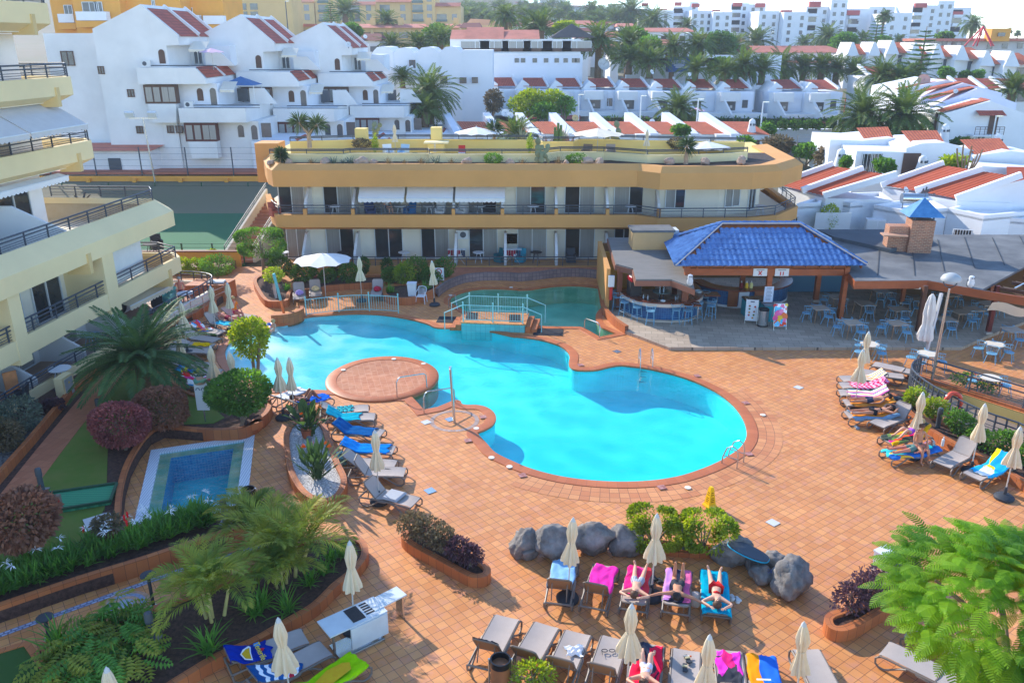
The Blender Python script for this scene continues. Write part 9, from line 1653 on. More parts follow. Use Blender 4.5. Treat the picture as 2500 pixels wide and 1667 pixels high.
# far right rows of small red roofed houses
for i,(x,y,wd,lab)in en(((840,395,150,'leftmost small red roofed house of far right row'),(1035,393,150,'second small red roofed house of far right row'),(1195,378,140,'third small red roofed house with two roof steps'),(1400,400,140,'small red roofed house behind tall conifer'),(1600,410,150,'small white house with large brown glazed front'),(1815,425,160,'small white house with balustrade right of conifer'),(2040,472,150,'small white house with long lower red roof'),(2260,475,150,'small white house cut by right edge of far row'))):
 d=172-3*i;a=px('a4',x,y,d);k=d/7294.*1.0;W=wd*k;o=TG('small_house',lab,'house',(a.x,d,0),local=1,zg='far right row of small houses');zb=hterr(a.x,d)-4;zt=a.z
 MB().P([(-1.6,0),(W+.4,0),(W+.4,8),(-1.6,8)],zb,zt-2.0).B('wall',W2,o);MB().add([(-1.6,-.1,zt-2.2),(-.9,-.1,zt+.35),(-.5,-.1,zt+.35),(.3,-1.6,zt-2.2),(-1.6,6,zt-2.2),(-.9,6,zt+.35),(-.5,6,zt+.35),(.3,6,zt-2.2)],[(0,1,2,3),(7,6,5,4),(0,4,5,1),(1,5,6,2),(2,6,7,3),(3,7,4,0)]).B('gable_wall',W2,o)
 m=MB();rq(m,(.2,-1.8,zt-1.9),(W+.6,-1.8,zt-1.9),(W-.3,4,zt),(-.5,4,zt));m.B('tiled_roof',OTILE,o,zf=0);win(o,(W*.55,-.1,zt-3.2),W*.6,1.7,WIN,BRN,zn='veranda_glazing');q=MB();q.X((W*.5,-1.6,zt-4.2),(W+.6,.3,.3));[q.X((W*(k2+.5)/7,-1.6,zt-4.75),(.12,.12,.8))for k2 in range(7)];q.X((W*.5,-1.2,zt-5.3),(W+.6,1.4,.3));q.B('balustrade',W1,o);win(o,(W*.5,-.1,zt-6.6),W*.4,1.6,WIN,zn='ground_window')
for i,(x,y,lab)in en(((1080,600,'small pale house with red roof left of conifer foot'),(1900,705,'red roof in front far right row, left one'),(2100,708,'red roof in front far right row, middle one'),(2290,710,'red roof in front far right row, right one'))):
 d=138-2*i;a=px('a4',x,y,d);o=TG('small_house',lab,'house',(a.x,d,0),local=1,zg='front far right row of small houses');zb=hterr(a.x,d)-3;MB().P([(-3,-1),(3.4,-1),(3.4,6),(-3,6)],zb,a.z-1.4).B('wall',W2,o);m=MB();rq(m,(-1.6,-1.4,a.z-1.5),(3.4,-1.4,a.z-1.5),(2.2,3.5,a.z),(-2.2,3.5,a.z));m.B('tiled_roof',RTILE,o,zf=0);MB().bar((-2.3,-1.4,a.z-1.4),(-2.6,3.5,a.z+.2),.5,.4).B('roof_parapet',W2,o);win(o,(.8,-1.05,a.z-2.6),2.2,1.2,WIN,zn='window')
 # long hip roof house, and pale long building at the right
def hH(label,t,x0,x1,ye,yr,d,nwin,m_=RP_,wall=W2,zb_=None,grp=None,xin=.12,wh=1.2):
 a=px(t[0],x0,ye,d);b=px(t[1],x1,ye,d);r_=px(t[0],x0,yr,d+4);o=TG('hip_roof_house',label,'house',(a.x,d,0),local=0,zg=grp);L_=b.x-a.x;zb=(hterr((a.x+b.x)/2,d)-4)if zb_ is None else zb_;block(o,a.x+.4,b.x-.4,d,d+9,zb,a.z-.05,wall);z=a.z;R0,R1=(a.x+L_*xin,d+4.5,r_.z),(b.x-L_*xin,d+4.5,r_.z);E_=[(a.x,d-.6,z),(b.x,d-.6,z),(b.x,d+9.6,z),(a.x,d+9.6,z)]
 m=MB();m.add(E_+[R0,R1],[(0,1,5,4),(1,2,5),(2,3,4,5),(3,0,4)]);m.B('hip_roof',m_,o,zf=0)
 for i in range(nwin):win(o,(a.x+L_*(i+.5)/nwin,d-.05,z-1.5),min(2.2,L_/nwin*.6),wh,WIN if i%2 else BRN,zn='window')
 return o
hH('long house with wide red hip roof and a row of balconies in middle distance',('a3','a4'),1945,770,470,410,188,11);o=hH('lower red roofed wing below the long hip roof',('a4','a4'),0,790,560,545,180,0)
o=TG('long_building','long pale grey building with flat red edged roof at far right','building',(100,200,0),local=0);a=px('a4',1460,345,205);b=px('a4',2700,345,205);block(o,a.x,b.x,205,216,0,a.z-.6,mat(0,rg(206,200,194),.9,.1,.2));block(o,a.x-.5,b.x,204,216,a.z-.6,a.z,RP_,'roof_edge')
for x,y in((1630,385),(1800,400),(2030,415),(2165,412),(2300,410),(1560,385),(1715,380)):c=px('a4',x,y,204.9);win(o,(c.x,204.9,c.z),1.3,1.2,WIN)
for i,(t0,x0,t1,x1,ye,yr,d,n,lab)in en((('a3',20,'a3',140,235,190,215,2,'small red hip roofed house at foot of hill, leftmost'),('a3',200,'a3',420,240,180,222,2,'red hip roofed house behind pale green tree'),('a3',500,'a3',800,225,185,225,3,'wide red roofed house below hill palms'),('a3',780,'a3',960,225,195,228,2,'red roofed house left of apartment blocks'),('a3',965,'a3',1150,240,210,222,2,'pale house with low red roof by apartment blocks'),('a3',1185,'a3',1680,285,250,205,6,'long red roofed house before apartment blocks'),('a3',580,'a3',760,290,250,200,1,'red roofed house left of tall palm'),('a3',600,'a3',740,340,300,185,1,'red roofed house just behind tall palm'),('a3',1270,'a3',1520,400,355,180,3,'faded red roof above parked cars'),('a3',1700,'a3',1840,350,305,200,1,'red roofed house left of round tree'),('a3',2000,'a3',2130,375,340,215,1,'red roofed house right of round tree'),('a2',2130,'a3',60,330,300,190,1,'red roofed house behind glazed gallery'),('a2',870,'a2',1140,365,300,150,2,'white house with red tiled hip roof left of tan terraces'),('a3',880,'a3',1010,330,280,190,1,'pinkish stepped roof house behind palms'),('a3',900,'a3',1010,430,380,165,1,'low red roof between two palms'))):hH(lab,(t0,t1),x0,x1,ye,yr,d,n,RP_ if i%3 else RTILE,grp='red roofed houses in town')
# tan hotel on the hill, tan terraces, orange buildings
o=TG('tan_hotel','large tan hotel with rows of loggias and small red roof strips on hill','hotel',(-60,264,0),local=0)
segs=(('a1',1980,'a2',530,15,0),('a2',530,'a2',830,-60,1),('a2',830,'a2',1080,40,0),('a2',1080,'a2',1400,12,1),('a2',1400,'a2',1610,-70,0),('a2',1610,'a2',1840,50,1));zb=px('a2',900,250,264).z
for t0,x0,t1,x1,yt,k in segs:
 a=px(t0,x0,yt,264);b=px(t1,x1,yt,264);z1=px('a2',900,yt,264).z;block(o,a.x,b.x,264+k*.6,280,zb-8,z1,TAN)
 n=max(2,round((b.x-a.x)/4.6));m=MB();rq(m,(a.x,263.5,z1-.3),(b.x,263.5,z1-.3),(b.x,266,z1+.8),(a.x,266,z1+.8));m.B('roof_strip',RP_,o,zf=0)
 for i in range(n):
  for yy in(-10,72,155):
   zc=px('a2',900,yy,264).z
   if zc>z1-.8:continue
   x=a.x+(b.x-a.x)*(i+.5)/n;big=i%2==0;w_=win(o,(x,263.95+k*.6,zc),3.0 if big else 1.5,1.7,GL2 if big else CURTG,zn='loggia' if big else 'window')
   if big:MB().X((x,263.8+k*.6,zc-.95),(3.3,.5,.6)).B('balcony',mat(0,rg(110,124,116),.7,.1),w_)
o=TG('tan_terraces','long low tan terrace building with slanted divider fins','building',(-20,200,0),local=0);a=px('a2',940,250,200);b=px('a2',1830,250,200);z=a.z;block(o,a.x,b.x,200,208,z-9,z,TAN);m=MB();rq(m,(a.x-.5,199,z),(b.x+.3,199,z),(b.x+.3,204,z+.9),(a.x-.5,204,z+.9));m.B('roof',RP_,o,zf=0)
for i in range(8):x=a.x+(b.x-a.x)*(i+.5)/8;win(o,(x,199.95,z-1.6),2.0,1.3,GL2,zn='window');MB().X((x,199.6,z-3.0),(3.0,.8,.8)).B('balcony',mat(0,rg(206,176,126),.85,.06),o);win(o,(x,199.9,z-5),2.4,1.4,DARKIN,zn='window')
for i in range(9):x=a.x+(b.x-a.x)*i/8;MB().bar((x,199.5,z-.3),(x+.5,199.5,z-6),.3,.5).B('divider_fin',TAN,o)
for i in range(4):x=a.x+(b.x-a.x)*(.12+.28*i);MB().X((x,203,z+1.3),(1.2,1.2,1.8)).B('chimney',TAN,o)
o=TG('tan_terraces','left part of low tan terraces with pink roof strip behind gables','building',(-60,205,0),local=0);a=px('a2',190,215,200);b=px('a2',540,215,200);block(o,a.x,b.x,201,208,a.z-9,a.z-.6,TAN);block(o,a.x-.4,b.x,200.4,208,a.z-.6,a.z,RP_,'roof_edge');[win(o,(a.x+(b.x-a.x)*(i+.5)/4,200.95,a.z-2),2.2,1.3,GL2)for i in range(4)]
o=hH('small tan tower house with red hip roof and dark window',('a2','a2'),1830,2030,250,205,186,1,RTILE,TAN,wh=1.8)
o=TG('orange_roof_hall','orange stepped roof hall on slope right of tan hotel','building',(0,225,0),local=0)
for k in range(4):a=px('a2',1850+60*k,175+12*k,228-2*k);b=px('a2',2160+15*k,190+20*k,228-2*k);m=MB();rq(m,(a.x,a.y,a.z-2.2),(b.x+3,a.y,a.z-3),(b.x-1,a.y+6,a.z),(a.x+2,a.y+6,a.z+.3));m.B('roof',mat(0,rg(216,150,100),.85,.12,.4),o,zf=0)
q=MB();a=px('a2',1840,240,219);q.P([(a.x,219.5),(a.x+13,219.5),(a.x+13,231),(a.x,231)],a.z-7,a.z+.3);q.B('wall',TAN,o)
o=TG('orange_building','orange apartment building with white balconies behind nearest gable house','building',(-75,120,0),local=0);zb=hterr(-60,118)-2
for x0,x1,yt,d in((440,640,-80,121),(640,1060,-80,118),(1060,1600,-80,120),(1600,1980,-60,124)):a=px('a1',x0,0,d);b=px('a1',x1,0,d);z1=px('a1',800,yt,d).z;block(o,a.x,b.x,d,d+9,zb,z1,ORANGE)
for x,y,w_,h_,d in((610,95,1.1,1.3,120.9),(800,75,1.9,1.5,117.9),(880,75,1.0,1.5,117.9),(1365,30,.4,.7,119.9),(1640,100,1.3,1.1,123.9),(1690,110,.8,1.1,123.9)):c=px('a1',x,y,d);win(o,(c.x,d,c.z),w_,h_,WIN,ALU)
for x0,x1,y,d in((515,655,165,119.8),(675,945,145,116.6),(1680,1770,175,122.5),(1810,1990,180,122.5)):a=px('a1',x0,y,d);b=px('a1',x1,y,d);MB().X(((a.x+b.x)/2,d+.6,a.z),(b.x-a.x,1.2,1.1)).B('white_balcony',W1,o);MB().X(((a.x+b.x)/2,d+.6,a.z-1.0),(b.x-a.x+.3,1.4,.8)).B('balcony_slab',ORANGE,o)
o=TG('tan_facade','tan apartment facade with loggias at very top behind orange building','building',(-80,190,0),local=0);a=px('a1',1765,0,190);b=px('a1',2334,0,190);block(o,a.x,b.x+6,191,200,0,px('a1',1900,-60,190).z,TAN);[win(o,(px('a1',x,y,190.9).x,190.9,px('a1',x,y,190.9).z),1.6 if i%2 else.9,1.3,GL2)for i,(x,y)in en(((1815,60),(1915,70),(1995,55),(2085,62),(2175,62),(2260,62),(1825,130),(1930,140),(2005,145),(2095,132),(2185,135),(2265,135)))]
# white apartment blocks on the skyline
def apt(label,t,x0,x1,yt,yb_,d,dep,cols,rows,red=None,side=None):
 a=px(t,x0,yt,d);b=px(t,x1,yt,d);zb=hterr(a.x,d)-2;o=TG('apartment_block',label,'apartment block',(a.x,d,0),local=0,zg='white apartment blocks on the skyline');block(o,a.x,b.x,d,d+dep,zb,a.z,W1);zl=px(t,x0,yb_,d).z
 for i in range(cols):
  for j in range(rows):win(o,(a.x+(b.x-a.x)*(i+.5)/cols,d-.04,a.z-1.7-(a.z-zl-1)*j/rows),1.0,1.15,WIN,zn='window')
 if red:ra=px(t,red[0],red[2],d-.8);rb=px(t,red[1],red[3],d-.8);MB().X(((ra.x+rb.x)/2,d-.2,(ra.z+rb.z)/2),(rb.x-ra.x,1.2,ra.z-rb.z)).B('red_parapet',PINK,o)
 if side:
  for j in range(rows):
   z=a.z-2.1-(a.z-zl-1)*j/rows;q=MB();q.X((a.x+(b.x-a.x)*side,d-.7,z-.5),(3.4,1.5,.9));bl_=q.B('balcony',W1,o);win(o,(a.x+(b.x-a.x)*side,d-.05,z+.7),3.0,1.5,GL2 if j%2 else DARKIN,zn='balcony_window')
 return o
A_=[('leftmost white skyline block with red box on its roof','a3',1170,1340,80,260,292,12,2,3,(1195,1250,30,60),None),('white skyline block with a small red roof storey behind','a3',1340,1480,95,250,288,12,1,3,(1345,1420,80,92),None),('white skyline block with rounded balconies in a column','a3',1480,1620,60,250,296,12,1,3,(1488,1548,22,55),.25),('white skyline block in the shade with two window rows','a3',1620,1700,20,280,300,10,1,4,None,None),('broad white skyline block with blank left wall','a3',1640,1830,95,300,286,12,3,3,(1642,1708,34,68),None),('white skyline block standing forward with grey windows','a3',1830,2000,110,320,282,12,2,3,(1825,1890,90,104),None),('white skyline block with four rows of glazed balconies','a3',1990,2150,30,320,294,12,2,4,(2010,2085,26,60),.3),('tall white skyline block right of the glazed balconies','a3',2150,2300,40,330,296,12,2,4,(2210,2290,30,68),None),('white skyline block with two column windows and clean edges','a4',-20,160,100,400,278,12,2,4,(175,268,92,132),None),('forward white skyline block with bright shaded corner','a4',200,420,110,400,274,12,2,4,None,None),('white skyline block with stacked balconies and a red crown','a4',400,620,60,390,284,12,2,4,(430,525,15,65),.25),('tall blue shaded white skyline block','a4',625,770,0,330,282,12,2,4,None,None),('white skyline block with red band and glazed stairwell','a4',765,960,80,330,286,12,1,3,(765,870,95,138),.3),('white tower with round top and red roof hat behind the conifer','a4',960,1190,60,340,296,12,2,3,(1030,1190,-10,5),None),('forward white skyline block left of the red lift cage','a4',1120,1345,118,380,272,12,2,3,None,None),('white skyline block with stacked balconies at the right','a4',1345,1590,50,330,280,12,2,4,(1370,1470,30,70),.2),('tall white skyline block near the right end','a4',1575,1720,10,330,282,12,2,4,None,None),('last white skyline block with glazed rooftop room','a4',1700,1870,70,330,284,12,1,3,(1705,1790,105,140),.3)]
for a in A_:apt(*a)
o=TG('playground_pyramid','red pyramid climbing frame on skyline at far right','climbing frame',(*P2(px('a4',1955,330,200)),px('a4',1955,330,200).z-2));h_=4.2
for k in range(5):a_=k*1.26;MB().T([(3.2*cos(a_),3.2*sin(a_),0),(0,0,h_)],.16,6).B('strut',mat(0,rg(222,60,70),.5,.05),o)
o=TG('orange_hut','small orange hut by red pyramid frame','hut',(*P2(px('a4',2130,300,202)),px('a4',2130,330,202).z-1));block_=MB().P([(-2.2,0),(2.2,0),(2.2,3),(-2.2,3)],0,2.8).B('wall',ORANGE,o);MB().X((0,-.3,1.5),(1.6,.2,.8)).B('window',WIN,o)
for i,(t,x,y,w_,h_,d,lab)in en((('a2',1960,40,34,7,520,'wide pale villa on hill at top middle'),('a2',2200,30,22,8,540,'pale block on hill behind palms'),('a3',60,20,14,8,560,'grey villa at top left of hill crest'),('a3',250,40,30,6,540,'long blue white villa on hill crest'),('a3',400,10,16,7,580,'grey flat roofed house on hill top'),('a3',480,60,30,5,500,'pale villa with reddish roof on hill'),('a3',590,75,14,5,480,'small house with pink roof at hill shoulder'),('a2',1500,15,26,8,500,'pale hillside house behind tan hotel'),('a3',880,115,10,4,420,'small pale house behind hill palms'))):
 p=px(t,x,y,d);o=TG('hill_villa',lab,'villa',(p.x,d,p.z-h_),local=1,zg='villas on the hill');MB().P([(-w_/2,0),(w_/2,0),(w_/2,10),(-w_/2,10)],-8,h_).B('wall',mat(0,rg(214,214,214),.9,.06,.1),o);MB().P([(-w_/2-.6,-.6),(w_/2+.6,-.6),(w_/2+.6,10.6),(-w_/2-.6,10.6)],h_,h_+.6).B('roof',RP_ if i%2 else CURTAIN,o);[win(o,(-w_/2+w_*(k+.5)/4,-.05,h_*.55),w_*.12,1.6,WIN)for k in range(4)]
def car(label,p,c_,rz=0):
 o=TG('parked_car',label,'car',p,rz);q=MB();pr=[(-2.1,.35),(-2.1,.75),(-1.9,.9),(-1.3,.95),(-.8,1.4),(.6,1.45),(1.2,1.0),(1.95,.88),(2.1,.7),(2.1,.35)];n=len(pr);q.add([(x,-.82,z)for x,z in pr]+[(x,.82,z)for x,z in pr],[tuple(range(n)),tuple(range(2*n-1,n-1,-1))]+[(i,n+i,n+(i+1)%n,(i+1)%n)for i in range(n)]);q.B('body',c_,o);MB().add([(-1.2,-.84,.97),(1.05,-.84,1.0),(.55,-.84,1.38),(-.75,-.84,1.34)],[(0,1,2,3)]).B('side_window',GL,o,zf=0)
 for x in(-1.3,1.3):
  for y in(-.8,.8):MB().L([(.33,-.1),(.33,.1)],(x,y,.33),12,MR(pi/2,3,'X')).B('wheel',BASE,o)
 return o
SIL=mat(0,rg(176,190,200),.3,.04,zq=.6);WCP=mat(0,rg(226,228,230),.3,.03,zq=.6)
for t,x,y,c_,lab in(('a3',1360,585,SIL,'silver car parked left of blue container'),('a3',1430,590,WCP,'pale car parked partly behind palm trunk'),('a3',1720,582,SIL,'silver blue car parked right of blue container'),('a3',1800,585,WCP,'white car parked by round bush')):p=px(t,x,y,142);car(lab,(p.x,142,p.z-.2),c_)
p=px('a3',1545,575,140);o=TG('blue_container','blue container with white lettering in car park','container',(p.x,140,p.z-1.2));MB().X((0,0,1.2),(4.6,2.2,2.3)).B('body',mat(0,rg(52,92,146),.6,.08),o);q=MB();[q.X((-.8+.1*k,-1.12,1.7-.3*k),(2.2-.3*k,.03,.14))for k in range(4)];q.B('lettering',NOTE,o)
q=MB();a=px('a3',1380,560,146);q.P([(a.x-6,147),(a.x+20,146),(a.x+20,147),(a.x-6,148)],0,a.z+1.2);tag(q.B('car_park_wall',WHT3),'white wall behind parked cars','wall')
for i,(t,x,yt,yb_,d,lab)in en((('a3',627,840,1040,108,'thin white street pole left of creeper hedge'),('a3',1175,850,1095,107,'thin white street pole before grey porch awning'),('a3',1680,880,1105,105,'thin white street pole by palm'),('a3',2245,905,1200,98,'thin white street pole right of white cone chimney'),('a4',660,930,1220,95,'thin white street pole left of two big palms'),('a4',2030,1030,1330,86,'thin grey street pole before stepped roof house'),('a2',2083,810,1020,110,'grey pole by small tree behind roof terrace'),('a3',1565,290,480,170,'dark street lamp before long red roof'),('a4',75,285,400,200,'street lamp with two arms before skyline blocks'),('a2',305,10,300,150,'dark antenna mast behind middle gable house'))):
 a=px(t,x,yb_,d);b=px(t,x,yt,d);o=TG('street_pole',lab,'pole',(a.x,d,a.z-.5));MB().T([(0,0,0),(0,0,b.z-a.z+.5)],[.11,.07],6).B('pole',ALU if 'dark' not in lab else IRON,o);MB().X((.3,0,b.z-a.z+.45),(.7,.2,.12)).B('lamp_arm',SL,o)
for t,x,y,d,lab in(('a1',1880,470,84,'pink parasol on upper terrace of nearest gable house'),('a3',1160,590,150,'lilac parasol in garden of tan restaurant'),('a3',1685,1000,116,'pink parasol before terraced row')):p=px(t,x,y-40,d);mO(lab,p,1.2,2.0,mat(0,rg(226,186,206),.85,.05),p.z-2.0)
p=px('a1',2200,720,88);o=TG('blue_gazebo','blue pavilion tent on terrace of nearest gable house','gazebo',(p.x,86,p.z-2.2));m=MB();m.add([(-1.7,-1.5,1.9),(1.7,-1.5,1.9),(1.7,1.5,1.9),(-1.7,1.5,1.9),(0,0,2.7)],[(0,1,4),(1,2,4),(2,3,4),(3,0,4)]);m.B('canopy',mat(0,rg(70,116,166),.8,.08),o,zf=0);[MB().T([(a,b,0),(a,b,1.9)],.04,5).B('leg',ALU,o)for a in(-1.6,1.6)for b in(-1.4,1.4)]
# palms and trees of the town
cp0=make_palm('date_palm',3.6,.38,60,3.0,20,.5,'palm',41,lw=.11,droop=1.25,els=(-.55,1.3),skirt=10);cp1=make_palm('date_palm',5.5,.34,46,2.7,16,.5,'palm',42,lw=.12,droop=1.3,els=(-.5,1.25),skirt=8);cpl=make_palm('date_palm',1.6,.4,46,2.9,18,.5,'palm',43,lw=.11,droop=1.0,els=(-.15,1.3));wsh=make_palm('fan_palm',7.5,.2,34,1.5,9,.5,'palm',44,lw=.16,droop=1.0,els=(-.6,1.3),skirt=8)
psrc={'a':cp0,'b':cp1,'c':cpl,'d':wsh};hgt={'a':3.6,'b':5.5,'c':1.6,'d':7.5};pu2=set()
def pA(k,t,x,y,d,sc,lab,grp='palms in the town'):
 p=px(t,x,y,d);o=psrc[k]if k not in pu2 else dup(psrc[k]);pu2 .add(k);o.location=(p.x,d,p.z-hgt[k]*sc);o.scale=(sc,)*3;o.rotation_euler=(0,0,rnd.uniform(0,6));o['label']=lab;o['group']=grp;o['category']='palm'
for k,t,x,y,d,sc,lab in(('a','a2',1560,830,108,1.55,'big date palm by farthest gable house'),('c','a2',1520,1000,104,1.2,'lower bushy palm under big date palm'),('c','a2',1325,700,116,.8,'palm between white wavy block and gable house'),('c','a2',1230,410,150,1.15,'palm before tan terraces, leftmost'),('c','a2',1460,410,150,1.2,'palm before tan terraces, middle'),('c','a2',1660,380,150,1.5,'palm before tan terraces, right of round tree'),('b','a2',2240,150,180,1.5,'tall dark palm at foot of hill'),('c','a2',810,120,240,2.2,'palm before tan hotel'),('c','a2',1180,200,205,1.4,'small palm on tan terrace roof line'),('c','a3',290,275,165,2.0,'wide palm left of pale green tree'),('c','a3',180,270,168,1.3,'palm at left of wide palm'),('b','a3',810,350,140,1.75,'tall date palm by glazed gallery building'),('a','a3',1075,395,150,1.5,'date palm right of tall date palm'),('a','a3',1290,195,240,1.9,'date palm before leftmost skyline blocks'),('b','a3',1470,420,140,1.35,'date palm before blue container'),('b','a3',1690,410,140,1.35,'date palm with tall trunk right of blue container'),('c','a3',1080,540,134,1.3,'palm in car park left of cars'),('c','a3',1265,575,132,1.3,'low palm before parked silver car'),('c','a3',1215,490,140,1.2,'palm behind low car park palm'),('b','a3',745,95,330,2.2,'tall palm on ridge below sky, left'),('a','a3',1095,120,290,2.6,'broad palm left of skyline blocks'),('c','a3',2210,385,200,1.8,'palm behind long hip roof house'),('c','a3',2010,430,190,1.6,'palm left of long hip roof house'),('a','a3',2095,590,130,1.3,'palm before long hip roof house'),('c','a3',2265,630,130,1.3,'palm right of front palm by hip roof'),('c','a3',1670,630,128,1.2,'yellowish palm above terraced row'),('c','a3',1930,645,128,1.1,'low palm above terraced row farther right'),('a','a3',1520,985,112,1.35,'lone palm before creeper hedge'),('c','a3',1590,240,230,1.2,'low palm before skyline blocks'),('a','a4',905,1040,92,1.5,'left one of two big date palms before stepped roof house'),('a','a4',1260,1030,90,1.6,'right one of two big date palms before stepped roof house'),('a','a4',580,340,215,1.7,'palm before blue shaded skyline block'),('a','a4',175,590,150,1.5,'palm before lower wing of long house'),('c','a4',370,620,150,1.4,'dark palm before lower wing, second'),('c','a4',530,620,148,1.4,'palm before lower wing, third'),('c','a4',665,635,148,1.4,'palm before lower wing, fourth'),('c','a4',820,650,146,1.3,'palm right of lower wing row'),('a','a4',1075,690,125,1.4,'palm left of orange stepped roofs'),('c','a4',1230,720,122,1.2,'small palm above orange stepped roofs'),('c','a4',1350,690,128,1.2,'pale palm behind big pinkish dish'),('c','a4',2230,820,110,1.3,'palm at right before front red roofs'),('d','a4',1090,150,235,1.6,'tall fan palm before skyline blocks'),('b','a4',1880,220,225,1.5,'palm right of last skyline block'),('d','a4',2200,280,300,1.0,'small fan palm on skyline at right'),('d','a4',2280,300,300,1.0,'second small fan palm on skyline at right'),('c','a4',900,360,225,1.2,'yellow green palm before white tower'),('c','a4',375,395,230,1.2,'low yellow palm at foot of skyline blocks'),('c','a4',1215,375,230,1.0,'low palm at foot of forward skyline block'),('c','a2',2334,1215,76,.9,'spiky palm behind roof rail at middle')):pA(k,t,x,y,d,sc,lab)
r_=random.Random(31)
hp=[(('a2' if r_.random()<.35 else 'a3'),r_.uniform(0,1),r_.uniform(0,1))for _ in range(95)]
for i,(t,u,v)in en(hp):
 if t=='a2':x=1850+480*u;y=40+120*v
 else:x=1140*u;y=40+110*v+(35 if x>600 else 0)
 d=480-200*v;pA(r_.choice('dddbc'),t,x,y,d,r_.uniform(1.1,1.7)*(1 if d<380 else 1.15),'hazy palm among many on the hill slope','palms on the hill slope')
def tR(label,t,x,y,d,rx_,rz_,kind,seed,n=1500,ls=.5,th=1.5,zn='leafy_tree',grp=None):p=px(t,x,y,d);return bush(label,(p.x,d,p.z-rz_*.95-th),(rx_,rx_*.9,rz_),n,ls,kind,seed,zn,'tree',zk=th,zh=.35,zl=10,zg=grp)
for i,(t,x,y,d,rx_,rz_,kind,lab)in en((('a2',1620,330,165,3.6,2.9,'mid','large round dark tree before tan terraces'),('a2',880,270,150,2.6,1.2,'mid','dark tree behind farthest gable house'),('a3',500,260,170,3.2,2.0,'light','pale green spreading tree among red roofs'),('a3',1130,335,160,3.6,2.2,'mid','dark round tree behind two date palms'),('a3',1260,450,145,3.0,2.2,'mid','bushy tree above car park'),('a3',1890,395,180,4.0,3.4,'dark','dark round tree between skyline blocks and car park'),('a3',1890,580,140,2.6,1.8,'mid','round bush at end of parked cars'),('a3',180,900,107,2.9,1.9,'light','spreading yellow green tree before terraced row'),('a3',400,900,106,1.7,1.6,'light','smaller yellow green tree right of spreading one'),('a3',505,930,105,1.3,1.4,'mid','slim green tree at left end of hedge'),('a3',330,990,104,2.2,1.1,'mid','dark shrubbery tree under yellow green trees'),('a2',2120,900,108,1.4,1.7,'olive','small sparse tree by white boundary wall'),('a4',750,390,200,4.4,2.6,'mid','bluish green trees at foot of skyline blocks'),('a4',1640,320,215,2.8,1.0,'mid','low bright tree at foot of right skyline blocks'),('a4',1090,360,210,2.4,1.2,'mid','green tree right of first conifer'),('a4',55,1165,98,1.2,1.1,'mid','round young tree by street fence'),('a4',400,1340,84,1.9,.9,'mid','green shrub tree in bungalow garden, left'),('a4',570,1390,80,1.3,1.2,'olive','yellowish shrub tree in bungalow garden, right'),('a4',150,1290,86,2.0,.9,'olive','olive shrub against grey stone wall'),('a4',1100,1480,70,1.1,.6,'mid','green shrub before barred window house'),('a4',1110,900,112,2.0,1.6,'light','yellow green shrub between row end and orange roofs'),('a4',1460,1200,92,1.4,1.6,'mid','dark shrub tree right of big date palms'),('a4',1330,1150,96,2.2,1.4,'dark','dark undergrowth tree behind big date palms'),('a4',1780,1280,84,1.3,.6,'dark','low dark shrub at foot of stepped roof house'),('a4',755,1440,71,.5,.5,'mid','small potted tree by white cone chimney'),('a4',1640,640,150,1.6,1.0,'mid','round clipped tree before far row houses'),('a4',1820,680,148,1.3,.9,'dark','dark round bush before far row houses'),('a4',1910,670,148,1.2,1.0,'mid','small green tree before far row houses'),('a4',640,1095,105,1.0,.7,'dark','dark clipped bush on white wall, right one'),('a3',1560,1160,90,1.0,.6,'mid','low green bush by bungalow row'),('a3',2120,1300,66,1.0,.7,'mid','green bush at right end of roof terrace'),('a4',1700,1460,68,1.2,.6,'light','yellow green shrub at foot of dry euphorbia'))):tR(lab,t,x,y,d,rx_,rz_,kind,300+i,int(500+170*rx_*rx_),.22+.0018*d,.8 if rz_<1.3 else 1.6)
for i,x in en((70,190,300,410,490)):p=px('a4',x,1095,104);bush('round dark bush in row on white boundary wall, number %s from left'%('one','two','three','four','five')[i],(p.x,104,p.z-.8),(.8,.7,.6),260,.3,'dark',340+i)['group']='clipped bushes on white wall'
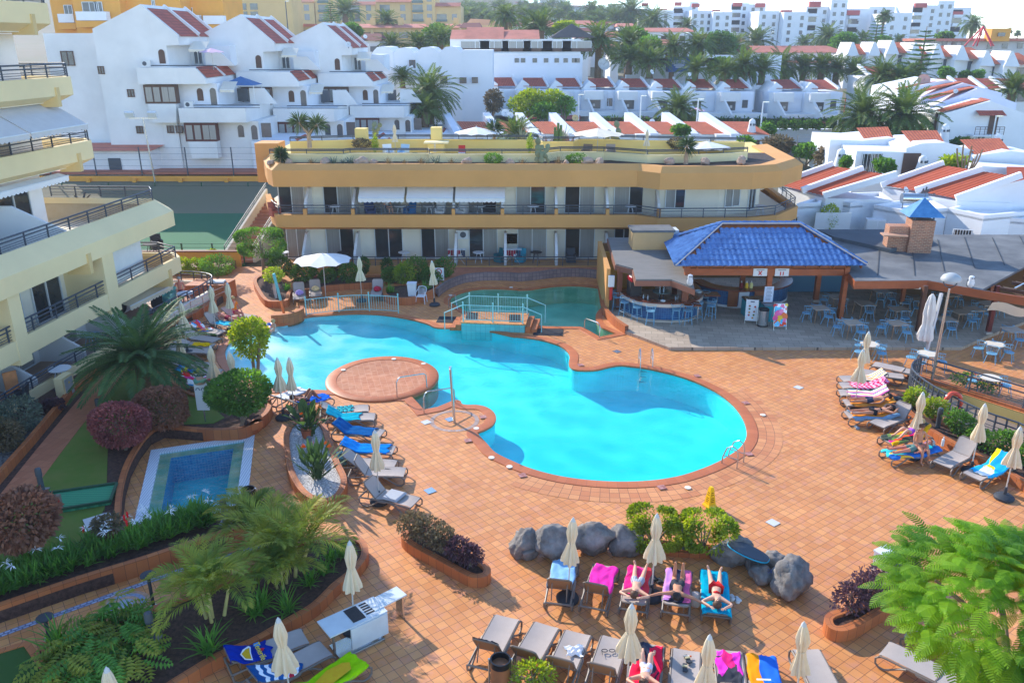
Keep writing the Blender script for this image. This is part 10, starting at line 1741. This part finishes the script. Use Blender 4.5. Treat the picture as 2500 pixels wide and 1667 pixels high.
def cO(label,t,x,yb_,yt,d,seed):
 r2=random.Random(seed);a=px(t,x,yb_,d);b=px(t,x,yt,d);h=b.z-a.z;o=TG('conifer',label,'tree',(a.x,d,a.z));m=MB();m.T([(0,0,-1),(0,0,h)],[.25,.05],7);m.B('trunk',BARK,o);m=MB();nt_=9
 for k in range(nt_):
  z=h*(.12+.86*k/nt_);L_=h*.36*(1-k/nt_)**.8+.4
  for j in range(7):
   az=j*.9+k*.4+r2 .uniform(-.2,.2);e=Vc((cos(az)*L_,sin(az)*L_,z+L_*.12));m.T([(0,0,z),e],[.05,.02],3,cap=0);sd_=Vc((-sin(az),cos(az),0))
   for q in range(9):f=.25+.75*q/8;c=Vc((0,0,z)).lerp(e,f);[lq(m,c,(sd_*s+Vc((cos(az),sin(az),.25))*.5).normalized(),Vc((0,0,1)),L_*.2*(1.2-f*.5),.22)for s in(-1,1)]
 m.B('crown',LG['dark'],o,zf=0)
cO('tall tiered conifer before far right row of houses','a4',1400,680,235,128,1);cO('tiered conifer in front of the white tower','a4',1000,430,140,205,2);cO('dark tiered conifer in front of the tan hotel','a2',690,215,10,215,3)
for i,(x,y,d)in en(((1045,810,108),(1140,790,107),(1275,770,104),(1295,850,102),(1365,880,100),(1470,990,95))):p=px('a4',x,y,d);dR(('slim dragon tree in yucca group left of orange roofs','second slim dragon tree of yucca group','tall slim dragon tree before lilac walls','dragon tree lower before lilac walls','small dragon tree by lilac walls','dragon tree right of big date palms')[i],(p.x,d,p.z-3.2),3.2,((0,0,3.0),(.7,.1,2.5)),20+i,.75)['group']='dragon trees before orange roofs'
p=px('a4',1820,1480,67);o=TG('euphorbia','bare brown candelabra euphorbia behind red roofs','plant',(p.x,67,p.z-.6));m=MB();[m.T([(x*.4,0,0),(x*.8,0,h*.5),(x,0,h)],.07,6)for x,h in((-1.0,2.0),(-.55,2.3),(-.2,1.4),(.15,2.2),(.5,1.2),(.75,1.6),(1.05,1.9))];m.B('stems',mat(0,rg(140,110,80),.9,.15),o,zs=1)
# air
hz=MB();hz.X((60,330,40),(1700,820,90));ho=hz.B('haze',[],None);ho['kind']='stuff'
hm=bpy.data.materials.new('haze_air');hm.use_nodes=1;nt=hm.node_tree;nt.nodes.remove(nt.nodes['Principled BSDF']);pvn=nt.nodes.new('ShaderNodeVolumePrincipled');sv(pvn,'Density',.0004);sv(pvn,'Color',(.82,.9,1,1));sv(pvn,'Anisotropy',.25)
nt.links.new(pvn.outputs[0],nt.nodes['Material Output'].inputs['Volume']);ho.data.materials.append(hm)
